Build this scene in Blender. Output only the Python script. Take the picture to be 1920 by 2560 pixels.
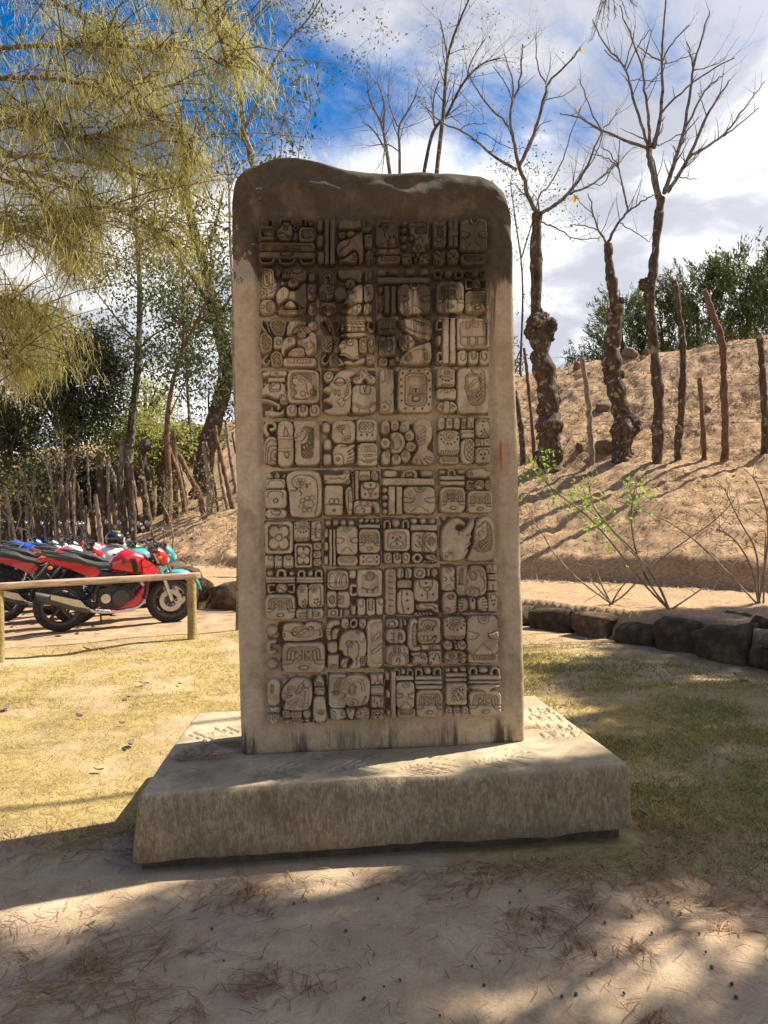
import bpy, bmesh, math, random
import numpy as np
from mathutils import Vector, Matrix
R = math.radians
SC = bpy.context.scene
COL = SC.collection
for _o in list(bpy.data.objects): bpy.data.objects.remove(_o)

# ------------------------------------------------------------------ camera
CAM_H, PITCH, ROLL, FPX = 1.35, R(1.28), R(1.15), 1923.5      # FPX: focal length in photo pixels (1920 x 2560)
_fw = Vector((0, math.cos(PITCH), math.sin(PITCH))); _rt = Vector((1, 0, 0)); _up = Vector((0, -math.sin(PITCH), math.cos(PITCH)))
CR = _rt*math.cos(ROLL) - _up*math.sin(ROLL); CU = _rt*math.sin(ROLL) + _up*math.cos(ROLL); CF = _fw
cam_d = bpy.data.cameras.new('camera'); cam = bpy.data.objects.new('camera', cam_d); COL.objects.link(cam)
cam.matrix_world = Matrix(((CR.x, CU.x, -CF.x, 0), (CR.y, CU.y, -CF.y, 0), (CR.z, CU.z, -CF.z, CAM_H), (0, 0, 0, 1)))
cam_d.sensor_fit = 'VERTICAL'; cam_d.sensor_height = 36; cam_d.sensor_width = 27; cam_d.lens = 36*FPX/2560
cam_d.clip_start = 0.05; cam_d.clip_end = 2000
SC.camera = cam
CP = Vector((0, 0, CAM_H))
def ray(px, py):                                   # photo pixel -> direction
    return (CF + CR*((px-960)/FPX) + CU*((1280-py)/FPX))
def at_y(px, py, y):                               # point on that ray at ground distance y
    d = ray(px, py); return CP + d*(y/d.y)
def at_z(px, py, z):
    d = ray(px, py); return CP + d*((z-CAM_H)/d.z)

# ------------------------------------------------------------------ sun and sky
SUN_AZ, SUN_EL = math.atan2(0.92, 0.39), R(49)      # azimuth measured from +Y towards +X
SUN_DIR = Vector((math.sin(SUN_AZ)*math.cos(SUN_EL), math.cos(SUN_AZ)*math.cos(SUN_EL), math.sin(SUN_EL)))
sun_d = bpy.data.lights.new('sun', 'SUN'); sun = bpy.data.objects.new('sun', sun_d); COL.objects.link(sun)
sun_d.energy = 5.0; sun_d.angle = R(0.53); sun_d.color = (1.0, 0.92, 0.77)
sun.rotation_euler = (-SUN_DIR).to_track_quat('-Z', 'Y').to_euler()
W = bpy.data.worlds.new('World'); SC.world = W; W.use_nodes = True

class N:                                           # tiny node-graph helper
    def __init__(s, tree): s.t = tree; s.t.nodes.clear()
    def n(s, typ, ins=None, **kw):
        nd = s.t.nodes.new(typ)
        for k, v in kw.items(): setattr(nd, k, v)
        for k, v in (ins or {}).items(): s.set(nd, k, v)
        return nd
    def set(s, nd, k, v):
        sock = nd.inputs[k]
        if isinstance(v, bpy.types.Node): s.t.links.new(v.outputs[0], sock)
        elif isinstance(v, bpy.types.NodeSocket): s.t.links.new(v, sock)
        else:
            if isinstance(v, (tuple, list)) and len(v) == 3 and sock.type == 'RGBA': v = (*v, 1)
            sock.default_value = v
    def math(s, op, a, b=None, c=None, clamp=False):
        nd = s.n('ShaderNodeMath', operation=op, use_clamp=clamp); s.set(nd, 0, a)
        if b is not None: s.set(nd, 1, b)
        if c is not None: s.set(nd, 2, c)
        return nd.outputs[0]
    def vmath(s, op, a, b=None):
        nd = s.n('ShaderNodeVectorMath', operation=op); s.set(nd, 0, a)
        if b is not None: s.set(nd, 1, b)
        return nd.outputs['Value'] if op in ('DOT_PRODUCT', 'LENGTH') else nd.outputs[0]
    def noise(s, vec, scale, detail=4, rough=.55, dist=0, w=None):
        nd = s.n('ShaderNodeTexNoise', {'Scale': scale, 'Detail': detail, 'Roughness': rough, 'Distortion': dist})
        if vec is not None: s.set(nd, 'Vector', vec)
        return nd.outputs[0]
    def ramp(s, f, stops, interp='LINEAR'):
        nd = s.n('ShaderNodeValToRGB', {0: f}); cr = nd.color_ramp; cr.interpolation = interp
        while len(cr.elements) < len(stops): cr.elements.new(.5)
        for e, (p, c) in zip(cr.elements, stops):
            e.position = p; e.color = (*c, 1) if isinstance(c, (tuple, list)) else (c, c, c, 1)
        return nd.outputs[0]
    def mr(s, v, a, b, c=0, d=1, smooth=True):
        nd = s.n('ShaderNodeMapRange', {0: v, 1: a, 2: b, 3: c, 4: d}, interpolation_type='SMOOTHSTEP' if smooth else 'LINEAR', clamp=True) 
        return nd.outputs[0]
    def mix(s, f, a, b, mode='MIX'):
        nd = s.n('ShaderNodeMix', data_type='RGBA', blend_type=mode, clamp_result=False)
        s.set(nd, 0, f); s.set(nd, 6, a); s.set(nd, 7, b); return nd.outputs[2]
    def mapping(s, vec, scale=(1, 1, 1), rot=(0, 0, 0), loc=(0, 0, 0)):
        return s.n('ShaderNodeMapping', {'Vector': vec, 'Scale': scale, 'Rotation': rot, 'Location': loc}).outputs[0]
    def sep(s, v): return s.n('ShaderNodeSeparateXYZ', {0: v}).outputs
    def comb(s, x, y, z): return s.n('ShaderNodeCombineXYZ', {0: x, 1: y, 2: z}).outputs[0]
    def bump(s, h, strength=.5, dist=.01, normal=None):
        nd = s.n('ShaderNodeBump', {'Height': h, 'Strength': strength, 'Distance': dist})
        if normal is not None: s.set(nd, 'Normal', normal)
        return nd.outputs[0]
    def pos(s): return s.n('ShaderNodeNewGeometry').outputs['Position']

def build_world():
    n = N(W.node_tree)
    sky = n.n('ShaderNodeTexSky', sky_type='NISHITA', sun_disc=False, sun_elevation=SUN_EL, sun_rotation=SUN_AZ,
              altitude=1900, air_density=1.0, dust_density=.5, ozone_density=2.5)
    hs = n.n('ShaderNodeHueSaturation', {'Saturation': 1.7, 'Value': 1.0, 'Color': sky.outputs[0]})
    d = n.vmath('NORMALIZE', n.n('ShaderNodeTexCoord').outputs['Generated'])
    x, y, z = n.sep(d)
    zz = n.math('ADD', n.math('MAXIMUM', z, 0.0), .22)
    plane = n.comb(n.math('DIVIDE', x, zz), n.math('DIVIDE', y, zz), 0)
    p2 = n.mapping(plane, scale=(1, 1, 1), loc=(3.1, 1.7, 0))
    big = n.noise(p2, .9, 3, .5, .4)
    fine = n.noise(p2, 3.2, 8, .62, .6)
    sd = n.vmath('DOT_PRODUCT', d, tuple(SUN_DIR))
    near_sun = n.mr(sd, -.1, 1.0, 0, 1, False)
    low = n.mr(z, .27, .50, 1, 0, True)
    cov = n.math('ADD', n.math('MULTIPLY', big, .75), n.math('MULTIPLY', fine, .5))
    cov = n.math('ADD', cov, n.math('MULTIPLY', near_sun, .42))
    cov = n.math('ADD', cov, n.math('MULTIPLY', low, .55))
    mask = n.mr(cov, .86, 1.04)
    shade = n.noise(n.mapping(plane, loc=(7.3, 2.2, 0)), 2.0, 6, .55, .5)
    glow = n.math('POWER', n.mr(sd, .2, 1.0, 0, 1, False), 5.0)
    bright = n.math('ADD', n.math('MULTIPLY', n.mr(shade, .40, .60), 4.0), n.math('MULTIPLY', glow, 7.0))
    bright = n.math('ADD', n.math('ADD', bright, 3.1), n.math('MULTIPLY', low, 1.3))
    ccol = n.mix(1.0, n.mix(n.mr(shade, .38, .6), (.88, .90, 1.0), (1, .985, .95)), n.comb(bright, bright, bright), 'MULTIPLY')
    colr = n.mix(n.math('MULTIPLY', mask, .96), hs, ccol)
    bg = n.n('ShaderNodeBackground', {'Color': colr, 'Strength': .072})
    n.t.links.new(bg.outputs[0], n.n('ShaderNodeOutputWorld').inputs[0])
build_world()
vs = SC.view_settings
vs.view_transform = 'Standard'; vs.look = 'None'; vs.gamma = 1; vs.use_curve_mapping = False; vs.exposure = 1.27
SC.cycles.max_bounces = 6; SC.cycles.diffuse_bounces = 3; SC.cycles.glossy_bounces = 3; SC.cycles.transparent_max_bounces = 8
SC.cycles.use_denoising = True

# ------------------------------------------------------------------ object helpers
rng = np.random.default_rng(7); random.seed(7)
def tag(o, label=None, cat=None, group=None, kind=None):
    if label: o['label'] = label
    if cat: o['category'] = cat
    if group: o['group'] = group
    if kind: o['kind'] = kind
    return o
def mesh_np(name, V, F, smooth=True, mat=None):
    """V (n,3) floats, F list/array of faces (uniform array or ragged list)"""
    me = bpy.data.meshes.new(name)
    V = np.asarray(V, dtype=np.float32)
    if isinstance(F, np.ndarray):
        k = F.shape[1]; lt = np.full(len(F), k, dtype=np.int32); li = F.astype(np.int32).ravel()
    else:
        lt = np.array([len(f) for f in F], dtype=np.int32); li = np.array([i for f in F for i in f], dtype=np.int32)
    me.vertices.add(len(V)); me.vertices.foreach_set('co', V.ravel())
    me.loops.add(len(li)); me.loops.foreach_set('vertex_index', li)
    me.polygons.add(len(lt)); ls = np.zeros(len(lt), dtype=np.int32); ls[1:] = np.cumsum(lt)[:-1]
    me.polygons.foreach_set('loop_start', ls); me.polygons.foreach_set('loop_total', lt)
    me.polygons.foreach_set('use_smooth', np.full(len(lt), smooth, dtype=bool))
    me.update(calc_edges=True)
    if mat: me.materials.append(mat)
    return me
def link(name, me, parent=None, mat=None):
    o = bpy.data.objects.new(name, me); COL.objects.link(o)
    if parent: o.parent = parent
    if mat: 
        o.data.materials.clear(); o.data.materials.append(mat)
    return o
def empty(name, loc=(0, 0, 0), rz=0, rot=None, parent=None):
    o = bpy.data.objects.new(name, None); COL.objects.link(o); o.location = loc
    o.rotation_euler = rot if rot else (0, 0, rz); o.empty_display_size = .1
    if parent: o.parent = parent
    return o
class MB:                                          # collects primitives into one mesh
    def __init__(s): s.V = []; s.F = []; s.n = 0
    def add(s, V, F):
        V = np.asarray(V, float); s.V.append(V); s.F += [tuple(i+s.n for i in f) for f in F]; s.n += len(V); return s
    def box(s, c, size, rot=None, bev=0):
        sx, sy, sz = [v/2 for v in size]
        V = np.array([(x*sx, y*sy, z*sz) for x in (-1, 1) for y in (-1, 1) for z in (-1, 1)])
        if rot is not None: V = V @ np.array(rot.to_3x3().transposed())
        return s.add(V+np.array(c), [(0, 1, 3, 2), (4, 6, 7, 5), (0, 4, 5, 1), (2, 3, 7, 6), (0, 2, 6, 4), (1, 5, 7, 3)])
    def tube(s, pts, rad, seg=8, cap=True):
        P = [Vector(p) for p in pts]; k = len(P)
        if not hasattr(rad, '__len__'): rad = [rad]*k
        V = []; prev = None
        for i in range(k):
            t = (P[min(i+1, k-1)]-P[max(i-1, 0)])
            t = t.normalized() if t.length > 1e-9 else Vector((0, 0, 1))
            a = prev if prev is not None else (Vector((0, 0, 1)) if abs(t.z) < .9 else Vector((1, 0, 0)))
            u = (a - t*a.dot(t)).normalized(); prev = u; w = t.cross(u)
            for j in range(seg):
                an = 2*math.pi*j/seg; V.append(tuple(P[i] + (u*math.cos(an)+w*math.sin(an))*rad[i]))
        F = [(i*seg+j, i*seg+(j+1) % seg, (i+1)*seg+(j+1) % seg, (i+1)*seg+j) for i in range(k-1) for j in range(seg)]
        if cap: F += [tuple(reversed(range(seg))), tuple((k-1)*seg+j for j in range(seg))]
        return s.add(V, F)
    def lathe(s, prof, c=(0, 0, 0), axis='y', seg=24, close=False):
        """prof: list of (radius, along-axis)"""
        V = []
        for r, h in prof:
            for j in range(seg):
                a = 2*math.pi*j/seg; x, z = r*math.cos(a), r*math.sin(a)
                V.append((x, h, z) if axis == 'y' else ((h, x, z) if axis == 'x' else (x, z, h)))
        k = len(prof); F = []
        for i in range(k if close else k-1):
            i2 = (i+1) % k
            F += [(i*seg+j, i2*seg+j, i2*seg+(j+1) % seg, i*seg+(j+1) % seg) for j in range(seg)]
        if not close: F += [tuple(range(seg)), tuple((k-1)*seg+j for j in reversed(range(seg)))]
        return s.add(np.array(V)+np.array(c), F)
    def loft(s, rings, cap=True):
        k = len(rings[0]); V = [p for r in rings for p in r]
        F = [(i*k+j, i*k+(j+1) % k, (i+1)*k+(j+1) % k, (i+1)*k+j) for i in range(len(rings)-1) for j in range(k)]
        if cap: F += [tuple(reversed(range(k))), tuple((len(rings)-1)*k+j for j in range(k))]
        return s.add(V, F)
    def build(s, name, mat, parent=None, smooth=True, fix=True):
        me = mesh_np(name, np.concatenate(s.V), s.F, smooth)
        if fix:
            bm = bmesh.new(); bm.from_mesh(me); bmesh.ops.recalc_face_normals(bm, faces=bm.faces)
            if smooth:
                for e in bm.edges:
                    if len(e.link_faces) == 2 and e.calc_face_angle(0) > R(42): e.smooth = False
            bm.to_mesh(me); bm.free()
        me.materials.append(mat); o = link(name, me, parent); return o
def vnoise(P, scale=1.0, seed=0, octaves=3):
    """value noise in numpy, P (n,2|3) -> about -1..1"""
    P = np.asarray(P, float)*scale; out = np.zeros(len(P)); amp = 1.0; tot = 0
    for o in range(octaves):
        Q = P*(2**o)+seed*17.13+o*5.7; I = np.floor(Q).astype(np.int64); f = Q-I; f = f*f*(3-2*f); d = P.shape[1]
        acc = np.zeros(len(P))
        for c in range(2**d):
            w = np.ones(len(P)); h = np.full(len(P), seed*1013+o*7919, dtype=np.int64)
            for a in range(d):
                b = (c >> a) & 1; w *= f[:, a] if b else 1-f[:, a]
                h = (h ^ ((I[:, a]+b)*(73856093, 19349663, 83492791)[a])) & 0x7fffffff
                h = (h*1103515245+12345) & 0x7fffffff
            acc += w*((h >> 8) % 65536/32768.0-1)
        out += acc*amp; tot += amp; amp *= .5
    return out/tot
def sstep(a, b, x): t = np.clip((np.asarray(x, float)-a)/(b-a), 0, 1); return t*t*(3-2*t)
# ------------------------------------------------------------------ materials
MATS = {}
def mat(name, fn):
    m = bpy.data.materials.new(name); m.use_nodes = True; n = N(m.node_tree)
    b = n.n('ShaderNodeBsdfPrincipled'); out = n.n('ShaderNodeOutputMaterial')
    n.t.links.new(b.outputs[0], out.inputs[0]); fn(n, b); MATS[name] = m; return m
def simple(name, col, rough=.6, metal=0, var=.15, scale=30, coat=0, spec=.5, bump=0):
    def f(n, b):
        tc = n.n('ShaderNodeTexCoord').outputs['Object']
        nz = n.noise(tc, scale, 4, .6)
        lo = tuple(c*(1-var) for c in col); hi = tuple(min(1, c*(1+var)) for c in col)
        n.set(b, 'Base Color', n.ramp(nz, [(.3, lo), (.7, hi)]))
        n.set(b, 'Roughness', n.mr(n.noise(tc, scale*1.7, 3), .3, .7, max(.02, rough*.85), min(1, rough*1.15)))
        n.set(b, 'Metallic', metal); n.set(b, 'Coat Weight', coat); n.set(b, 'Specular IOR Level', spec)
        if bump: n.set(b, 'Normal', n.bump(nz, bump, .01))
    return mat(name, f)

def stone(n, b, grime=True, front=True):
    p = n.pos(); x, y, z = n.sep(p)
    base = n.ramp(n.noise(p, 3.0, 6, .6), [(.25, (.275, .208, .132)), (.5, (.38, .30, .20)), (.78, (.48, .395, .28))])
    fine = n.noise(p, 60, 5, .65)
    base = n.mix(.5, base, n.ramp(fine, [(.3, (.70, .70, .70)), (.7, (1.18, 1.16, 1.14))]), 'MULTIPLY')
    base = n.mix(.8, base, n.ramp(n.noise(p, 19, 5, .7, .4), [(.3, (.78, .77, .75)), (.5, (1, 1, 1)), (.72, (1.16, 1.15, 1.13))]), 'MULTIPLY')
    green = n.mr(n.noise(n.mapping(p, scale=(1, 1, .5)), 1.7, 4), .52, .72)
    base = n.mix(n.math('MULTIPLY', green, .3), base, (.26, .225, .11))
    if grime:                                   # black biofilm: heavy on the crown, running down the middle in streaks
        streak = n.noise(n.mapping(p, scale=(11, 11, .8)), 1.0, 6, .68, .3)
        blot = n.noise(p, 2.2, 5, .6)
        top = n.mr(z, 1.72, 2.95, 0, 1, False)
        mid = n.math('SUBTRACT', 1.0, n.mr(n.math('ABSOLUTE', n.math('SUBTRACT', x, .05)), .34, .62))
        g = n.math('ADD', n.math('MULTIPLY', top, n.math('ADD', .52, n.math('MULTIPLY', mid, .68))), n.math('MULTIPLY', n.mr(streak, .3, .7), .62))
        g = n.math('ADD', g, n.math('MULTIPLY', blot, .35))
        g = n.math('ADD', g, n.math('MULTIPLY', n.mr(z, 2.46, 2.66), .85))
        low = n.mr(n.math('ADD', z, n.math('MULTIPLY', blot, .16)), .44, .66, .46, 0)
        g = n.math('ADD', g, low)
        gm = n.mr(g, .90, 1.22)
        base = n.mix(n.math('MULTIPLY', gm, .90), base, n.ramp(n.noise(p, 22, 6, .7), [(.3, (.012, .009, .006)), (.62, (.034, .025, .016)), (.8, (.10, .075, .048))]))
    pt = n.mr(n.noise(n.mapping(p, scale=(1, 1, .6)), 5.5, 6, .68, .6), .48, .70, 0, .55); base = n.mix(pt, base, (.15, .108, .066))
    n.set(b, 'Roughness', .93); n.set(b, 'Specular IOR Level', .25)
    h = n.math('ADD', n.math('MULTIPLY', n.noise(p, 26, 6, .65), 1.0), n.math('MULTIPLY', fine, .35))
    n.set(b, 'Normal', n.bump(h, .55, .008))
    return base, p, x, y, z
def f_glyph(n, b):
    base, *_ = stone(n, b); n.set(b, 'Base Color', base)
mat('carved_stone', f_glyph)
def f_field(n, b):                              # sunk field stained brown, coloured darker to deepen the shade between signs
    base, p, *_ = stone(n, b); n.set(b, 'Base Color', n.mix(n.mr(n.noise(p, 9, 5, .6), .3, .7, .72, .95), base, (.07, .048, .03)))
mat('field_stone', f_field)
RUST = None
def f_slab(n, b):
    base, p, x, y, z = stone(n, b)
    # rust run below an old iron pin, pale repair patches on the left margin, hairline cracks
    rx, rz = SLAB_RUST
    wob = n.math('MULTIPLY', n.math('SUBTRACT', n.noise(n.mapping(p, scale=(30, 1, 3)), 1, 4), .5), .05)
    dx = n.math('ABSOLUTE', n.math('ADD', n.math('SUBTRACT', x, rx), wob))
    dz = n.math('SUBTRACT', rz, z)
    strk = n.noise(n.mapping(p, scale=(90, 1, 4)), 1, 3, .5)
    m = n.math('MULTIPLY', n.mr(dx, .006, .040, 1, 0), n.math('MULTIPLY', n.mr(dz, -.014, .016), n.mr(dz, .05, .19, 1, 0)))
    m = n.math('MULTIPLY', m, n.mr(strk, .40, .58, .12, 1))
    base = n.mix(m, base, (.30, .062, .010))
    pale = n.math('MULTIPLY', n.mr(n.noise(p, 5.3, 5, .7, .8), .56, .58), n.math('MULTIPLY', n.mr(x, -.52, -.56), n.mr(z, 1.9, 2.1)))
    base = n.mix(n.math('MULTIPLY', pale, .55), base, (.40, .345, .27))
    vo = n.n('ShaderNodeTexVoronoi', {'Vector': n.mapping(p, scale=(1.1, 1.1, .8)), 'Scale': 1.9}, feature='DISTANCE_TO_EDGE')
    vw = n.n('ShaderNodeVectorMath', operation='ADD'); n.set(vw, 0, n.mapping(p, scale=(1.1, 1.1, .8)))
    n.set(vw, 1, n.n('ShaderNodeTexNoise', {'Vector': p, 'Scale': 6, 'Detail': 5}).outputs['Color']); n.set(vo, 'Vector', vw.outputs[0])
    crk = n.math('MULTIPLY', n.mr(vo.outputs['Distance'], .0, .006, 1, 0), n.mr(n.noise(p, 1.3, 2), .5, .6))
    base = n.mix(n.math('MULTIPLY', crk, .6), base, (.05, .04, .03))
    n.set(b, 'Base Color', base)
def f_plinth(n, b):
    base, p, x, y, z = stone(n, b, grime=False)
    # rough-cast upright faces darker, with trowel and brush marks; darker towards the foot
    st = n.noise(n.mapping(p, scale=(30, 14, 11.0), rot=(0, .35, 0)), 2.2, 6, .62, 1.1)
    st2 = n.noise(n.mapping(p, scale=(7, 6, 2.5), rot=(0, -.5, 0)), 3, 4, .6, 1.6)
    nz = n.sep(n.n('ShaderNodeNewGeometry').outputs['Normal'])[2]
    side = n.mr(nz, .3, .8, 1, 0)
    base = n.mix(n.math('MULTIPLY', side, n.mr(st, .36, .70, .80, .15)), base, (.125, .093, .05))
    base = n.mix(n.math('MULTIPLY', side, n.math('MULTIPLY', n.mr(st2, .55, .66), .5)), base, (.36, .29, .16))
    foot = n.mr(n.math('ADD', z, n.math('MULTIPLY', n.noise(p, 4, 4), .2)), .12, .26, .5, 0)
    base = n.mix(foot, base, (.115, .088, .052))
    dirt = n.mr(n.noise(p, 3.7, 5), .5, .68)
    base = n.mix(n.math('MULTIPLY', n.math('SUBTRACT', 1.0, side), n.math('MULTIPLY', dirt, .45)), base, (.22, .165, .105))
    n.set(b, 'Base Color', base)
    h = n.math('ADD', n.math('MULTIPLY', st, n.math('MULTIPLY', side, 1.4)), n.math('MULTIPLY', n.noise(p, 40, 6, .7), .5))
    n.set(b, 'Normal', n.bump(h, .55, .012))
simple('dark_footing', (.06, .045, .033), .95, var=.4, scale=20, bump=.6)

def f_ground(n, b):
    p = n.pos(); x, y, z = n.sep(p)
    at = lambda nm: n.n('ShaderNodeAttribute', attribute_name=nm).outputs['Fac']
    big = n.noise(p, .7, 5, .6); mid = n.noise(p, 4.5, 6, .62); fine = n.noise(p, 90, 5, .7); grain = n.noise(p, 420, 2, .6)
    sand = n.ramp(mid, [(.28, (.32, .225, .142)), (.55, (.44, .32, .21)), (.8, (.52, .40, .275))])
    soil = n.ramp(mid, [(.25, (.22, .135, .075)), (.5, (.37, .245, .15)), (.78, (.48, .345, .22))])
    turf = n.ramp(n.math('ADD', n.math('MULTIPLY', n.noise(p, 14, 6, .7), .6), n.math('MULTIPLY', n.noise(p, 1.6, 4, .6), .4)), [(.34, (.13, .092, .04)), (.5, (.31, .23, .095)), (.66, (.44, .34, .15))])
    needle = n.ramp(n.noise(n.mapping(p, scale=(1, 1, 2)), 22, 6, .75, .6), [(.28, (.13, .075, .038)), (.5, (.35, .225, .128)), (.72, (.54, .385, .235))])
    c = n.mix(at('turf'), sand, turf); c = n.mix(at('soil'), c, soil); c = n.mix(at('hill'), c, needle)
    c = n.mix(.55, c, n.ramp(fine, [(.3, (.72, .72, .72)), (.7, (1.2, 1.2, 1.2))]), 'MULTIPLY')
    c = n.mix(n.math('MULTIPLY', n.mr(big, .5, .68), .35), c, n.mix(.5, c, (.16, .10, .06)))
    n.set(b, 'Base Color', c); n.set(b, 'Roughness', .97); n.set(b, 'Specular IOR Level', .15)
    tread = n.n('ShaderNodeTexVoronoi', {'Vector': p, 'Scale': 42}).outputs['Distance']
    h = n.math('ADD', n.math('MULTIPLY', mid, .9), n.math('MULTIPLY', fine, .45))
    h = n.math('ADD', h, n.math('MULTIPLY', tread, n.math('MULTIPLY', n.mr(big, .45, .6), .12)))
    h = n.math('ADD', h, n.math('MULTIPLY', grain, .12))
    n.set(b, 'Normal', n.bump(h, .65, .025))
# ------------------------------------------------------------------ terrain
D2S = 1920/1659.0
def z0(y): 
    t = np.maximum(np.asarray(y, float)-4, 0); return np.minimum(.027*t, .40)
def base_hit(px, py):
    d = ray(px, py); lo, hi = .5, 200.
    for _ in range(50):
        m = (lo+hi)/2; P = CP+d*m
        if P.z > float(z0(P.y)): lo = m
        else: hi = m
    return CP+d*lo
WALL_PX = [(430, 1312), (512, 1316), (1125, 1345), (1290, 1372), (1450, 1400), (1560, 1420), (1659, 1440)]
WALL = [base_hit(a*D2S, b*D2S) for a, b in WALL_PX]
WALL = [(p.x, p.y) for p in WALL]
WPOLY = np.array([(-16, 24), (-9, 20.5), (-5.6, 17.2)] + WALL + [(4.0, 5.6), (4.9, 2), (6.5, -8)])
def wall_s(x, y):
    x = np.asarray(x, float); y = np.asarray(y, float); best = np.full(x.shape, 1e9); sg = np.ones(x.shape)
    for (ax, ay), (bx, by) in zip(WPOLY[:-1], WPOLY[1:]):
        dx, dy = bx-ax, by-ay; L2 = dx*dx+dy*dy
        t = np.clip(((x-ax)*dx+(y-ay)*dy)/L2, 0, 1); ex, ey = x-ax-t*dx, y-ay-t*dy; d = np.hypot(ex, ey)
        cr = dx*(y-ay)-dy*(x-ax); m = d < best; best = np.where(m, d, best); sg = np.where(m, np.sign(cr), sg)
    return best*sg
T_FOOT, T_CREST = 11.1, 20.9
def tz(x, y, detail=True):
    x = np.asarray(x, float); y = np.asarray(y, float); sh = x.shape; x = x.ravel(); y = y.ravel()
    s = wall_s(x, y); P = np.stack([x, y], 1)
    base = z0(y)
    fade = sstep(-7.5, -4.4, x)
    terr = (.30+.0*np.clip(s, 0, 3))*fade*sstep(-.02, .12, s)
    z = base+terr
    w = vnoise(P, .55, 3, 2)*.35
    t = .6*x+.8*y + w
    T = np.minimum(t, T_CREST+.0)
    hill = .84+.46*(np.minimum(T, 15.2)-T_FOOT)+.57*np.maximum(0, T-15.2) - .035*np.maximum(0, t-T_CREST)
    hill = np.where((t > T_CREST-2.2) & (t < T_CREST), hill-.05*((t-T_CREST+2.2)/2.2)**2, hill)
    hill = np.where(t >= T_CREST, hill-.05, hill)
    on = sstep(T_FOOT-.14, T_FOOT+.05, t)*sstep(-.2, .3, s)
    z = np.where(on > 0, np.maximum(z, z*(1-on)+np.maximum(hill, .84)*on), z)
    if detail:
        rough = sstep(-.1, .3, s)
        up = sstep(T_FOOT-.2, T_FOOT+.3, t)*sstep(-.1, .2, s)
        z = z + vnoise(P, 1.4, 5, 3)*.03*(1+.6*rough) + vnoise(P, 5.5, 6, 3)*(.008+.045*up+.008*rough) + np.minimum(vnoise(P, 2.3, 8, 2), .1)*.13*up
        z = z + vnoise(P, 14, 9, 2)*(.003+.024*up)
        # keep the ground flat where the plinth stands
        pf = sstep(1.9, 1.2, np.hypot(x/1.0, (y-3.8)/.9)); z = z*(1-pf)+0.0*pf
    return z.reshape(sh)
def tz1(x, y): return float(tz(np.array([x]), np.array([y]))[0])
def ground_hit(px, py, ymax=80):
    d = ray(px, py); ts = np.concatenate([np.linspace(1, 12, 300), np.linspace(12.05, ymax, 700)])
    X = CP.x+d.x*ts; Y = CP.y+d.y*ts; Z = CP.z+d.z*ts
    b = Z < tz(X, Y, False)
    i = int(np.argmax(b)) if b.any() else len(ts)-1
    p = CP+d*float(ts[i]); p.z = tz1(p.x, p.y); return p
def lines(c0, c1, step, ext, grow=1.22):
    L = list(np.arange(c0, c1+1e-6, step)); a = []; v = step; q = L[-1]
    while q < ext: v *= grow; q += v; a.append(q)
    b = []; v = step; q = L[0]
    while q > -ext: v *= grow; q -= v; b.append(q)
    return np.array(b[::-1]+L+a)
def masks(x, y, s):
    P = np.stack([x, y], 1); w = vnoise(P, 1.1, 11, 4); w2 = vnoise(P, 3.2, 12, 4)
    turf = sstep(2.95, 3.75, y+w*.55+w2*.35+.12*x)
    near = np.hypot(np.maximum(np.abs(x)-1.1, 0), np.maximum(np.abs(y-3.85)-.8, 0))
    turf = turf*(.35+.65*sstep(-.25, .3, w2+.22+w*.5))
    soil = np.maximum(sstep(-.5, .5, y-(10.4+.56*x)+w*.5)*sstep(1.0, -.5, x), sstep(-1.3, -.2, s+w*.4)*sstep(-2, 0, x))
    hill = sstep(-.05, .25, s)
    return turf, soil, hill
def build_ground():
    gx = lines(-5.6, 9.0, .064, 500); gy = lines(.6, 21.5, .064, 600)
    X, Y = np.meshgrid(gx, gy); x, y = X.ravel(), Y.ravel(); z = tz(x, y); s = wall_s(x, y)
    far = np.hypot(x, y) > 60
    z = np.where(far & (z < 1.0), z-.002*(np.hypot(x, y)-60), z)
    nx, ny = len(gx), len(gy); i = np.arange(nx*ny).reshape(ny, nx)
    F = np.stack([i[:-1, :-1].ravel(), i[:-1, 1:].ravel(), i[1:, 1:].ravel(), i[1:, :-1].ravel()], 1)
    me = mesh_np('ground', np.stack([x, y, z], 1), F)
    turf, soil, hill = masks(x, y, s)
    for nm, v in (('turf', turf), ('soil', soil), ('hill', hill)):
        a = me.attributes.new(nm, 'FLOAT', 'POINT'); a.data.foreach_set('value', v.astype(np.float32))
    o = link('ground', me, mat=mat('ground_mix', f_ground)); tag(o, kind='structure'); return o
ground = build_ground()
# ------------------------------------------------------------------ carved stele on its plinth
S_YAW = R(5.0)
ST_U = Vector((math.cos(S_YAW), math.sin(S_YAW), 0)); ST_N = Vector((math.sin(S_YAW), -math.cos(S_YAW), 0))
ST_O = at_z(601.8, 1892, .32)                      # front left foot of the slab
ROT_ST = Matrix.Rotation(S_YAW, 4, 'Z')
def on_face(px, py):                               # photo pixel -> (u, z) on the slab's front plane
    px = np.asarray(px, float); py = np.asarray(py, float)
    a = (px-960)/FPX; b = (1280-py)/FPX
    d = [CF[k]+CR[k]*a+CU[k]*b for k in range(3)]
    den = d[0]*ST_N.x+d[1]*ST_N.y; num = (ST_O-CP).x*ST_N.x+(ST_O-CP).y*ST_N.y; t = num/den
    P = [CP[k]+d[k]*t for k in range(3)]
    return (P[0]-ST_O.x)*ST_U.x+(P[1]-ST_O.y)*ST_U.y, P[2]-ST_O.z
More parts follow.
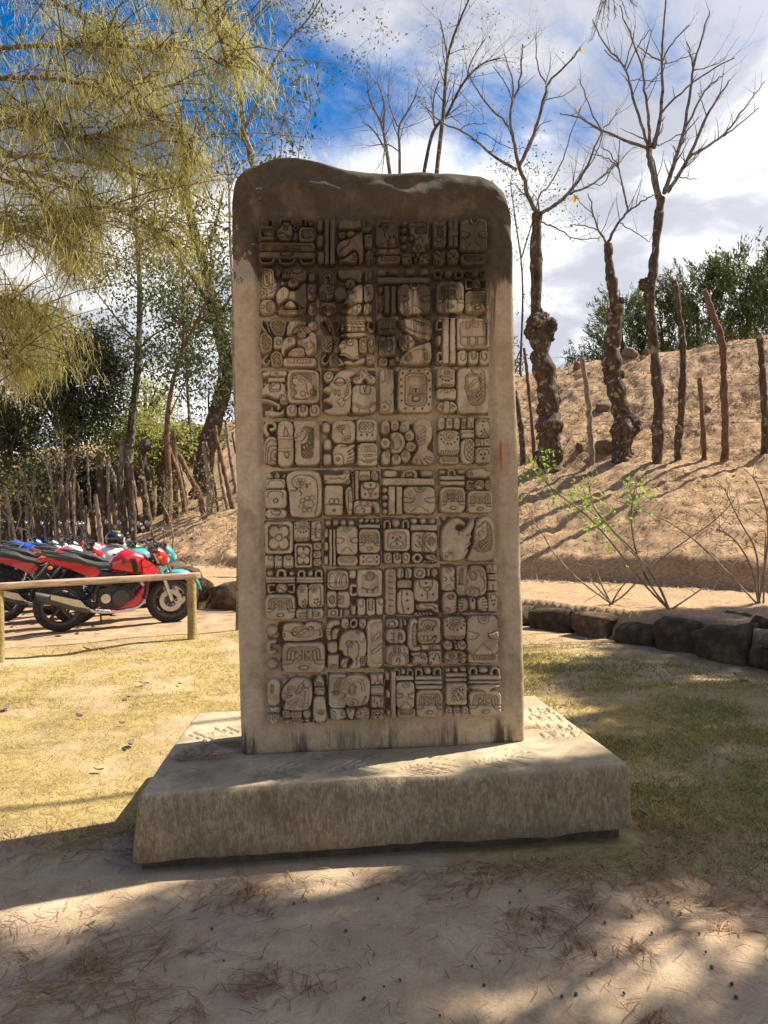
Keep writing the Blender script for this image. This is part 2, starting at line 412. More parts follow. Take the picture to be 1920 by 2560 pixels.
def face_px(u, z):                                 # inverse
    X = ST_O.x+u*ST_U.x; Y = ST_O.y+u*ST_U.y; Z = ST_O.z+z-CAM_H
    w = X*CF.x+Y*CF.y+Z*CF.z
    return 960+FPX*(X*CR.x+Y*CR.y+Z*CR.z)/w, 1280-FPX*(X*CU.x+Y*CU.y+Z*CU.z)/w
TOP_PX = [(497, 420), (500, 398), (508, 378), (530, 358), (565, 343), (600, 331), (640, 331), (680, 341), (720, 352), (750, 359), (800, 362),
          (840, 366), (880, 366), (930, 360), (985, 364), (1040, 370), (1070, 381), (1092, 402), (1105, 436)]
tu, tzz = on_face([p[0]*D2S for p in TOP_PX], [p[1]*D2S for p in TOP_PX])
uBL, _ = on_face(520*D2S, 1630*D2S); uTL, zTL = on_face(500*D2S, 420*D2S)
uBR, _ = on_face(1137*D2S, 1600*D2S); uTR, zTR = on_face(1106*D2S, 440*D2S)
SLAB_D = .36
_rp = ST_O + ST_U*float(on_face(1258, 1112)[0]); SLAB_RUST = (_rp.x, .32+float(on_face(1258, 1104)[1]))
FIELD_PX = [(551*D2S, 470*D2S), (1056*D2S, 470*D2S), (1090*D2S, 1552*D2S), (570*D2S, 1573*D2S)]
def rounded_cube(lx, ly, lz, r):
    """closed box surface on grid lines; returns V (metric), faces, params"""
    W_, D_, H_ = lx[-1], ly[-1], lz[-1]; V = {}; pts = []; F = []
    def vid(i, j, k):
        key = (i, j, k)
        if key not in V: V[key] = len(pts); pts.append((lx[i], ly[j], lz[k]))
        return V[key]
    I, J, K = len(lx)-1, len(ly)-1, len(lz)-1
    for i in range(I):
        for j in range(J):
            F.append((vid(i, j, 0), vid(i, j+1, 0), vid(i+1, j+1, 0), vid(i+1, j, 0))); F.append((vid(i, j, K), vid(i+1, j, K), vid(i+1, j+1, K), vid(i, j+1, K)))
    for i in range(I):
        for k in range(K):
            F.append((vid(i, 0, k), vid(i+1, 0, k), vid(i+1, 0, k+1), vid(i, 0, k+1))); F.append((vid(i, J, k), vid(i, J, k+1), vid(i+1, J, k+1), vid(i+1, J, k)))
    for j in range(J):
        for k in range(K):
            F.append((vid(0, j, k), vid(0, j, k+1), vid(0, j+1, k+1), vid(0, j+1, k))); F.append((vid(I, j, k), vid(I, j+1, k), vid(I, j+1, k+1), vid(I, j, k+1)))
    P = np.array(pts); B = np.array([W_, D_, H_]); C = np.clip(P, r, B-r); d = P-C; L = np.linalg.norm(d, axis=1, keepdims=True)
    Q = np.where(L > 1e-9, C+d/np.maximum(L, 1e-9)*np.minimum(L, r), P)
    return P, Q, np.array(F)
def gl(a, b, step): return np.linspace(a, b, max(2, int(round((b-a)/step))+1))

def build_stele():
    root = empty('carved_stele', ST_O, S_YAW)
    tag(root, 'tall weathered stone stele with a dark broken crown, covered in four columns of carved glyphs', 'stele')
    Wd, Hd = float(uBR-uBL), float(np.max(tzz))
    lx = gl(0, Wd, .013); lz = gl(0, 1.0, .0048); ly = np.concatenate([gl(0, .05, .012), gl(.07, SLAB_D-.05, .03), gl(SLAB_D-.03, SLAB_D, .015)])
    P, Q, F = rounded_cube(lx, ly, lz*Hd, .028)
    a = Q[:, 0]/Wd; b = Q[:, 2]/Hd; c = Q[:, 1]
    hz = np.interp(a, (np.array(tu)-tu[0])/(tu[-1]-tu[0]), tzz)
    hz = hz*1.0 + vnoise(np.stack([a*Wd, c], 1), 6, 21, 3)*.035*sstep(.02, .2, c) - .06*sstep(.1, .36, c)
    z = b*hz
    uL = uBL+(uTL-uBL)*np.clip(z/zTL, 0, 1.02); uR = uBR+(uTR-uBR)*np.clip(z/zTR, 0, 1.02)
    edge = vnoise(np.stack([z, c], 1), 3.5, 22, 4)*.006
    u = uL+(uR-uL)*a + edge*np.where(a < .1, 1, np.where(a > .9, -1, 0))
    # front relief
    front = sstep(.06, .0, c); v = hz-z
    nz = vnoise(np.stack([u*1.6, v*3.4], 1), 2.3, 23, 4)
    back = np.clip(1-c/SLAB_D, 0, 1); crown = sstep(.36, .02, v)*back
    ridge = np.exp(-((v-.135-.035*np.sin(u*6.5+.6)-.02*np.sin(u*15))/.022)**2)*sstep(1.15, .35, u)*.024; dn = crown*(.05*nz+.014*np.sin(v*34+np.sin(u*7)*2.2+u*3)*sstep(.3, .12, v) - .040*sstep(.13, .0, v)*(.6+.8*nz) + .010*vnoise(np.stack([u, v], 1), 11, 28, 3) + ridge)
    dn = dn - front*.012*vnoise(np.stack([u, z], 1), 1.6, 24, 4)*.5 - front*.003*vnoise(np.stack([u, z], 1), 14, 25, 3)
    px, py = face_px(u, z)
    def edge_d(p, q): return ((q[0]-p[0])*(py-p[1])-(q[1]-p[1])*(px-p[0]))/math.hypot(q[0]-p[0], q[1]-p[1])
    inside = np.min([edge_d(FIELD_PX[i], FIELD_PX[(i+1) % 4]) for i in range(4)], axis=0) + vnoise(np.stack([u, z], 1), 18, 26, 2)*2.0
    dn = dn - front*.010*sstep(-2.5, 5.5, inside)
    y = c - dn
    me = mesh_np('slab', np.stack([u, y, z], 1), F)
    link('slab', me, root, mat('slab_stone', f_slab))
    return root
stele = build_stele()

def build_plinth():
    T = [at_z(x*D2S, y*D2S, z) for x, y, z in ((300, 1716, .318), (1364, 1650, .330), (1158, 1501, .335), (428, 1539, .325))]
    B = [at_z(285*D2S, 1867*D2S, .045), at_z(1371*D2S, 1795*D2S, .05)]
    Bk = [T[2]+Vector((.02, .03, -.28)), T[3]+Vector((-.03, .03, -.27))]
    B = B+Bk
    root = empty('stone_plinth', ((T[0]+T[2])/2*1.0)*Vector((1, 1, 0)) if False else Vector((0, 3.85, 0)))
    tag(root, 'broad rough-cast stone plinth with incised patterns on its top, carrying the stele', 'plinth')
    Wd, Dd, Hd = 2.05, 1.40, .28
    P, Q, F = rounded_cube(gl(0, Wd, .0060), gl(0, Dd, .0075), gl(0, Hd, .026), .018)
    a, b, c = Q[:, 0]/Wd, Q[:, 1]/Dd, Q[:, 2]/Hd
    def bil(C):
        C = np.array([tuple(v) for v in C]); A = a[:, None]; Bb = b[:, None]
        return C[0]*(1-A)*(1-Bb)+C[1]*A*(1-Bb)+C[2]*A*Bb+C[3]*(1-A)*Bb
    cc = c[:, None]; V = bil(B)*(1-cc)+bil(T)*cc
    top = sstep(.93, .995, c)
    # uneven cast: lumpy front, ragged lower lip, worn upper edge
    fr = sstep(.06, 0, b)
    nrm = vnoise(np.stack([V[:, 0], V[:, 2]], 1), 2.2, 31, 3)*.022+vnoise(np.stack([V[:, 0]*1.0, V[:, 2]*.8], 1), 13, 32, 3)*.0028
    V[:, 1] += nrm*(fr+sstep(.94, 1, b)); V[:, 0] += nrm*.8*(sstep(.05, 0, a)-sstep(.95, 1, a))
    V[:, 1] += fr*sstep(.75, 1, c)*.012*(1+vnoise(V[:, :1].repeat(2, 1), 7, 37, 3))
    V[:, 2] += sstep(.12, 0, c)*(vnoise(np.stack([V[:, 0], V[:, 1]], 1), 5.5, 33, 4)*.018)
    V[:, 2] += top*vnoise(V[:, :2], 2.1, 34, 3)*.008
    # incised patterns (segments in plinth-top pixels of the photo, turned into positions on the top)
    segs = []
    def seg(*p):
        q = [(300+x/1.238, 1700+y/1.238) for x, y in zip(p[::2], p[1::2])]
        w = [at_z(x, y, .326) for x, y in q]; segs.extend([(w[i].x, w[i].y, w[i+1].x, w[i+1].y) for i in range(len(w)-1)])
    def lattice(x0, y0, x1, y1, k=4):
        w, h = x1-x0, y1-y0
        for i in range(k):
            f = i/(k-1)*.42
            seg(x0+w*f*.3, y1-h*.18*(1-f)-h*f*.3, x0+w*(.55+f*.9), y0+h*f*.5)
            seg(x0+w*(.0+f*.6), y1-h*(.35+f*.6), x0+w*(.6+f*.7), y1-h*(.0+f*.35))
        seg(x0+w*.5, y0+h*.3, x1, y0+h*.55); seg(x0+w*.45, y0+h*.45, x1-w*.1, y0+h*.8)
    lattice(392, 252, 575, 312); lattice(635, 248, 800, 300); lattice(862, 236, 1045, 290); lattice(1092, 214, 1278, 272)
    def diamond(cx, cy, w, h, n=3):
        for f in np.linspace(1, .35, n): seg(cx-w*f, cy, cx, cy-h*f, cx+w*f, cy, cx, cy+h*f, cx-w*f, cy)
    def zigz(x0, y0, x1, y1, n, amp):
        p = []
        for i in range(n+1):
            f = i/n; p += [x0+(x1-x0)*f, y0+(y1-y0)*f+(amp if i % 2 else -amp)]
        seg(*p)
    diamond(1352, 160, 44, 17); zigz(1285, 148, 1420, 150, 8, 9); zigz(1300, 178, 1425, 172, 8, 9)
    diamond(1305, 108, 38, 13, 2); zigz(1262, 98, 1362, 100, 7, 8); zigz(1262, 124, 1365, 120, 7, 8)
    for cx, cy in ((165, 236), (195, 243), (190, 224), (222, 231), (215, 216), (248, 222), (262, 205), (285, 212)): diamond(cx, cy, 18, 8, 2)
    diamond(290, 160, 34, 13); 
    for cx, cy in ((225, 168), (245, 175), (268, 182), (330, 150), (350, 158)): diamond(cx, cy, 16, 7, 1)
    seg(318, 100, 362, 88); seg(322, 108, 366, 96); seg(330, 116, 368, 104)
    S = np.array(segs); ids = np.where(c > .99)[0]; X = V[ids, 0]; Y = V[ids, 1]; dmin = np.full(len(ids), 9.)
    for ax, ay, bx, by in S:
        dx, dy = bx-ax, by-ay; m = (X > min(ax, bx)-.03) & (X < max(ax, bx)+.03) & (Y > min(ay, by)-.03) & (Y < max(ay, by)+.03)
        if not m.any(): continue
        t = np.clip(((X[m]-ax)*dx+(Y[m]-ay)*dy)/(dx*dx+dy*dy+1e-12), 0, 1); dmin[m] = np.minimum(dmin[m], np.hypot(X[m]-ax-t*dx, Y[m]-ay-t*dy))
    V[ids, 2] -= .016*np.exp(-(dmin/.0042)**2)
    V = V-np.array(tuple(root.location)); F = F[~np.all(P[F, 2] < 1e-9, axis=1)]
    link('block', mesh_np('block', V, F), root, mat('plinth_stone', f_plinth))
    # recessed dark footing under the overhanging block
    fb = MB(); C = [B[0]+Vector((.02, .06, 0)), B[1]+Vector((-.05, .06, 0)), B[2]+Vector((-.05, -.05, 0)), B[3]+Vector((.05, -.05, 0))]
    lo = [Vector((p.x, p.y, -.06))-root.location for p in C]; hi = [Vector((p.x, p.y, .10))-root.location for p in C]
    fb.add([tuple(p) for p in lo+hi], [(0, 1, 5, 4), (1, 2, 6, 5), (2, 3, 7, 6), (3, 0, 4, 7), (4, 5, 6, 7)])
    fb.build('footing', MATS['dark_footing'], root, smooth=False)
    return root
plinth = build_plinth()
# ------------------------------------------------------------------ carved glyphs: every sign is a low relief of its own
K = 4.8794                                         # sign outlines are given in enlarged-photo units (K per photo pixel)
class Sh:
    def __init__(s, f, bb): s.f = f; s.bb = bb
    def __or__(s, o): return Sh(lambda X, Y: np.minimum(s.f(X, Y), o.f(X, Y)), (min(s.bb[0], o.bb[0]), min(s.bb[1], o.bb[1]), max(s.bb[2], o.bb[2]), max(s.bb[3], o.bb[3])))
    def __sub__(s, o): return Sh(lambda X, Y: np.maximum(s.f(X, Y), -o.f(X, Y)), s.bb)
def rr(x0, y0, x1, y1, r=20):
    cx, cy, hx, hy = (x0+x1)/2, (y0+y1)/2, (x1-x0)/2, (y1-y0)/2; r = min(r, hx-1, hy-1)
    def f(X, Y):
        qx, qy = np.abs(X-cx)-hx+r, np.abs(Y-cy)-hy+r
        return np.hypot(np.maximum(qx, 0), np.maximum(qy, 0))+np.minimum(np.maximum(qx, qy), 0)-r
    return Sh(f, (x0, y0, x1, y1))
def el(cx, cy, rx, ry=None):
    ry = ry or rx
    def f(X, Y):
        k = np.hypot((X-cx)/rx, (Y-cy)/ry); g = np.hypot((X-cx)/rx**2, (Y-cy)/ry**2)
        return np.where(g > 1e-9, k*(k-1)/np.maximum(g, 1e-9), -min(rx, ry))
    return Sh(f, (cx-rx, cy-ry, cx+rx, cy+ry))
def _chaikin(P, closed, it):
    for _ in range(it):
        Q = []
        n = len(P)
        rngi = range(n) if closed else range(n-1)
        if not closed: Q.append(P[0])
        for i in rngi:
            a, b = P[i], P[(i+1) % n]; Q += [(a[0]*.75+b[0]*.25, a[1]*.75+b[1]*.25), (a[0]*.25+b[0]*.75, a[1]*.25+b[1]*.75)]
        if not closed: Q.append(P[-1])
        P = Q
    return P
def _segd(P, closed, X, Y):
    d = np.full(X.shape, 1e9); n = len(P)
    for i in range(n if closed else n-1):
        (ax, ay), (bx, by) = P[i], P[(i+1) % n]; dx, dy = bx-ax, by-ay
        t = np.clip(((X-ax)*dx+(Y-ay)*dy)/(dx*dx+dy*dy+1e-9), 0, 1); d = np.minimum(d, np.hypot(X-ax-t*dx, Y-ay-t*dy))
    return d
def pg(*c, s=2):
    P = _chaikin(list(zip(c[::2], c[1::2])), True, s); xs = [p[0] for p in P]; ys = [p[1] for p in P]
    def f(X, Y):
        d = _segd(P, True, X, Y); ins = np.zeros(X.shape, bool); n = len(P)
        for i in range(n):
            (ax, ay), (bx, by) = P[i], P[(i+1) % n]
            if ay == by: continue
            ins ^= ((ay > Y) != (by > Y)) & (X < (bx-ax)*(Y-ay)/(by-ay)+ax)
        return np.where(ins, -d, d)
    return Sh(f, (min(xs), min(ys), max(xs), max(ys)))
def st(w, *c):
    P = _chaikin(list(zip(c[::2], c[1::2])), False, 2); xs = [p[0] for p in P]; ys = [p[1] for p in P]; h = w/2
    return Sh(lambda X, Y: _segd(P, False, X, Y)-h, (min(xs)-h, min(ys)-h, max(xs)+h, max(ys)+h))
GW, GD = 6.5, 19.0                                 # groove half width and depth
def G(sh, w=GW, d=GD): return ('g', sh, w, d)
def L(*c, w=GW, d=GD):
    q = st(.01, *c); return ('g', q, w, d)
def RC(sh, d=18, e=9): return ('r', sh, d, e)
def UP(sh, d=20, e=16): return ('u', sh, d, e)
def DT(x, y, r=13): return ('r', el(x, y, r), 24, 7)
def RG(x, y, r): return G(el(x, y, r))
def X(sh, sp=26): return ('x', sh, sp)
def HL(sh, sp=24, ang=0): return ('h', sh, sp, ang)
def shape_h(sgn, XX, YY, wX, wY):
    sh, ops, H, e = sgn
    x, y = XX+wX, YY+wY
    d = sh.f(x, y); inn = np.maximum(-d, 0)
    q = np.clip(inn/e, 0, 1); h = H*np.sqrt(np.maximum(0, 1-(1-q)**2)) + 7*(1-np.exp(-inn/55.))
    h = np.where(d > 0, -d*2.2, h)
    for op in ops:
        k = op[0]; bb = op[1].bb; pad = 30
        m = (x > bb[0]-pad) & (x < bb[2]+pad) & (y > bb[1]-pad) & (y < bb[3]+pad) & (d < 2)
        if not m.any(): continue
        dd = op[1].f(x[m], y[m])
        if k == 'g': h[m] -= op[3]*np.exp(-(dd/op[2])**2)
        elif k == 'r': h[m] -= op[2]*np.clip(.5-dd/op[3], 0, 1)
        elif k == 'u': 
            t = np.clip(-dd/op[3], 0, 1); h[m] += op[2]*np.sqrt(np.maximum(0, 1-(1-t)**2)) - 9*np.exp(-(np.maximum(dd, 0)/6.)**2)*(dd > 0)
        elif k in 'xh':
            sp = op[2]; ins = dd < -2; xm, ym = x[m], y[m]
            if k == 'x': ax = [(xm+ym*.9)/1.35, (xm-ym*.9)/1.35]
            else: a = math.radians(op[3]); ax = [xm*math.cos(a)+ym*math.sin(a)]
            for v in ax:
                t = np.abs((v/sp) % 1-.5)*sp; h[m] -= np.where(ins, 12*np.exp(-((sp/2-t)/4.5)**2), 0)
            h[m] -= 5*np.exp(-(dd/5.)**2)
    return h
# -- recurring signs
def S(sh, *ops, n='sign', H=58, e=20): return (n, sh, ops, H, e)
def dot(x0, y0, x1, y1): return S(rr(x0, y0, x1, y1, min(x1-x0, y1-y0)*.45), n='dot', e=30)
def ball(cx, cy, rx, ry=None): return S(el(cx, cy, rx, ry), n='dot', e=min(rx, ry or rx)*.8)
def balls(y, r, *xs): return [ball(x, y, r) for x in xs]
def bar(x0, y0, x1, y1, *ops): return S(rr(x0, y0, x1, y1, 10), *ops, n='bar', e=15)
def ring(cx, cy, rx, ry=None, f=.45):
    ry = ry or rx; return S(el(cx, cy, rx, ry)-el(cx, cy, rx*f, ry*f), n='ring', e=16)
def arch(cx, cy, r, h=None, w=None):
    h = h or r; w = w or r*.62
    k = r-w/2; return S(st(w, cx-k, cy+h, cx-k, cy-r*.3, cx-k*.6, cy-r+w/2, cx, cy-r+w/2, cx+k*.6, cy-r+w/2, cx+k, cy-r*.3, cx+k, cy+h), n='arch', e=15)
def cee(x0, y0, x1, y1, w, flip=False):
    a = x1-w/2; b = x0+w/2; t = y0+w/2; u = y1-w/2; m = (y0+y1)/2
    if flip: a, b = x0+w/2, x1-w/2
    return S(st(w, a, t+w*.2, (a+b)/2, t, b, t, b, m, b, u, (a+b)/2, u, a, u-w*.2), n='scroll', e=15)
def tun(x0, y0, x1, y1):
    w, h = x1-x0, y1-y0; q = lambda a, b: (x0+w*a, y0+h*b)
    xa, ya = q(.12, .20); xb, yb = q(.88, .55)
    arc = lambda i: L(x0+w*(.12+i), y0+h*.56, x0+w*(.13+i), y0+h*(.22+i*.8), x0+w*.28, y0+h*(.15+i*.7), x0+w*.72, y0+h*(.15+i*.7), x0+w*(.87-i), y0+h*(.22+i*.8), x0+w*(.88-i), y0+h*.56)
    return S(rr(x0, y0, x1, y1, min(w, h)*.24), arc(0), arc(.07), RC(rr(x0+w*.2, y0+h*.26, x0+w*.8, y0+h*.55, w*.1), 10),
             L(x0, y0+h*.57, x1, y0+h*.57), X(rr(x0+w*.31, y0+h*.27, x0+w*.43, y0+h*.55, 4), w*.1), X(rr(x0+w*.56, y0+h*.27, x0+w*.68, y0+h*.55, 4), w*.1),
             L(x0+w*.29, y0+h*.27, x0+w*.29, y0+h*.55), L(x0+w*.46, y0+h*.27, x0+w*.46, y0+h*.55), L(x0+w*.53, y0+h*.27, x0+w*.53, y0+h*.55), L(x0+w*.71, y0+h*.27, x0+w*.71, y0+h*.55),
             L(x0, y0+h*.70, x0+w*.2, y0+h*.69, x0+w*.26, y0+h*.64, x0+w*.26, y0+h*.57), L(x1, y0+h*.70, x1-w*.2, y0+h*.69, x1-w*.26, y0+h*.64, x1-w*.26, y0+h*.57),
             UP(el(x0+w*.5, y0+h*.8, w*.1, h*.055), 14, 8), G(el(x0+w*.5, y0+h*.8, w*.11, h*.06), 5, 10), n='cartouche')
def face(x0, y0, x1, y1, mouth=True):
    w, h = x1-x0, y1-y0
    lid = lambda s: pg(*[v for a, b in ((.0, .38), (.28, .46), (.36, .44), (.3, .56), (.15, .60), (-.02, .57)) for v in ((x0+w*a if s else x1-w*a), y0+h*b)])
    return S(rr(x0, y0, x1, y1, min(w, h)*.24), UP(lid(1), 16, 12), UP(lid(0), 16, 12), G(lid(1), 5, 9), G(lid(0), 5, 9),
             UP(rr(x0+w*.36, y0-h*.12, x0+w*.66, y0+h*.2, w*.13), 14, 10), RC(rr(x0+w*.42, y0-h*.05, x0+w*.6, y0+h*.14, w*.08), 14), HL(rr(x0+w*.42, y0, x0+w*.6, y0+h*.14, 6), w*.055, 15),
             UP(pg(x0+w*.22, y0+h*1.02, x0+w*.26, y0+h*.88, x0+w*.36, y0+h*.84, x0+w*.4, y0+h*.74, x0+w*.58, y0+h*.74, x0+w*.64, y0+h*.84, x0+w*.74, y0+h*.88, x0+w*.78, y0+h*1.02, s=1), 13, 10),
             RC(el(x0+w*.5, y0+h*.3, w*.12, h*.12), 5, 60), n='face')
def mouth(x0, y0, x1, y1):
    w, h = x1-x0, y1-y0
    return S(rr(x0, y0, x1, y1, h*.42), RC(rr(x0+w*.12, y0+h*.08, x1-w*.12, y0+h*.66, h*.3), 20), HL(rr(x0+w*.16, y0+h*.12, x1-w*.16, y0+h*.6, h*.2), w*.09, 12), n='mouth')
def suf(x0, y0, x1, y1):
    w, h = (x1-x0)/3, y1-y0
    o = []
    for i in range(3):
        a = x0+w*i; sh = rr(a+2, y0, a+w-2, y1, w*.42)
        if i == 1: o.append(S(sh, G(rr(a+w*.3, y0-9, a+w*.7, y0+h*.62, w*.2)), UP(el(a+w*.5, y0+h*.2, w*.12, h*.1), 14, 7), UP(el(a+w*.5, y0+h*.42, w*.12, h*.1), 14, 7), n='scroll', e=16))
        else:
            m = (lambda f: a+w*f) if i == 2 else (lambda f: a+w*(1-f)) 
            o.append(S(sh, L(m(.22), y0+h*.15, m(.2), y0+h*.55, m(.45), y0+h*.75, m(.68), y0+h*.6, m(.66), y0+h*.3, m(.5), y0+h*.25, w=7, d=18), n='scroll', e=16))
    return o
def fringe(x0, y0, x1, y1):
    w, h = x1-x0, y1-y0; ops = [UP(el(x0+w*.52, y0+h*.22, w*.24, h*.2), 16, 9), G(el(x0+w*.52, y0+h*.22, w*.16, h*.13)), G(el(x0+w*.52, y0+h*.27, w*.07, h*.06))]
    for a, b in ((.14, .2), (.17, .36), (.28, .48), (.43, .54), (.6, .54), (.76, .48), (.87, .36), (.9, .2)): ops.append(DT(x0+w*a, y0+h*b, w*.04))
    for i in range(9):
        a = .1+i*.1; ops.append(L(x0+w*a, y0+h*.99, x0+w*(a+.04), y0+h*.9, x0+w*(a+.06), y0+h*.8, w=5))
    return S(rr(x0, y0, x1, y1, w*.26), *ops, n='cartouche')
def loop(w, *c): return S(st(w, *c), n='scroll', e=13)
def leaf(*c, sp=28):
    o = pg(*c); i = Sh(lambda X_, Y_: o.f(X_, Y_)+24, o.bb); return S(o, RC(i, 20, 10), X(i, sp), n='plume')
def fist(x0, y0, x1, y1):
    w, h = x1-x0, y1-y0
    return S(rr(x0, y0, x1, y1, h*.4), RG(x0+w*.25, y0+h*.5, h*.22), *[L(x0+w*.55, y0+h*f, x1, y0+h*f, w=4) for f in (.25, .42, .6, .78)], n='fist', e=16)
def quincunx(x0, y0, x1, y1):
    w, h = x1-x0, y1-y0; c = lambda a, b: el(x0+w*a, y0+h*b, w*.19, h*.18)
    fl = c(.33, .32) | c(.67, .32) | c(.33, .68) | c(.67, .68) | el(x0+w*.5, y0+h*.5, w*.2, h*.2)
    return S(rr(x0, y0, x1, y1, w*.17), RC(rr(x0+w*.13, y0+h*.11, x1-w*.13, y1-h*.11, w*.12), 40), UP(fl, 36, 20), G(el(x0+w*.5, y0+h*.5, w*.12, h*.105)), n='cartouche')
def grapes(cx, cy, r): return [UP(el(cx+a*r, cy+b*r, r), 16, r*.8) for a, b in ((-1.9, 0), (0, -.1), (1.9, 0), (-1, 1.7), (1, 1.7), (0, 3.3))]
def fingers(*seg): return [L(*q, w=6, d=20) for q in seg]
# -- the forty glyph blocks, column by column and row by row
BLK = {}
def blk(crop, row, col, *el_): 
    out = []
    for e_ in el_: out.extend(e_ if isinstance(e_, list) else [e_])
    BLK[(row, col)] = (crop, out)
CROPS = dict(A=(620, 530), B=(920, 530), C=(620, 785), D=(920, 785), E=(630, 1035), F=(920, 1035), G=(640, 1280), H=(930, 1280), I=(640, 1530), J=(930, 1530))
blk('A', 1, 1, arch(275, 148, 42, 35), S(rr(125, 195, 330, 385, 40), RC(rr(172, 235, 330, 335, 35), 30), UP(pg(185, 270, 240, 258, 320, 280, 320, 325, 240, 335, 185, 310), 30, 18), *fingers((190, 285, 240, 283), (190, 303, 240, 306)), n='fist'),
    loop(40, 400, 165, 400, 118, 470, 110, 530, 112, 552, 165), S(pg(345, 270, 400, 200, 430, 160, 500, 150, 548, 200, 555, 300, 525, 382, 395, 382, 350, 330), RG(465, 225, 22), L(350, 305, 420, 280, 460, 312, 525, 330, w=9, d=24), L(370, 350, 430, 335, 520, 350), UP(el(470, 175, 45, 22), 12), n='head'),
    ring(585, 212, 34), arch(675, 150, 42, 35), loop(26, 735, 110, 745, 170, 780, 185, 800, 110),
    S(pg(540, 380, 550, 290, 590, 270, 620, 300, 615, 385), *fingers((570, 300, 565, 380), (595, 300, 592, 380))), S(rr(615, 210, 822, 400, 60), RC(rr(650, 245, 815, 360, 50), 30), UP(pg(660, 290, 720, 278, 760, 300, 750, 345, 690, 355, 655, 325), 30, 18), *fingers((665, 300, 720, 300), (668, 320, 720, 325)), n='fist'),
    S(rr(130, 395, 825, 505, 52), RC(rr(180, 432, 790, 505, 28), 22), X(rr(290, 450, 420, 500, 4), 32), X(rr(525, 450, 655, 500, 4), 32), *[L(a, 440, a, 505) for a in (440, 465, 490)], n='bar'), S(rr(130, 507, 825, 598, 34), UP(el(475, 545, 68, 20), 14, 9), G(el(475, 545, 74, 25)), n='bar'),
    loop(36, 152, 600, 165, 650, 235, 655, 300, 650, 318, 600), loop(36, 388, 600, 400, 650, 475, 658, 545, 650, 568, 600), loop(36, 645, 605, 660, 650, 725, 658, 790, 650, 806, 605))
blk('A', 1, 2, dot(835, 112, 920, 265), dot(838, 305, 925, 465), dot(845, 500, 940, 668), bar(930, 108, 995, 670), bar(997, 118, 1066, 672),
    S(pg(1090, 190, 1150, 108, 1240, 132, 1380, 118, 1430, 105, 1515, 160, 1505, 275, 1410, 282, 1380, 220, 1300, 242, 1180, 238, 1105, 240), X(el(1432, 185, 45, 42), 26), L(1380, 140, 1370, 190, 1400, 230), n='head'), S(pg(1090, 300, 1120, 255, 1190, 250, 1200, 300, 1170, 350, 1110, 345), RG(1155, 290, 24)), ball(1252, 292, 60, 48),
    S(pg(1070, 450, 1130, 370, 1240, 355, 1330, 290, 1392, 250, 1405, 300, 1412, 500, 1405, 662, 1350, 668, 1335, 540, 1290, 480, 1220, 560, 1130, 585, 1078, 560), L(1120, 510, 1170, 460, 1220, 440, 1240, 380), n='head'),
    S(pg(1088, 600, 1190, 580, 1300, 490, 1335, 540, 1350, 620, 1300, 668, 1220, 640, 1095, 665), *fingers((1270, 560, 1330, 550), (1270, 590, 1345, 585), (1260, 615, 1345, 620)), RG(1110, 640, 18), n='foot'),
    S(rr(1405, 295, 1515, 475, 35), UP(el(1447, 378, 36, 40), 16), n='cartouche'), S(rr(1420, 490, 1525, 672, 48), UP(el(1470, 540, 20, 40), 16, 10), *fingers((1450, 610, 1445, 670), (1490, 610, 1495, 670))))
blk('A', 2, 1, S(pg(135, 760, 165, 700, 290, 700, 328, 760, 325, 870, 350, 890, 350, 1000, 310, 1072, 150, 1072, 133, 1000, s=1), G(rr(165, 740, 300, 960, 60)), G(rr(195, 765, 265, 930, 40)), RC(pg(205, 800, 250, 790, 255, 900, 230, 900, 225, 850), 34), G(rr(110, 960, 232, 1090, 45)), RG(180, 1012, 22), *fingers((240, 935, 345, 880), (270, 975, 350, 925), (270, 1020, 345, 965)), n='hand'),
    S(rr(145, 1080, 340, 1265, 85), RG(185, 1178, 22), X(rr(230, 1120, 300, 1235, 30), 26), G(rr(230, 1115, 325, 1240, 60))), S(pg(340, 740, 380, 692, 422, 702, 410, 765, 370, 832, 338, 790), RG(395, 725, 15), n='curl'),
    S(pg(403, 810, 430, 708, 560, 700, 690, 712, 725, 780, 718, 865, 620, 885, 560, 832, 430, 845), G(el(605, 750, 62, 30)), L(440, 780, 460, 730, 480, 710), L(475, 790, 495, 735, 520, 715), L(510, 800, 525, 750, 545, 715), n='head'), S(pg(388, 895, 440, 850, 482, 880, 470, 922, 410, 918), RG(460, 882, 22)), S(el(555, 888, 72, 58), G(pg(520, 885, 550, 860, 580, 880, 550, 905)), n='eye'),
    S(pg(338, 1010, 395, 940, 470, 930, 510, 985, 600, 965, 660, 890, 722, 872, 718, 1000, 712, 1210, 655, 1205, 600, 1140, 500, 1060, 420, 1130, 375, 1162, 345, 1090), L(505, 985, 500, 1060), L(510, 985, 600, 985, 660, 910, 720, 890, w=8), n='head'), S(pg(373, 1200, 500, 1212, 640, 1200, 712, 1180, 702, 1270, 400, 1282, 373, 1250), L(390, 1240, 520, 1238, 640, 1235), n='jaw'), S(pg(440, 1155, 500, 1090, 560, 1115, 620, 1190, 480, 1200), n='tongue'), S(pg(600, 1170, 640, 1130, 660, 1210, 630, 1220)),
    S(rr(735, 725, 825, 880, 38), G(el(770, 758, 25, 15)), n='cartouche'), S(rr(724, 890, 836, 1090, 50), UP(rr(775, 950, 800, 1040, 5) | rr(760, 980, 836, 1010, 5), 16, 9), n='cartouche'), S(pg(738, 1160, 788, 1112, 832, 1150, 838, 1272, 735, 1268), UP(el(793, 1148, 16, 28), 16, 9), *fingers((765, 1220, 762, 1268), (800, 1220, 803, 1268))))
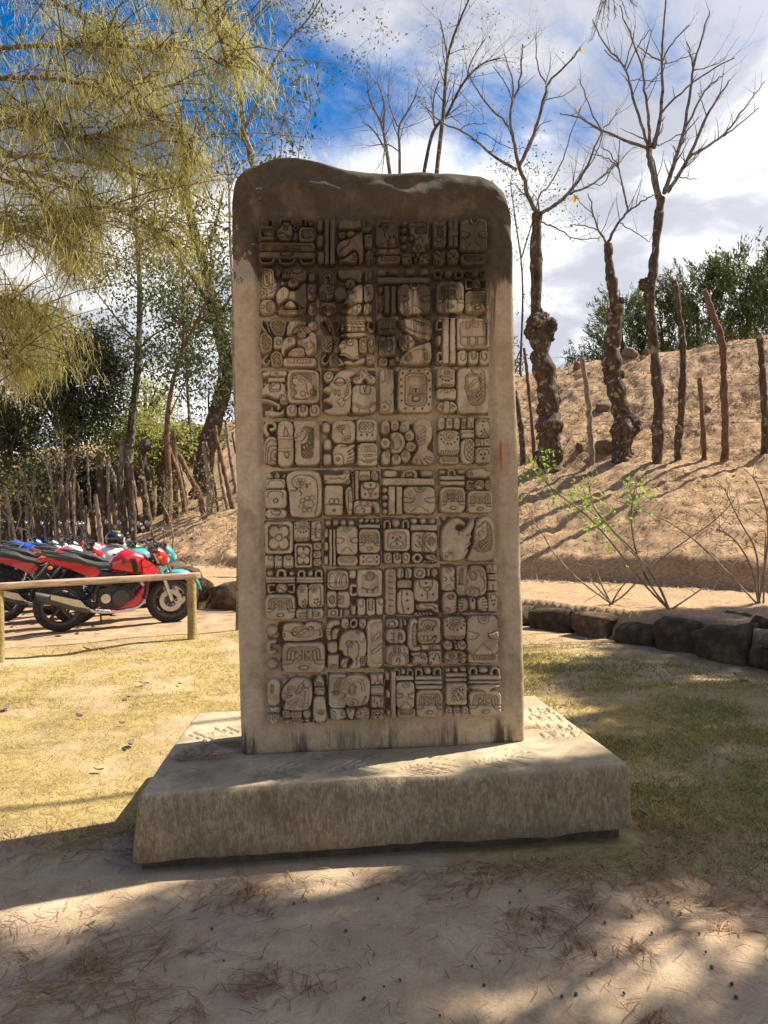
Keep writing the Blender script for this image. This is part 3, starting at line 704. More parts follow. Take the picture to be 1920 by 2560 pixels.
blk('A', 2, 2, S(rr(865, 720, 1072, 925, 60), G(rr(893, 745, 1050, 990, 50)), G(rr(918, 775, 1022, 990, 40)), RC(pg(945, 815, 1000, 815, 1000, 930, 975, 930, 975, 850, 945, 845), 34), n='cartouche'), S(pg(858, 930, 930, 888, 1000, 912, 1065, 908, 1062, 990, 1052, 1062, 1000, 1108, 880, 1108, 858, 1040), G(rr(840, 1010, 942, 1120, 42)), RG(890, 1060, 20), *fingers((960, 960, 1060, 930), (980, 1000, 1060, 965), (985, 1040, 1055, 1010)), n='hand'),
    S(rr(868, 1120, 1080, 1272, 58), G(pg(885, 1185, 1060, 1185, 1050, 1255, 900, 1255)), HL(rr(950, 1190, 1010, 1250, 6), 26, -35), RG(925, 1205, 18), RG(1025, 1210, 18), n='cartouche'),
    S(pg(1083, 760, 1120, 712, 1200, 732, 1300, 714, 1392, 730, 1398, 800, 1380, 885, 1310, 872, 1250, 845, 1150, 852, 1100, 822), n='head'), S(el(1245, 895, 66, 58), L(1240, 895, 1248, 925, 1230, 940), n='eye'), S(el(1125, 1018, 90, 92), n='snout', e=40), S(pg(1195, 960, 1250, 972, 1330, 905, 1405, 895, 1402, 1100, 1385, 1140, 1310, 1120, 1250, 1150, 1180, 1160, 1120, 1165, 1190, 1100), UP(el(1225, 995, 15), 14, 10), UP(el(1262, 993, 15), 14, 10), UP(el(1298, 990, 15), 14, 10), RC(rr(1200, 1015, 1310, 1090, 20), 24), n='head'),
    S(pg(1103, 1215, 1200, 1200, 1260, 1165, 1340, 1128, 1392, 1150, 1382, 1252, 1300, 1272, 1130, 1262), RG(1345, 1175, 15), RG(1315, 1230, 18), L(1130, 1225, 1240, 1200, 1330, 1150), n='jaw'),
    S(pg(1412, 735, 1500, 722, 1512, 885, 1412, 885), L(1460, 740, 1450, 870), RG(1480, 850, 14), n='cartouche'), S(rr(1403, 895, 1526, 1115, 52), RC(rr(1390, 945, 1475, 1070, 35), 22), UP(rr(1420, 985, 1462, 1035, 12), 16, 9), n='cartouche'), S(rr(1403, 1130, 1512, 1272, 48), UP(el(1455, 1175, 22, 36), 16, 9), *fingers((1430, 1230, 1428, 1270), (1475, 1230, 1478, 1270))))
blk('B', 1, 3, S(rr(85, 125, 365, 458, 62), RC(rr(118, 160, 345, 470, 45), 22), L(130, 200, 160, 170, w=9), *grapes(200, 190, 16), DT(262, 325), DT(310, 315), DT(237, 368), DT(250, 420), UP(el(295, 388, 38, 42), 16), L(200, 275, 200, 310, 215, 330), n='cartouche'), *[ball(433, y, 40, 38) for y in (165, 252, 350, 446)],
    S(rr(90, 470, 395, 545, 30), L(235, 472, 240, 545), *fingers((100, 490, 130, 490), (100, 510, 130, 512), (310, 490, 385, 490), (310, 515, 385, 515)), n='bar'), mouth(105, 552, 395, 668),
    S(pg(488, 135, 600, 120, 720, 128, 745, 200, 738, 300, 750, 420, 742, 505, 640, 528, 535, 505, 520, 470, 560, 420, 560, 330, 500, 300, 488, 220), G(rr(500, 160, 700, 215, 12)), HL(rr(500, 160, 700, 215, 12), 36, 0), X(rr(563, 225, 708, 298, 42), 26), G(rr(563, 222, 708, 300, 42), 7), G(el(605, 460, 33, 35)), X(el(605, 460, 30), 24), G(el(720, 460, 36, 38)), X(el(720, 460, 32), 24), L(572, 390, 600, 345, 650, 345, 655, 400), n='head'), ball(525, 345, 30),
    S(rr(400, 530, 530, 672, 42), DT(490, 625, 14), L(420, 580, 500, 575)), *[ball(x, y, r) for x, y, r in ((545, 553, 20), (605, 555, 25), (575, 610, 27))], S(rr(615, 540, 756, 668, 46), UP(el(690, 570, 40, 24), 14), DT(650, 628, 12), DT(728, 622, 12), n='head'))
blk('B', 1, 4, S(rr(775, 110, 948, 482, 75), X(rr(830, 195, 898, 350, 10), 30), UP(rr(780, 200, 825, 362, 24), 12), UP(rr(898, 200, 945, 362, 24), 12), UP(el(865, 138, 24), 14), UP(el(862, 448, 30, 28), 14), L(790, 350, 830, 400, 860, 400, 900, 370), n='cartouche'), S(rr(960, 115, 1088, 462, 16), L(1022, 118, 1022, 245), L(1024, 335, 1024, 460), UP(rr(958, 250, 1090, 332, 6), 14, 9), L(965, 275, 1085, 275, w=4), n='bundle'), face(1100, 110, 1440, 522),
    S(rr(780, 490, 938, 682, 58), L(800, 520, 850, 570, 910, 600), UP(el(822, 650, 22), 12), RG(822, 650, 24), L(880, 500, 890, 560), n='head'), S(rr(945, 485, 1098, 668, 52), UP(el(1015, 515, 42, 34), 14), DT(978, 605, 12), DT(1065, 600, 12), L(1000, 560, 1020, 590, 1040, 560), n='head'), mouth(1110, 525, 1422, 682))
blk('B', 2, 3, *[dot(a, 710, b, 802) for a, b in ((105, 225), (245, 372), (445, 572), (612, 740))], bar(105, 815, 745, 898), ball(148, 965, 40, 46), ball(155, 1205, 42, 50), bar(190, 920, 263, 1265), bar(268, 920, 340, 1262), face(350, 900, 756, 1282))
blk('B', 2, 4, ring(840, 785, 55, 58), ball(968, 772, 58), ring(1098, 788, 62, 60), tun(815, 865, 1165, 1257), ring(1200, 758, 33, 36), ball(1295, 770, 48), ring(1388, 760, 38), cee(1170, 838, 1262, 968, 28), S(rr(1255, 832, 1368, 968, 45), G(rr(1275, 855, 1350, 990, 32)), L(1300, 890, 1330, 930), n='head'), cee(1355, 838, 1442, 968, 28, True), tun(1170, 975, 1456, 1257))
blk('C', 3, 1, loop(24, 230, 235, 170, 160, 175, 100, 215, 95, 245, 140, 265, 235), leaf(255, 100, 350, 68, 480, 100, 472, 180, 440, 292, 325, 282, 268, 180), leaf(158, 250, 220, 238, 305, 295, 305, 435, 250, 492, 165, 482, 145, 350), leaf(320, 460, 272, 520, 278, 625, 335, 662, 435, 655, 430, 530, 400, 470), loop(26, 245, 515, 195, 560, 200, 625, 245, 632, 272, 580),
    S(rr(308, 285, 432, 447, 40), RG(380, 370, 28), n='ear'), S(pg(468, 275, 475, 150, 540, 92, 690, 95, 725, 150, 640, 162, 565, 190, 532, 285), n='crest'), S(pg(525, 275, 560, 180, 640, 155, 750, 160, 790, 260, 720, 265, 600, 235), X(pg(525, 275, 560, 180, 640, 155, 750, 160, 790, 260, 720, 265, 600, 235), 30), H=46, n='brow'), S(el(660, 272, 60, 48), L(600, 275, 720, 275), L(640, 240, 650, 262), n='eye'),
    S(pg(402, 440, 420, 340, 500, 283, 585, 308, 595, 392, 505, 425, 452, 470, 448, 535, 408, 515), RG(510, 337, 18), n='beak'), S(pg(600, 325, 720, 310, 770, 225, 840, 260, 842, 470, 780, 538, 695, 515, 690, 420, 600, 405), UP(el(740, 410, 45), 16, 20), L(770, 360, 815, 420, 800, 480, 760, 530, w=9), n='head'), S(pg(478, 535, 500, 478, 560, 428, 690, 415, 705, 500, 690, 538), RC(rr(520, 475, 640, 540, 30), 20), n='tongue'), S(el(787, 155, 63, 58), DT(763, 128), DT(812, 130), DT(792, 178), n='cap', e=30), mouth(424, 545, 838, 662))
blk('C', 3, 2, loop(24, 960, 235, 900, 170, 905, 110, 945, 100, 990, 150, 1000, 220), leaf(985, 105, 1070, 83, 1135, 98, 1128, 200, 1060, 292, 1005, 200), leaf(888, 280, 960, 248, 1035, 300, 1035, 482, 930, 494, 878, 400), leaf(985, 520, 1040, 498, 1130, 560, 1195, 642, 1020, 664, 975, 600), loop(24, 940, 515, 900, 560, 905, 615, 955, 622, 985, 580), S(rr(1040, 290, 1122, 502, 36), RG(1085, 375, 25), n='ear'),
    S(rr(1122, 83, 1428, 237, 20), L(1125, 112, 1425, 112), L(1125, 145, 1425, 145), L(1125, 182, 1425, 182), *[L(x, 112, x+25, 145, w=4) for x in range(1150, 1420, 50)], *[L(x, 185, x, 235) for x in (1180, 1205, 1260, 1290, 1340, 1365)], n='headdress'), ring(1500, 165, 50, 92, .5), S(pg(1108, 275, 1180, 240, 1440, 238, 1455, 292, 1300, 315, 1180, 305, 1118, 310), n='brow'),
    S(pg(1170, 320, 1290, 308, 1345, 325, 1355, 520, 1342, 552, 1220, 552, 1195, 530, 1130, 525, 1118, 480, 1096, 445, 1092, 405, 1140, 335, s=1), G(rr(1200, 318, 1285, 407, 32)), G(rr(1222, 318, 1262, 368, 20)), UP(el(1140, 415, 42, 32), 18), L(1120, 505, 1190, 510, 1240, 548, w=9), n='head'), loop(30, 1128, 515, 1180, 512, 1240, 552, 1345, 555), S(pg(1138, 605, 1200, 572, 1280, 600, 1350, 555, 1425, 540, 1435, 605, 1350, 645, 1215, 645), L(1150, 590, 1220, 575, 1290, 610), n='jaw'),
    S(rr(1350, 308, 1450, 492, 36), G(rr(1378, 335, 1430, 470, 24)), UP(el(1400, 360, 20), 12), UP(el(1398, 440, 20), 12), n='ear'), S(el(1500, 385, 50, 100), UP(rr(1490, 330, 1512, 415, 6) | rr(1470, 358, 1532, 382, 6), 14, 9), n='cartouche'), S(el(1490, 570, 54, 64), UP(el(1487, 522, 15, 20), 12), DT(1470, 578, 10), DT(1505, 580, 10), n='cartouche'))
blk('C', 4, 1, S(pg(162, 730, 260, 708, 300, 720, 285, 770, 190, 792), n='curl'), S(rr(268, 703, 478, 780, 26), RG(350, 742, 20), DT(350, 742, 12), n='crest'), S(rr(243, 780, 457, 846, 10), n='headdress'), S(pg(240, 850, 460, 840, 472, 1000, 400, 1010, 380, 1060, 300, 1035, 260, 1002, 168, 1008, 168, 950, 200, 890, s=1), G(rr(262, 845, 402, 965, 42)), G(rr(285, 845, 400, 940, 30)), L(290, 900, 340, 870, 345, 850), n='head'), loop(36, 182, 1062, 260, 1070, 330, 1105, 385, 1130, 370, 1165), S(pg(188, 1185, 300, 1178, 400, 1212, 440, 1140, 455, 1235, 350, 1272, 230, 1272), n='jaw'), loop(28, 295, 1155, 310, 1210, 395, 1215),
    S(rr(388, 950, 492, 1117, 25), G(rr(408, 970, 480, 1100, 14)), X(rr(415, 975, 475, 1095, 5), 50), n='ear'), S(rr(475, 688, 872, 1110, 85), RC(rr(515, 728, 840, 1062, 58), 36), UP(pg(530, 850, 560, 760, 620, 740, 730, 800, 800, 900, 790, 1000, 740, 1040, 620, 1060, 540, 1020, 610, 970, 545, 910, 600, 890), 26, 14), UP(el(690, 790, 86, 56), 16), X(el(690, 790, 78, 48), 26), G(el(795, 965, 38, 42)), X(el(795, 965, 34), 20), RG(672, 985, 30), RG(570, 775, 24), L(710, 870, 720, 980, 745, 1000), n='cartouche'), suf(468, 1112, 882, 1266))
blk('C', 4, 2, S(el(985, 780, 62, 70), L(1020, 770, 1000, 740, 960, 750, 955, 800, 990, 815, 1005, 790), n='curl'), S(pg(1008, 860, 1060, 745, 1140, 692, 1250, 700, 1335, 720, 1300, 765, 1240, 785, 1258, 860, 1265, 1000, 1252, 1180, 1200, 1242, 1080, 1248, 960, 1232, 902, 1186, 1028, 1142, 1020, 1110, 908, 1072, 908, 1050, 1002, 1012, 990, 985, 902, 962, 908, 925, s=1), G(pg(1035, 852, 1120, 782, 1205, 850, 1120, 900)), UP(pg(1040, 850, 1120, 785, 1200, 850, 1120, 860), 12), L(1040, 850, 1120, 860, 1200, 852), UP(el(965, 945, 55, 48), 16, 26), G(rr(1052, 940, 1072, 1000, 4)), G(rr(1098, 945, 1125, 1012, 4)), UP(st(44, 1240, 870, 1245, 1000, 1190, 1050), 14), UP(el(1235, 812, 24), 14), *[UP(el(x, y, 14), 14, 8) for x, y in ((1218, 893), (1213, 933), (1208, 965), (1193, 998))], UP(el(1118, 1085, 26) | el(1158, 1100, 24) | el(1140, 1060, 20) | el(1135, 1125, 20), 14, 10), L(905, 1070, 1020, 1115, 1025, 1140, 960, 1160, w=10, d=26), n='head'),
    S(pg(1272, 800, 1350, 770, 1360, 695, 1400, 678, 1450, 688, 1482, 750, 1555, 770, 1565, 842, 1530, 880, 1460, 872, 1440, 812, 1400, 812, 1390, 875, 1300, 875, 1270, 842), DT(1318, 825, 10), DT(1345, 803, 10), RG(1375, 770, 20), X(pg(1385, 700, 1430, 690, 1520, 800, 1480, 810), 24), n='crest'), S(rr(1258, 872, 1567, 1227, 72), G(rr(1360, 862, 1487, 992, 28)), L(1395, 900, 1420, 960, w=4), L(1440, 890, 1415, 965), L(1262, 1102, 1320, 1105, 1360, 1145, 1460, 1145, 1510, 1095, 1567, 1095), L(1262, 1122, 1310, 1125, 1350, 1165, 1470, 1165, 1520, 1115, 1567, 1115), L(1350, 1170, 1340, 1225), L(1475, 1170, 1490, 1222), n='cartouche'))
blk('D', 3, 3, S(rr(108, 58, 342, 277, 48), RC(rr(138, 88, 312, 242, 32), 12), HL(rr(175, 95, 270, 235, 10), 30, 15), L(110, 202, 340, 192), *[DT(x, 255, 7) for x in (185, 220, 255)], n='cartouche'), S(rr(118, 290, 342, 537, 32), L(213, 295, 205, 532), G(rr(220, 345, 287, 477, 26)), UP(rr(225, 375, 265, 445, 12), 12), G(el(165, 400, 22, 32)), X(el(165, 400, 20, 30), 18), n='cartouche'), S(rr(118, 550, 238, 652, 46), RG(180, 600, 28), UP(el(180, 600, 22, 18), 10), n='eye'), S(rr(246, 560, 335, 642, 30), *fingers((285, 575, 330, 575), (285, 595, 332, 595), (285, 615, 330, 618))),
    S(pg(352, 95, 420, 72, 720, 72, 775, 120, 775, 325, 700, 345, 620, 322, 368, 195), L(388, 170, 480, 200, 600, 250, 770, 270, w=10), L(540, 90, 680, 150, 770, 180, w=8), UP(el(590, 130, 14), 12), UP(el(620, 145, 14), 12), UP(el(650, 155, 14), 12), n='jaw'), S(el(466, 365, 106, 106), G(el(478, 355, 74, 88), 8), *[RC(pg(478, 355, 478+62*a, 355+72*b, 478+62*c, 355+72*d, s=0), 16) for a, b, c, d in ((-.9, -.2, -.9, .25), (.9, -.25, .9, .2), (-.3, -.9, .25, -.9), (-.2, .9, .3, .9))], UP(el(482, 355, 22), 20, 10), n='wheel'),
    S(pg(362, 605, 400, 520, 520, 430, 700, 360, 770, 358, 775, 585, 712, 635, 385, 645), RC(pg(440, 560, 520, 470, 640, 438, 735, 465, 735, 610, 430, 610), 22), G(el(482, 535, 50, 46)), X(el(482, 535, 42, 36), 24), G(el(708, 528, 38, 44)), X(el(708, 528, 30, 34), 22), n='jaw'))
blk('D', 3, 4, cee(812, 80, 900, 232, 38), dot(812, 268, 893, 407), cee(822, 468, 908, 618, 38), bar(895, 62, 978, 628), bar(982, 62, 1060, 628), S(rr(1068, 64, 1462, 447, 36), G(rr(1110, 115, 1425, 412, 55)), RC(rr(1128, 132, 1408, 395, 45), 16), UP(el(1205, 160, 20, 30), 18, 10), UP(el(1305, 155, 20, 28), 18, 10), L(1130, 295, 1400, 290), L(1200, 300, 1200, 390), L(1225, 300, 1225, 390), L(1300, 300, 1300, 390), L(1322, 300, 1322, 390), n='cartouche'), suf(1072, 455, 1472, 637))
blk('D', 4, 3, S(rr(133, 680, 312, 1232, 45), UP(rr(125, 690, 197, 857, 38), 18), UP(el(195, 1155, 54, 62), 18, 20), DT(190, 1155, 16), UP(el(240, 1100, 30), 14), L(300, 970, 270, 1000), n='bar'), S(rr(353, 680, 777, 1222, 72), *[DT(x, y, 12) for x, y in ((412, 738), (503, 712), (611, 710), (720, 735), (398, 817), (737, 822), (398, 897), (747, 928), (398, 982), (745, 1023), (402, 1070), (732, 1115), (445, 1163), (550, 1167), (653, 1165))], G(rr(443, 743, 702, 1132, 58), 8), RC(rr(470, 775, 680, 1107, 32), 20), UP(rr(505, 890, 645, 985, 40), 10), RG(550, 945, 24), RG(600, 945, 24), L(480, 985, 690, 985), UP(rr(540, 1015, 622, 1072, 25), 16, 10), G(rr(536, 1011, 626, 1076, 28)), n='cartouche'))
blk('D', 4, 4, S(rr(824, 680, 1058, 908, 42), UP(rr(878, 684, 1015, 782, 42), 16, 10), RC(rr(905, 705, 990, 760, 26), 14), HL(rr(910, 705, 985, 758, 10), 24, 0), *[DT(x, y, 11) for x, y in ((870, 780), (895, 812), (935, 825), (970, 825), (1008, 800))], *[L(x, 905, x+12, 872, w=5) for x in range(880, 1020, 18)], n='cartouche'), S(rr(824, 918, 1068, 1062, 38), L(865, 965, 890, 940, 990, 932, 1030, 955), UP(el(932, 962, 17, 19), 14, 8), UP(el(966, 962, 17, 19), 14, 8), RC(el(945, 1065, 45, 22), 20), n='head'), S(el(955, 1147, 128, 82), L(910, 1070, 905, 1225), L(900, 1070, 893, 1225, w=4), L(982, 1070, 982, 1225), L(860, 1145, 895, 1120, 900, 1170, 860, 1145), L(1045, 1140, 1000, 1115, 990, 1165, 1045, 1140), n='cartouche'),
    S(rr(1073, 672, 1467, 1232, 72), G(rr(1170, 750, 1358, 968, 62), 8), G(rr(1192, 772, 1335, 945, 50), 5), L(1245, 680, 1250, 730, 1330, 775, 1360, 830, w=8), L(1255, 685, 1390, 700, 1410, 760, 1415, 980, 1390, 1090, 1300, 1135, 1220, 1100, 1185, 960, w=8), X(pg(1340, 730, 1395, 735, 1400, 980, 1370, 1080, 1290, 1115, 1215, 1060, 1200, 985, 1330, 980, 1370, 920), 32), UP(st(26, 1225, 900, 1250, 880, 1300, 820), 14, 9), *[UP(el(x, y, 18, 22), 14, 9) for x, y in ((1285, 1000), (1318, 1002), (1345, 985))], n='cartouche'))
blk('E', 5, 1, loop(50, 195, 265, 155, 200, 175, 130, 220, 108, 285, 135, 285, 190, 235, 198), S(pg(138, 635, 148, 420, 155, 325, 215, 275, 290, 288, 315, 320, 315, 612, 230, 628, 195, 600), L(165, 600, 175, 420, 200, 345, 250, 320, 310, 350), L(195, 590, 195, 470, 215, 410, 260, 390, 312, 410), L(230, 600, 230, 500, 260, 450, 310, 450), RC(pg(265, 500, 315, 480, 318, 540, 290, 560), 30), L(240, 560, 270, 590, 310, 570), n='plume'), S(rr(313, 83, 512, 657, 90), UP(rr(300, 290, 525, 320, 10), 16, 9), UP(rr(300, 433, 530, 465, 10), 16, 9), G(pg(382, 283, 410, 140, 452, 288, s=1)), G(pg(388, 475, 430, 565, 468, 475, s=1)), n='bundle'),
    S(rr(518, 83, 832, 637, 72), RC(rr(598, 165, 755, 548, 60), 30), X(rr(690, 175, 752, 430, 20), 28), X(rr(600, 425, 745, 545, 45), 28), n='cartouche'), S(rr(503, 88, 618, 182, 22), L(505, 155, 615, 150), n='hat'), S(rr(508, 180, 692, 388, 85), L(665, 190, 665, 280, 610, 350, 520, 350), DT(615, 220, 12), UP(el(578, 265, 18, 20), 14, 9), DT(540, 305, 12), n='head'), *[ball(x, y, 24, 26) for x, y in ((705, 365), (670, 395), (634, 416))])
blk('E', 5, 2, dot(850, 107, 958, 250), dot(867, 307, 973, 454), dot(864, 483, 976, 637), S(rr(972, 84, 1262, 372, 78), RC(pg(1010, 190, 1080, 140, 1180, 140, 1205, 200, 1200, 400, 980, 400, 985, 230), 16), *grapes(1080, 163, 15), L(1088, 220, 1105, 250, 1110, 265), *[UP(el(x, y, 13), 12, 8) for x, y in ((1120, 330), (1112, 305), (1140, 300), (1160, 285), (1185, 290), (1150, 320))], n='cartouche'),
    S(pg(983, 445, 1020, 378, 1110, 363, 1165, 388, 1250, 358, 1268, 400, 1230, 440, 1262, 460, 1250, 500, 1255, 530, 1245, 575, 1235, 602, 1120, 628, 1050, 642, 988, 612, 980, 500, s=1), G(rr(970, 493, 1112, 660, 58)), UP(el(1048, 560, 14), 12), RG(1048, 560, 17), L(1080, 410, 1140, 410, 1170, 390, w=9), *fingers((1165, 470, 1262, 400), (1170, 505, 1262, 460), (1160, 555, 1255, 510), (1155, 595, 1245, 560)), n='hand'),
    S(rr(1263, 68, 1527, 348, 52), G(rr(1303, 112, 1478, 235, 40)), X(rr(1305, 115, 1475, 205, 35), 32), DT(1330, 267), DT(1400, 265), DT(1463, 267), n='cartouche'), S(rr(1282, 358, 1532, 647, 58), RC(rr(1318, 400, 1500, 470, 26), 16), HL(rr(1370, 405, 1450, 468, 4), 24, 15), UP(rr(1270, 474, 1545, 502, 6), 12, 8), *[UP(el(x, 516, 14), 12, 8) for x in (1375, 1410, 1445)], L(1285, 560, 1335, 560, 1360, 597, 1450, 597, 1480, 560, 1532, 560), *[L(x, 590, x+14, 560, w=5) for x in (1375, 1405, 1435)], n='cartouche'))
blk('E', 6, 1, *[S(pg(*c), L(*m, w=5), n='flame', e=14) for c, m in (((188, 792, 198, 700, 250, 755, 258, 792), (235, 785, 232, 745)), ((272, 792, 300, 692, 338, 750, 338, 792), (305, 785, 305, 735)), ((352, 785, 412, 718, 412, 792), (385, 785, 392, 755)))], S(rr(168, 793, 412, 917, 32), L(203, 865, 208, 822, 250, 812, 370, 812, 388, 860), n='crest'), S(rr(158, 920, 432, 1157, 52), L(193, 1010, 200, 960, 240, 943, 340, 943, 382, 975, 376, 1020), UP(el(295, 1060, 20), 14, 9), RG(295, 1060, 24), n='head'), S(rr(168, 1155, 432, 1282, 62), G(pg(230, 1165, 360, 1165, 348, 1232, 248, 1232)), RC(el(300, 1172, 42, 20), 26), n='jaw'),
    S(pg(410, 800, 430, 735, 520, 686, 760, 688, 845, 740, 858, 900, 858, 1205, 800, 1275, 520, 1270, 455, 1225, 452, 960, 430, 920), L(552, 912, 540, 945, 480, 940, w=10, d=24), L(552, 912, 500, 890, 483, 820, 530, 760, 680, 748, 770, 785, 802, 880, 797, 1100, 770, 1235), *grapes(588, 820, 19), L(588, 900, 588, 955, 615, 970, 600, 998), L(650, 855, 690, 880, 670, 910, 660, 880, 720, 850, w=5), *[UP(el(x, y, r), 16, 10) for x, y, r in ((618, 1062, 25), (672, 1030, 22), (730, 1025, 22), (605, 1125, 22), (642, 1178, 20), (705, 1175, 20))], UP(rr(640, 1065, 750, 1147, 36), 16, 14), n='head'))
blk('E', 6, 2, S(pg(868, 742, 900, 733, 1100, 750, 1118, 688, 1182, 686, 1200, 740, 1182, 780, 1205, 830, 1180, 868, 1130, 858, 900, 864, 870, 852, s=1), *[UP(el(x, 728, 18, 24), 18, 10) for x in (932, 974, 1014)], DT(898, 828, 14), RG(1155, 720, 16), RG(1157, 830, 16), L(940, 792, 1010, 800, 1060, 785, 1110, 812, 1138, 768), n='jaw'), S(rr(878, 868, 1113, 1247, 52), L(882, 1112, 950, 1100, 1060, 1105, 1113, 1117), G(rr(944, 1035, 999, 1107, 26)), G(rr(1001, 1035, 1056, 1107, 26)), DT(1000, 1175, 17), n='cartouche'), S(pg(1128, 920, 1160, 886, 1228, 888, 1228, 1240, 1170, 1240, 1133, 1100), G(rr(1172, 935, 1240, 1180, 24)), L(1175, 1030, 1225, 1050), L(1175, 1060, 1225, 1085), n='cartouche'),
    S(rr(1250, 690, 1302, 1055, 10), n='bar'), S(rr(1214, 750, 1250, 1065, 10), HL(rr(1214, 750, 1250, 1065, 4), 26, 70), n='bar', H=40), ring(1225, 720, 27, 33, .4), S(rr(1293, 693, 1442, 818, 26), G(rr(1315, 755, 1417, 825, 30)), HL(rr(1330, 760, 1400, 818, 10), 18, 10), n='cartouche'), S(pg(1442, 705, 1500, 688, 1542, 740, 1538, 818, 1440, 815), *[L(1450, 810, x, y, w=5) for x, y in ((1480, 700), (1510, 715), (1530, 745), (1535, 780))], n='plume'), S(rr(1318, 828, 1553, 1048, 58), UP(rr(1350, 820, 1507, 917, 42), 10), G(rr(1350, 820, 1507, 917, 42)), DT(1440, 873, 14), G(pg(1408, 925, 1467, 925, 1437, 1010, s=0)), DT(1377, 980, 13), DT(1500, 978, 13), n='head'),
    S(rr(1228, 1053, 1465, 1228, 52) | pg(1440, 1058, 1540, 1070, 1558, 1140, 1553, 1225, 1500, 1225, 1488, 1160, 1450, 1150), L(1315, 1058, 1308, 1105), L(1332, 1058, 1325, 1105), L(1400, 1058, 1392, 1105), L(1418, 1058, 1410, 1105), G(rr(1253, 1122, 1450, 1240, 42)), L(1325, 1165, 1350, 1148, 1370, 1170, 1350, 1210, w=5), RC(pg(1460, 1110, 1490, 1130, 1480, 1230, 1458, 1230), 26), n='cartouche'))
_pet = [S(sh, RC(i, 20), n='petal', e=18) for sh, i in ((rr(146, 83, 262, 257, 52), el(215, 205, 24, 45)), (rr(266, 76, 374, 217, 50), el(320, 165, 26, 30)), (rr(380, 93, 500, 237, 56), el(428, 180, 36, 30)), (el(500, 276, 62, 70), el(488, 285, 30, 28)), (el(513, 406, 72, 64), el(500, 405, 36, 26)), (el(452, 522, 64, 76), el(440, 498, 26, 34)), (el(340, 562, 64, 74), el(336, 535, 26, 38)), (rr(156, 450, 272, 627, 52), el(222, 500, 20, 38)), (el(205, 362, 64, 72), el(203, 364, 22, 26)))]
blk('F', 5, 3, _pet, S(pg(268, 240, 330, 222, 410, 240, 450, 320, 450, 400, 410, 470, 340, 500, 275, 495, 270, 430, 300, 380, 270, 310), RC(el(335, 362, 52, 88), 24), L(340, 255, 400, 320, 400, 400, 345, 450, w=5), RC(pg(255, 320, 310, 330, 310, 420, 255, 430), 30), n='head'),
    S(pg(533, 120, 600, 73, 720, 68, 778, 130, 785, 300, 735, 380, 712, 430, 770, 465, 800, 500, 802, 560, 770, 624, 650, 640, 540, 614, 520, 560, 600, 440, 590, 390, s=1), RC(rr(555, 148, 692, 392, 66), 18), UP(st(26, 560, 270, 680, 205), 14, 8), UP(st(26, 565, 350, 695, 300), 14, 8), L(600, 280, 605, 320), L(640, 265, 645, 305), *fingers((690, 530, 790, 545), (680, 548, 790, 578), (665, 560, 730, 612), (625, 570, 660, 625), (575, 560, 590, 610)), n='foot'))
blk('F', 5, 4, S(rr(836, 48, 932, 204, 44), RC(el(900, 145, 28, 30), 14)), S(rr(935, 56, 1027, 198, 26), L(965, 100, 1010, 98, 985, 105, 970, 130, 995, 145, 1000, 120, w=5)), S(rr(1030, 46, 1114, 198, 42), RC(el(1070, 150, 26, 30), 14)), fringe(838, 205, 1112, 517), mouth(853, 520, 1097, 624), S(rr(1128, 56, 1192, 193, 26), X(el(1158, 145, 20, 32), 18), G(el(1158, 145, 22, 36))), S(rr(1194, 38, 1284, 193, 26), L(1240, 120, 1240, 192)), S(rr(1118, 194, 1288, 307, 20), L(1135, 240, 1280, 240), n='bar'),
    S(rr(1113, 305, 1294, 622, 78), L(1180, 320, 1160, 420, 1165, 540, 1230, 585, 1290, 570), X(pg(1185, 330, 1290, 360, 1294, 560, 1220, 560, 1180, 480), 42), UP(el(1237, 337, 38, 30), 16, 12), DT(1225, 345, 8), DT(1250, 345, 8), n='plume'), S(rr(1290, 58, 1482, 303, 74), L(1310, 130, 1340, 80, 1420, 75, 1465, 130, 1465, 220, 1440, 290), DT(1370, 105, 9), DT(1395, 105, 9), DT(1380, 155, 8), DT(1365, 225, 9), DT(1400, 205, 9), DT(1365, 275, 9), RG(1408, 255, 24), n='head'), S(rr(1295, 305, 1482, 407, 6), L(1355, 310, 1355, 400), L(1395, 310, 1395, 400), L(1300, 330, 1340, 330, 1340, 360, 1300, 360, w=5), L(1475, 330, 1430, 330, 1430, 360, 1475, 360, w=5), n='bar'), S(rr(1295, 408, 1487, 612, 42), L(1330, 480, 1335, 445, 1400, 435, 1450, 450, 1455, 490), DT(1360, 503), DT(1408, 497, 10), DT(1388, 548, 12), n='head'))
blk('F', 6, 3, dot(183, 688, 357, 778), S(st(46, 422, 768, 424, 725, 470, 698, 540, 698, 576, 725, 576, 768), n='arch'), S(rr(445, 715, 550, 772, 14), H=36), dot(630, 683, 792, 772), bar(172, 783, 810, 877), *[ball(208, y, 38) for y in (933, 1021, 1108, 1191)], bar(243, 883, 327, 1230), bar(332, 883, 414, 1230), face(418, 883, 812, 1224))
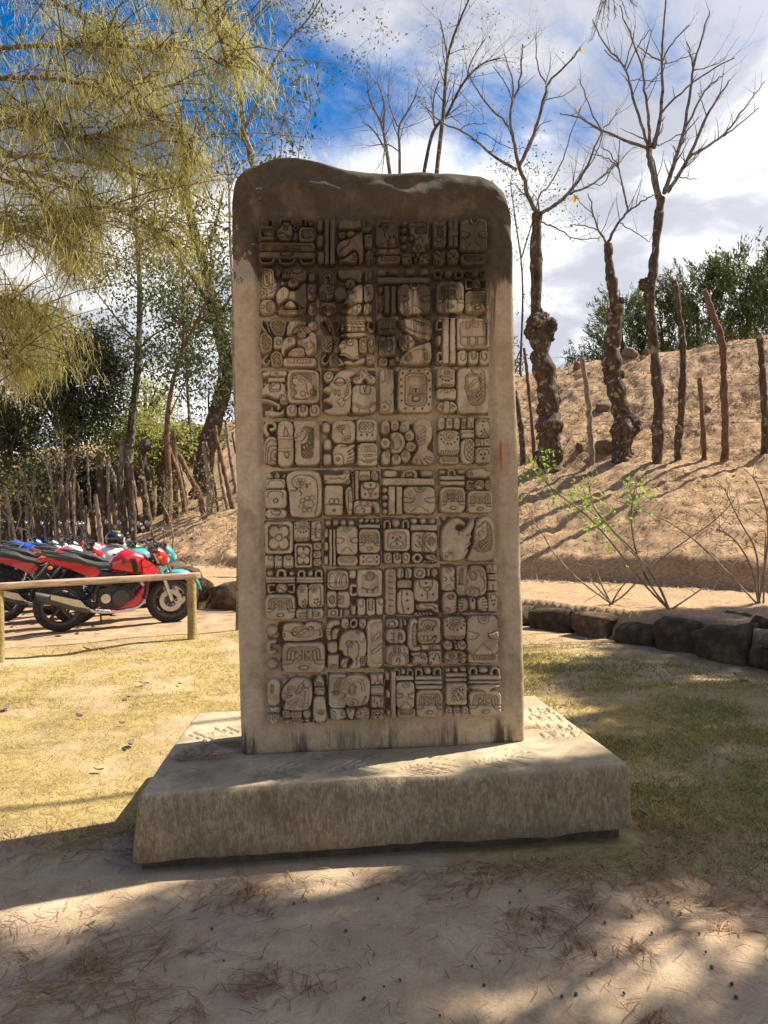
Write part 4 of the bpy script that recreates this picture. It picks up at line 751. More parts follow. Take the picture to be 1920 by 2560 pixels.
blk('F', 6, 4, dot(850, 680, 937, 747), arch(1007, 725, 52, 20), dot(1078, 680, 1167, 741), bar(858, 752, 1172, 816), bar(861, 819, 1172, 879), tun(863, 888, 1178, 1213), S(pg(1183, 685, 1280, 673, 1400, 658, 1502, 662, 1503, 730, 1440, 795, 1340, 782, 1200, 794), RG(1222, 708, 20), RG(1250, 735, 16), L(1400, 665, 1420, 700, 1500, 700), n='jaw'), cee(1190, 812, 1290, 934, 28), S(rr(1293, 806, 1408, 933, 48), G(rr(1315, 832, 1385, 950, 34)), RG(1335, 858, 10), RG(1365, 880, 10), n='head'), S(el(1455, 870, 50, 64), RG(1455, 870, 34), RG(1455, 870, 20), n='ring'), tun(1196, 933, 1510, 1218))
blk('G', 7, 1, quincunx(108, 110, 458, 514), *[S(rr(a, 522, b, 692, 42), RG(c, 556, 26), *[L(x, 690, x+4, 655, w=5) for x in range(int(a)+28, int(b)-10, 24)], n='fist', e=18) for a, b, c in ((106, 226, 182), (224, 332, 296), (330, 464, 394))], fringe(455, 107, 664, 370), S(rr(667, 108, 798, 362, 46), G(rr(722, 135, 815, 325, 30)), G(rr(738, 150, 830, 312, 24), 4), L(670, 190, 725, 215, w=6), L(670, 225, 722, 250, w=6), L(670, 255, 722, 280, w=6), L(790, 220, 760, 210, 755, 245, 780, 250, w=5), n='cartouche'), quincunx(468, 378, 692, 682), fist(690, 376, 804, 472), fist(690, 474, 804, 563), fist(690, 566, 804, 658))
blk('G', 7, 2, balls(135, 41, 880, 972, 1065, 1157), *[dot(827, a, 889, b) for a, b in ((203, 320), (360, 477), (528, 647))], bar(890, 208, 933, 657), bar(937, 208, 973, 657), face(974, 170, 1242, 524), mouth(983, 528, 1242, 660), balls(107, 28, 1283, 1347, 1412, 1477), bar(1253, 148, 1512, 200), tun(1246, 203, 1514, 503), S(rr(1250, 507, 1514, 657, 46), UP(el(1385, 577, 40, 28), 16, 14), DT(1307, 545), DT(1465, 545), DT(1307, 603), DT(1465, 600), n='cartouche'))
blk('G', 8, 1, ball(175, 748, 38), arch(312, 752, 66, 25), ball(438, 748, 33, 36), arch(555, 755, 52, 25), ball(660, 750, 36, 39), arch(765, 748, 50, 30), bar(117, 783, 485, 864, L(118, 830, 485, 828)), bar(489, 783, 820, 862, L(489, 825, 820, 822)), cee(142, 870, 240, 992, 32), S(rr(248, 868, 383, 988, 42), G(rr(270, 885, 362, 1010, 30)), DT(340, 955, 9), L(290, 920, 320, 940), n='head'), cee(385, 866, 480, 990, 32, True), tun(116, 993, 488, 1311),
    S(pg(488, 970, 520, 876, 625, 868, 645, 920, 645, 1165, 520, 1168, 502, 1010, s=1), L(500, 975, 540, 905, 630, 900, w=7), *grapes(565, 925, 11), DT(575, 1085, 9), DT(600, 1065, 9), DT(580, 1135, 9), RG(620, 1110, 22), n='head'), S(rr(635, 867, 830, 1165, 52), L(625, 980, 680, 900, 760, 890, 790, 930, 790, 1120, 760, 1160, w=7), *grapes(712, 925, 12), DT(712, 1100, 10), DT(750, 1055, 10), DT(720, 1060, 8), RG(760, 1110, 26), n='head'), S(rr(486, 1168, 828, 1303, 48), L(618, 1175, 612, 1298), L(635, 1175, 628, 1298), L(685, 1175, 685, 1298), G(rr(692, 1205, 765, 1262, 20)), L(695, 1232, 765, 1232), L(540, 1225, 610, 1222), L(535, 1265, 610, 1265), n='bar'))
blk('G', 8, 2, S(rr(866, 708, 1132, 953, 62), G(rr(893, 742, 1098, 918, 52)), L(866, 860, 1132, 855), *[L(x, 895, x-5, 820, x+15, 770, x+40, 750, w=5) for x in (965, 985, 1020, 1045)], n='cartouche'), dot(1128, 697, 1222, 817), S(rr(860, 956, 986, 1168, 42), G(el(925, 1062, 33, 50)), X(el(925, 1062, 30, 46), 28), n='cartouche'), S(rr(984, 963, 1147, 1168, 46), G(rr(970, 1013, 1062, 1113, 34)), RG(1015, 1043, 20), RG(1015, 1085, 20), n='cartouche'), S(rr(866, 1173, 1012, 1278, 36), UP(el(940, 1222, 26, 22), 12, 9), RG(940, 1222, 30), n='eye'), S(rr(1017, 1173, 1057, 1268, 12)), S(pg(1057, 1195, 1130, 1172, 1153, 1220, 1130, 1270, 1057, 1262), *fingers((1065, 1220, 1130, 1185), (1065, 1225, 1150, 1222), (1065, 1232, 1130, 1258)), n='plume'), cee(1132, 868, 1240, 1030, 44), dot(1152, 1128, 1222, 1252),
    S(rr(1223, 693, 1538, 1034, 52), RC(rr(1280, 762, 1487, 982, 36), 20), G(el(1385, 780, 55, 52)), HL(el(1385, 780, 50, 48), 24, 15), L(1285, 925, 1320, 930, 1350, 945, 1420, 945, 1450, 930, 1480, 905, w=7), L(1350, 945, 1350, 980), L(1420, 945, 1420, 980), n='cartouche'), S(rr(1228, 1043, 1336, 1258, 42), L(1300, 1050, 1300, 1130, 1280, 1155, 1260, 1130, w=7), n='scroll'), S(rr(1336, 1043, 1452, 1258, 42), *[UP(el(1392, y, 20, 18), 14, 9) for y in (1100, 1165)], G(rr(1370, 1035, 1415, 1185, 20)), n='scroll'), S(rr(1451, 1038, 1548, 1254, 40), L(1490, 1050, 1490, 1110, 1510, 1135, 1535, 1110, w=7), n='scroll'))
blk('H', 7, 3, arch(180, 145, 48, 45), ball(288, 141, 56), arch(406, 145, 48, 45), S(rr(136, 200, 462, 482, 58), G(rr(183, 248, 407, 442, 52)), RC(rr(203, 268, 387, 427, 42), 12), UP(pg(208, 418, 240, 370, 300, 348, 355, 370, 385, 418), 12), G(pg(280, 350, 295, 318, 312, 350, s=0)), DT(245, 313, 11), DT(337, 313, 11), DT(295, 387, 11), n='head'), suf(138, 488, 464, 634), balls(112, 41, 507, 617, 727), bar(463, 150, 787, 232), S(rr(470, 236, 788, 493, 62), L(630, 240, 600, 330, 600, 485, w=7), L(655, 240, 622, 340, 622, 485, w=5), L(700, 265, 650, 300, 640, 340, w=6), G(el(712, 355, 40, 50), 7), X(el(712, 355, 28, 36), 20), L(530, 285, 580, 300, 560, 320), L(540, 350, 580, 375, 550, 390, 590, 400), L(510, 395, 550, 430, 590, 420, w=7), L(625, 380, 660, 450, 700, 470), n='cartouche'),
    ring(546, 562, 67, 66, .38), S(pg(630, 515, 700, 508, 765, 520, 772, 565, 805, 588, 792, 615, 700, 590, 640, 565), L(690, 515, 720, 550, 770, 580), n='foot'), balls(598, 17, 632, 664, 697, 730))
blk('H', 7, 4, S(pg(820, 265, 860, 165, 960, 68, 1040, 62, 1105, 100, 1145, 150, 1122, 180, 1052, 152, 1005, 195, 1050, 238, 1130, 195, 1170, 110, 1220, 66, 1250, 88, 1235, 190, 1195, 262, 1215, 310, 1180, 345, 1205, 375, 1160, 435, 1172, 475, 1120, 575, 1020, 610, 900, 605, 838, 565, 822, 400, s=1), RC(pg(995, 205, 1060, 158, 1110, 185, 1050, 235), 46), L(1045, 245, 1045, 270), *fingers((1100, 150, 1140, 160), (1140, 290, 1225, 250), (1130, 395, 1205, 350), (1110, 465, 1175, 430)), L(1215, 90, 1235, 80, 1238, 120, w=4), UP(rr(835, 493, 962, 620, 42), 12), UP(el(942, 492, 26), 16, 12), DT(942, 492, 9), *fingers((870, 545, 900, 560), (880, 530, 905, 545)), n='hand', e=30),
    S(pg(1252, 110, 1330, 46, 1430, 56, 1490, 150, 1490, 545, 1440, 600, 1200, 612, 1135, 575, 1180, 470, 1222, 380, 1225, 300, 1240, 190, s=1), L(1260, 185, 1300, 170, 1350, 110, 1390, 130, 1390, 300, 1340, 360, 1230, 360, w=8), L(1390, 130, 1445, 220, 1440, 420, 1380, 485, 1280, 485, 1225, 430, w=7), X(pg(1395, 170, 1430, 230, 1430, 420, 1370, 470, 1290, 470, 1240, 420, 1245, 375, 1350, 370, 1395, 320), 28), UP(el(1350, 212, 22), 14, 10), UP(el(1305, 262, 24, 30), 14, 10), UP(el(1257, 305, 22), 14, 10), *[UP(el(x, y, 18, 22), 14, 9) for x, y in ((1308, 382), (1335, 372), (1362, 352))], n='head'))
blk('H', 8, 3, S(rr(148, 688, 297, 1253, 52), RC(rr(190, 722, 320, 1218, 34), 20), *[L(195, y, 245, y+3) for y in range(780, 1200, 72)], n='bar'), S(rr(293, 678, 385, 813, 42), L(360, 700, 345, 750, 345, 810), n='plume'), S(rr(389, 678, 482, 813, 42), L(415, 700, 430, 750, 430, 810), n='plume'), S(rr(300, 820, 480, 935, 36), RC(rr(328, 848, 457, 950, 32), 22), n='cap'), S(rr(300, 940, 513, 1249, 68), L(360, 950, 348, 1080, 385, 1245), DT(418, 995), DT(422, 1072), DT(432, 1170), n='cartouche'), S(rr(493, 673, 653, 808, 56), UP(el(570, 740, 30, 26), 14, 10), RG(570, 740, 36), n='eye'), S(rr(654, 683, 704, 785, 15), L(690, 700, 690, 770)), S(pg(715, 692, 770, 682, 805, 740, 770, 794, 718, 788), *fingers((735, 715, 785, 720), (735, 738, 795, 742), (735, 762, 785, 765)), n='fist'),
    S(rr(498, 813, 806, 1093, 72), G(rr(566, 790, 722, 917, 30)), DT(648, 863), G(pg(600, 920, 720, 905, 660, 972)), L(660, 970, 662, 1050), DT(600, 1012, 12), DT(730, 998, 12), n='head'), S(pg(523, 1098, 803, 1098, 803, 1180, 828, 1235, 740, 1220, 700, 1178, 528, 1210, s=1), L(560, 1115, 545, 1150, 560, 1180, 690, 1170, 750, 1210), L(610, 1110, 640, 1140, 720, 1135, 770, 1180), n='foot'), balls(1237, 21, 530, 573, 618, 663, 706))
blk('H', 8, 4, face(833, 663, 1003, 958), S(rr(848, 962, 1028, 1233, 68), RC(el(945, 1028, 42, 34), 26), UP(el(950, 1030, 24, 16), 14), UP(el(905, 1185, 36), 12), RG(905, 1185, 22), *fingers((990, 1150, 1020, 1130), (985, 1180, 1020, 1165)), n='hand'), S(rr(1012, 648, 1165, 1020, 52), RC(rr(1035, 675, 1180, 1000, 40), 16), *[L(x+20, 690, x, 740, x, 880, w=5) for x in (1055, 1075, 1095)], L(1020, 882, 1110, 880), n='plume'),
    S(pg(1162, 705, 1200, 652, 1300, 642, 1385, 690, 1398, 900, 1385, 985, 1320, 1025, 1180, 1035, 1125, 1002, 1118, 880, 1158, 830, 1110, 812, 1142, 760, s=1), G(rr(1183, 722, 1254, 822, 34), 8), UP(el(1217, 770, 16, 26), 12, 9), UP(st(20, 1170, 715, 1220, 680, 1300, 690, 1330, 780), 12, 7), L(1125, 925, 1200, 912, 1290, 930, 1300, 1000, w=8), UP(el(1150, 970, 26), 14), UP(el(1200, 968, 26), 14), L(1340, 800, 1370, 880, 1330, 960), n='head'), ball(1370, 812, 22, 42), S(pg(1032, 1045, 1150, 1032, 1175, 1180, 1060, 1230, 1032, 1190, s=1), *fingers((1040, 1070, 1090, 1068), (1038, 1105, 1090, 1105), (1038, 1140, 1090, 1145), (1045, 1180, 1090, 1178)), n='hand'), S(pg(1153, 1032, 1262, 1032, 1252, 1192, 1180, 1192, s=1), RC(pg(1190, 1040, 1225, 1040, 1212, 1110), 26), n='collar'), S(pg(1262, 1040, 1398, 1018, 1408, 1195, 1340, 1213, 1268, 1165, s=1), *fingers((1330, 1060, 1395, 1050), (1325, 1095, 1400, 1088), (1325, 1130, 1400, 1130), (1330, 1165, 1400, 1172)), n='hand'),
    S(rr(1383, 630, 1507, 750, 10), L(1440, 635, 1448, 720), L(1415, 690, 1420, 745), n='bundle'), bar(1398, 752, 1512, 826, L(1400, 790, 1512, 786)), S(rr(1398, 828, 1518, 962, 8), L(1455, 880, 1455, 950), L(1430, 955, 1485, 955), n='bundle'), S(rr(1398, 968, 1521, 1215, 26), L(1425, 1040, 1430, 995, 1490, 990, 1498, 1040), DT(1447, 1070, 10), DT(1480, 1068, 10), DT(1465, 1118, 11), n='head'))
blk('I', 9, 1, ball(202, 218, 70), S(st(58, 225, 352, 165, 365, 148, 430, 170, 488, 225, 475), n='scroll'), ball(203, 630, 71), S(pg(322, 220, 340, 128, 540, 112, 585, 160, 620, 102, 785, 108, 815, 200, 825, 335, 355, 364, 322, 310, s=1), RC(pg(420, 200, 555, 150, 600, 180, 700, 150, 725, 290, 440, 305), 30), UP(el(470, 258, 22), 22, 12), UP(st(36, 545, 252, 605, 215), 22, 12), UP(el(663, 195, 22), 22, 12), L(330, 218, 400, 222, 430, 245, w=5), DT(352, 255, 9), DT(350, 287, 9), L(810, 190, 750, 200, 720, 225, w=5), DT(775, 218, 9), DT(780, 245, 9), DT(780, 272, 9), n='cartouche'), tun(318, 358, 845, 738))
blk('I', 9, 2, S(pg(848, 190, 880, 98, 1020, 82, 1035, 150, 930, 170, 910, 250, 925, 345, 868, 355, 848, 260, s=1), L(850, 190, 910, 195), L(850, 235, 908, 235), L(852, 268, 908, 262), L(865, 340, 920, 340), n='plume'), S(pg(905, 340, 915, 240, 950, 185, 1030, 190, 1000, 260, 985, 340), n='plume', H=42), S(pg(863, 362, 992, 338, 1003, 470, 965, 498, 890, 505, 868, 440, s=1), DT(900, 485, 14), n='fist'), S(rr(873, 508, 1013, 692, 26), *fingers((905, 640, 903, 685), (925, 628, 928, 685), (950, 628, 958, 685), (975, 630, 990, 680)), n='foot'), S(el(1082, 131, 54, 67), L(1110, 125, 1085, 130, 1085, 160, 1115, 165, w=7), n='ring'), ring(1187, 132, 51, 66, .38), S(el(1295, 135, 51, 64), L(1270, 130, 1300, 120, 1310, 160, 1280, 180, w=7), n='ring'),
    S(pg(998, 470, 1010, 340, 1060, 238, 1150, 203, 1230, 213, 1330, 228, 1350, 350, 1350, 505, 1255, 560, 1295, 640, 1240, 690, 1115, 685, 1180, 600, 1160, 550, 1062, 525, 1055, 465, s=1), G(pg(1078, 372, 1140, 325, 1168, 370, 1120, 415)), G(pg(1105, 370, 1135, 348, 1148, 370, 1125, 390), 4), L(1150, 360, 1200, 340, 1250, 375, 1245, 500, 1215, 560, w=6), L(1120, 410, 1140, 435, 1180, 370, w=5), L(1110, 420, 1112, 520, 1150, 530, w=6), L(1225, 240, 1290, 215, 1335, 270, 1330, 340, 1280, 350, w=9), RC(el(1240, 250, 22, 18), 18), L(1230, 570, 1215, 630), n='head'), S(pg(1028, 560, 1160, 548, 1105, 620, 1112, 675, 1028, 680, s=1), L(1060, 650, 1070, 610, 1130, 570), n='foot'), S(el(1300, 575, 57, 80), G(el(1303, 575, 38, 60)), G(rr(1296, 525, 1316, 625, 5), 4), G(rr(1272, 562, 1340, 586, 5), 4), n='wheel'), S(rr(1343, 73, 1553, 675, 78), RC(rr(1388, 113, 1570, 613, 64), 28), UP(st(36, 1435, 330, 1500, 255), 20, 14), UP(st(36, 1430, 480, 1515, 405), 20, 14), n='cartouche'))
blk('I', 10, 1, S(rr(138, 798, 302, 1137, 78), G(rr(188, 875, 215, 970, 14)), n='cartouche'), S(rr(138, 1138, 297, 1217, 26), L(165, 1165, 175, 1200, 265, 1200, 275, 1165), n='cap'), S(pg(143, 1225, 292, 1223, 298, 1280, 240, 1360, 190, 1355, 143, 1290, s=1), *[L(x, 1230, x, 1295, w=5) for x in (175, 205, 232, 262)], n='fist'), S(pg(308, 850, 330, 800, 420, 795, 360, 860, 320, 870), *fingers((320, 830, 390, 805))),
    S(pg(308, 940, 360, 858, 460, 782, 600, 782, 692, 850, 695, 1000, 662, 1175, 560, 1198, 420, 1193, 318, 1172, 365, 1090, 330, 1055, 303, 1012, s=1), UP(pg(385, 905, 430, 890, 472, 905, 470, 945, 400, 948), 12, 10), L(388, 925, 475, 918), UP(el(345, 1005, 40, 34), 18, 20), DT(418, 1000, 7), DT(435, 998, 7), UP(el(627, 850, 46, 50), 18, 20), UP(st(26, 565, 870, 530, 920, 500, 970), 16, 10), UP(st(32, 590, 930, 630, 912, 615, 1050, 605, 1120), 16, 10), UP(el(605, 1130, 38, 40), 14), UP(st(28, 410, 1090, 490, 1050), 16, 10), UP(pg(405, 1150, 490, 1070, 490, 1110, 430, 1165), 14), L(345, 1085, 310, 1070, 350, 1110, w=9), n='head'), S(pg(313, 1180, 430, 1195, 442, 1285, 330, 1283, s=1), RC(pg(330, 1195, 420, 1208, 425, 1265, 345, 1265), 14), X(pg(330, 1195, 420, 1208, 425, 1265, 345, 1265), 26), n='collar'), S(rr(428, 1193, 562, 1283, 20), RC(rr(452, 1175, 540, 1262, 14), 16), UP(el(490, 1220, 17), 14, 9), n='collar'), S(pg(558, 1200, 668, 1178, 668, 1282, 590, 1287, s=1), RC(pg(575, 1212, 645, 1200, 645, 1262, 595, 1265), 16), n='collar'), S(pg(338, 1302, 430, 1290, 402, 1345, 345, 1345, s=1), n='collar'), S(pg(590, 1290, 660, 1300, 655, 1340, 600, 1330, s=1), n='collar'), S(pg(420, 1285, 560, 1285, 595, 1345, 398, 1345, s=1), RC(rr(435, 1298, 555, 1330, 6), 12), X(rr(435, 1298, 555, 1330, 6), 22), n='collar'),
    S(pg(698, 862, 730, 800, 768, 740, 812, 800, 838, 862, 822, 905, 712, 905), L(750, 900, 740, 850), L(768, 900, 768, 840), L(790, 900, 795, 850), n='flame'), S(rr(710, 905, 840, 1003, 20), L(735, 990, 735, 930, 820, 930, 825, 990), n='cap'), S(pg(700, 1008, 842, 1008, 862, 1200, 864, 1302, 800, 1345, 700, 1315, 688, 1180, s=1), RC(pg(730, 1212, 845, 1205, 800, 1238), 34), *[UP(el(x, 1190, 16, 12), 12) for x in (755, 785, 815)], n='head'), ring(728, 1315, 36, 40, .4))
blk('I', 10, 2, S(rr(882, 742, 1105, 1164, 62), RC(rr(918, 783, 1120, 1128, 48), 18), *[L(x+60, 800, x+15, 860, x, 1000, w=5) for x in (945, 965, 985, 1005)], L(890, 968, 1040, 966), n='plume'), S(pg(1058, 835, 1100, 758, 1250, 737, 1385, 790, 1398, 950, 1375, 1095, 1300, 1135, 1140, 1145, 1058, 1095, 1048, 1040, 1102, 990, 1036, 962, 1048, 915, s=1), G(rr(1128, 855, 1205, 985, 38), 9), G(rr(1145, 875, 1188, 965, 22), 5), UP(st(22, 1080, 870, 1115, 815, 1220, 797, 1292, 830, 1300, 930), 14, 8), UP(st(26, 1060, 1045, 1150, 1045, 1220, 1070, 1210, 1115), 14, 9), RC(rr(1075, 1065, 1200, 1110, 20), 18), DT(1218, 892, 9), UP(el(1078, 950, 36), 16), L(1330, 1010, 1290, 1110, w=6), n='head'), ball(1353, 950, 31, 54),
    S(pg(893, 1148, 1080, 1168, 1112, 1260, 1060, 1302, 920, 1320, 900, 1240, s=1), *fingers((900, 1180, 960, 1200), (900, 1215, 960, 1225), (905, 1255, 965, 1250), (915, 1290, 970, 1275)), G(pg(1030, 1195, 1080, 1195, 1085, 1235, 1040, 1245)), n='hand'), S(pg(1083, 1158, 1222, 1158, 1192, 1292, 1155, 1310, 1108, 1262, s=1), L(1150, 1165, 1145, 1200), n='collar'), S(pg(1215, 1172, 1380, 1128, 1392, 1295, 1280, 1298, 1198, 1272, s=1), *fingers((1310, 1180, 1385, 1155), (1315, 1205, 1388, 1195), (1315, 1235, 1390, 1232), (1310, 1265, 1388, 1270)), G(rr(1215, 1185, 1270, 1232, 20)), n='hand'),
    S(rr(1388, 743, 1553, 877, 10), L(1470, 745, 1478, 830), L(1440, 830, 1445, 872), L(1510, 820, 1512, 872), n='bundle'), bar(1390, 882, 1555, 1004, L(1392, 908, 1555, 890), L(1392, 985, 1555, 980)), S(rr(1393, 1008, 1555, 1158, 8), L(1470, 1080, 1475, 1150), L(1435, 1030, 1437, 1080), L(1515, 1030, 1518, 1080), n='bundle'), S(rr(1391, 1168, 1558, 1303, 42), L(1415, 1240, 1425, 1205, 1475, 1192, 1530, 1210, 1540, 1245), DT(1455, 1235, 10), DT(1495, 1232, 10), DT(1478, 1265, 9), n='head'))
blk('J', 9, 3, S(rr(163, 73, 322, 187, 54), UP(el(232, 132, 32, 28), 14, 12), RG(232, 132, 37), n='eye'), S(rr(324, 78, 367, 188, 15), L(345, 90, 345, 175, w=5)), S(pg(370, 92, 415, 83, 425, 155, 373, 162), *fingers((385, 105, 420, 105), (385, 125, 422, 127))), S(rr(163, 193, 412, 381, 72), UP(rr(260, 185, 302, 388, 5), 14, 8), G(rr(318, 245, 355, 325, 18)), L(320, 285, 355, 285), L(225, 245, 260, 248, w=5), L(225, 330, 260, 330, w=5), n='cartouche'), S(rr(168, 390, 447, 643, 62), L(255, 395, 262, 480), L(275, 395, 282, 480), L(310, 395, 312, 480), L(335, 395, 332, 480), G(rr(200, 490, 425, 670, 42)), G(rr(222, 512, 402, 670, 36), 4), L(290, 590, 295, 550, 325, 545, 330, 590, 318, 640, w=7), L(370, 420, 395, 430, 380, 450, w=4), n='cartouche'),
    S(st(62, 525, 110, 490, 90, 460, 180, 452, 300, 462, 425, 500, 440, 560, 432), n='scroll'), S(rr(470, 110, 548, 430, 38), *[L(460, y, 495, y+2, w=5) for y in range(180, 420, 52)], L(480, 150, 500, 125, 510, 150, w=5), H=32), S(rr(546, 53, 831, 383, 62), L(590, 150, 600, 105, 640, 92, 760, 95, 775, 150, 720, 180, 725, 215, w=7), UP(el(670, 178, 46, 52), 16, 12), G(el(670, 178, 26, 30)), X(el(670, 178, 22, 26), 18), *[UP(el(x, 302, 26, 27), 18, 14) for x in (590, 637, 690)], RC(pg(550, 190, 610, 195, 600, 235, 550, 230), 24), L(560, 345, 700, 345, 720, 300, 760, 270, 780, 300, 740, 350, w=6), DT(752, 358, 9), DT(752, 290, 9), n='head'), S(rr(588, 383, 833, 458, 10), L(705, 385, 700, 455), L(730, 385, 725, 455), L(675, 405, 700, 405, w=5), L(675, 430, 700, 430, w=5), G(rr(735, 403, 770, 440, 8), 5), n='bar'),
    S(pg(455, 505, 478, 478, 560, 473, 650, 478, 685, 540, 665, 634, 500, 640, 468, 595, 508, 548), X(el(625, 515, 50, 44), 26), G(el(625, 515, 54, 48)), DT(522, 518, 8), DT(548, 518, 8), *[L(x, 635, x-12, 600, w=5) for x in (520, 550, 580, 610, 635)], RC(pg(455, 530, 500, 548, 460, 580), 26), n='head'), S(rr(676, 458, 841, 635, 42), L(690, 520, 720, 488, 770, 485, 805, 520, 812, 590), DT(738, 555, 14), DT(710, 605, 11), DT(760, 522, 9), n='head'))
blk('J', 9, 4, fringe(858, 50, 1140, 338), S(rr(860, 334, 974, 458, 52), L(935, 345, 935, 395, 905, 410, 890, 385, w=8, d=20), n='scroll'), *[ball(x, y, 21) for x, y in ((1000, 360), (1008, 402), (1017, 432))], S(rr(1023, 334, 1143, 458, 52), L(1055, 345, 1060, 395, 1095, 405, 1110, 380, w=8, d=20), n='scroll'), S(rr(866, 463, 1143, 633, 78), RC(pg(905, 480, 1065, 478, 1065, 560, 1000, 575, 930, 590), 24), *[UP(el(x, 470, 13), 16, 8) for x in (935, 965, 995, 1025, 1048)], L(885, 560, 940, 605, 1060, 600, w=6), RG(965, 530, 28), RG(965, 530, 14), L(1065, 480, 1065, 620), *[RG(1068, y, 22) for y in (500, 540, 580)], DT(1118, 540, 10), RG(912, 582, 10), n='head'), face(1143, 33, 1528, 514), mouth(1148, 486, 1533, 618))
blk('J', 10, 3, dot(149, 720, 217, 828), dot(159, 933, 227, 1045), dot(167, 1165, 234, 1265), bar(220, 706, 288, 1288), arch(303, 722, 38, 30), ball(373, 717, 36, 38), arch(457, 722, 42, 30), bar(278, 758, 502, 822), face(280, 830, 513, 1164), mouth(293, 1155, 528, 1284), arch(560, 722, 50, 32), ball(672, 712, 49), arch(787, 718, 52, 32), bar(511, 763, 845, 820), bar(512, 823, 850, 870), bar(517, 874, 850, 928), tun(526, 928, 861, 1273))
blk('J', 10, 4, dot(878, 664, 952, 727), dot(961, 661, 1042, 727), dot(1054, 658, 1142, 722), bar(884, 728, 1147, 782), bar(884, 788, 1147, 840), S(rr(884, 843, 1148, 1123, 42), *[UP(el(x, y, 29), 20, 12) for x, y in ((983, 930), (1080, 922), (985, 1035), (1085, 1035))], *[DT(x, y, 11) for x, y in ((983, 930), (1080, 922), (985, 1035), (1085, 1035))], UP(pg(1030, 885, 1060, 960, 1110, 978, 1060, 1000, 1032, 1080, 1005, 1000, 955, 980, 1005, 960, s=1), 16, 12), RC(pg(1030, 940, 1050, 978, 1030, 1010, 1012, 978), 22), n='cartouche'), suf(883, 1133, 1168, 1258), arch(1219, 712, 55, 35), ball(1348, 700, 63, 43), arch(1485, 712, 60, 35), bar(1164, 753, 1555, 817), bar(1166, 820, 1557, 866),
    tun(1168, 940, 1563, 1253), S(pg(1168, 868, 1562, 858, 1562, 905, 1470, 912, 1420, 945, 1398, 1025, 1370, 1030, 1325, 955, 1180, 930, s=1), L(1180, 910, 1330, 930, 1375, 1000, 1395, 990, 1420, 925, 1550, 885), n='collar', H=66))

def to_local(px, py, h):
    u, z = on_face(px, py); return np.stack([u, -h, z], -1)
H2M = .42/1000*1.8
REC = -.010                                        # field level behind the slab's front plane
def build_glyphs():
    ms = MATS['carved_stone']; step = 5.4; nr = np.random.default_rng(3)
    for (row, col), (crop, signs) in BLK.items():
        ox, oy = CROPS[crop]
        bx0 = min(s[1].bb[0] for s in signs)-14; by0 = min(s[1].bb[1] for s in signs)-12; bx1 = max(s[1].bb[2] for s in signs)+14; by1 = max(s[1].bb[3] for s in signs)+12
        # ground of the block: a slightly uneven tile let into the sunk field
        gx, gy = np.meshgrid(np.linspace(bx0, bx1, 26), np.linspace(by0, by1, 22)); f = np.stack([gx.ravel(), gy.ravel()], 1)
        edge = np.minimum(np.minimum(gx-bx0, bx1-gx), np.minimum(gy-by0, by1-gy)).ravel()
        h = REC+.0035*sstep(0, 25, edge)-.003+vnoise(f+row*997+col*331, .02, 41, 3)*.0022
        V = to_local(ox+gx.ravel()/K, oy+gy.ravel()/K, h)
        i = np.arange(26*22).reshape(22, 26); F = np.stack([i[:-1, :-1].ravel(), i[1:, :-1].ravel(), i[1:, 1:].ravel(), i[:-1, 1:].ravel()], 1)
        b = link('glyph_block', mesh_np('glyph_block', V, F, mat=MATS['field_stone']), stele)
        for nm, sh, ops, H, e in signs:
            x0, y0, x1, y1 = sh.bb; pad = 12
            xs = np.arange(x0-pad, x1+pad+step, step); ys = np.arange(y0-pad, y1+pad+step, step)
            XX, YY = np.meshgrid(xs, ys); P = np.stack([XX.ravel(), YY.ravel()], 1)+np.array([row*3000, col*3000])
            wX = (vnoise(P, .014, 51, 2)*4.5).reshape(XX.shape); wY = (vnoise(P, .014, 52, 2)*4.5).reshape(XX.shape)
            hh = shape_h((sh, ops, H+nr.uniform(-6, 6), e), XX, YY, wX, wY)
            tilt = nr.uniform(-1, 1, 2)*.018
            hh = np.where(hh > 0, hh+((XX-(x0+x1)/2)*tilt[0]+(YY-(y0+y1)/2)*tilt[1]) + (vnoise(P, .03, 53, 3)*2.6+vnoise(P, .12, 54, 2)*1.0).reshape(XX.shape), hh)
            hm = np.maximum(hh, -14)*H2M+REC
            ny, nx = XX.shape; idx = np.arange(nx*ny).reshape(ny, nx); keep = hh > -13
            q = keep[:-1, :-1] | keep[1:, :-1] | keep[1:, 1:] | keep[:-1, 1:]
            F = np.stack([idx[:-1, :-1][q], idx[1:, :-1][q], idx[1:, 1:][q], idx[:-1, 1:][q]], 1)
            used = np.unique(F); mp = np.full(nx*ny, -1); mp[used] = np.arange(len(used))
            V = to_local(ox+XX.ravel()[used]/K, oy+YY.ravel()[used]/K, hm.ravel()[used])
            link(nm, mesh_np(nm, V, mp[F], mat=ms), b)
build_glyphs()
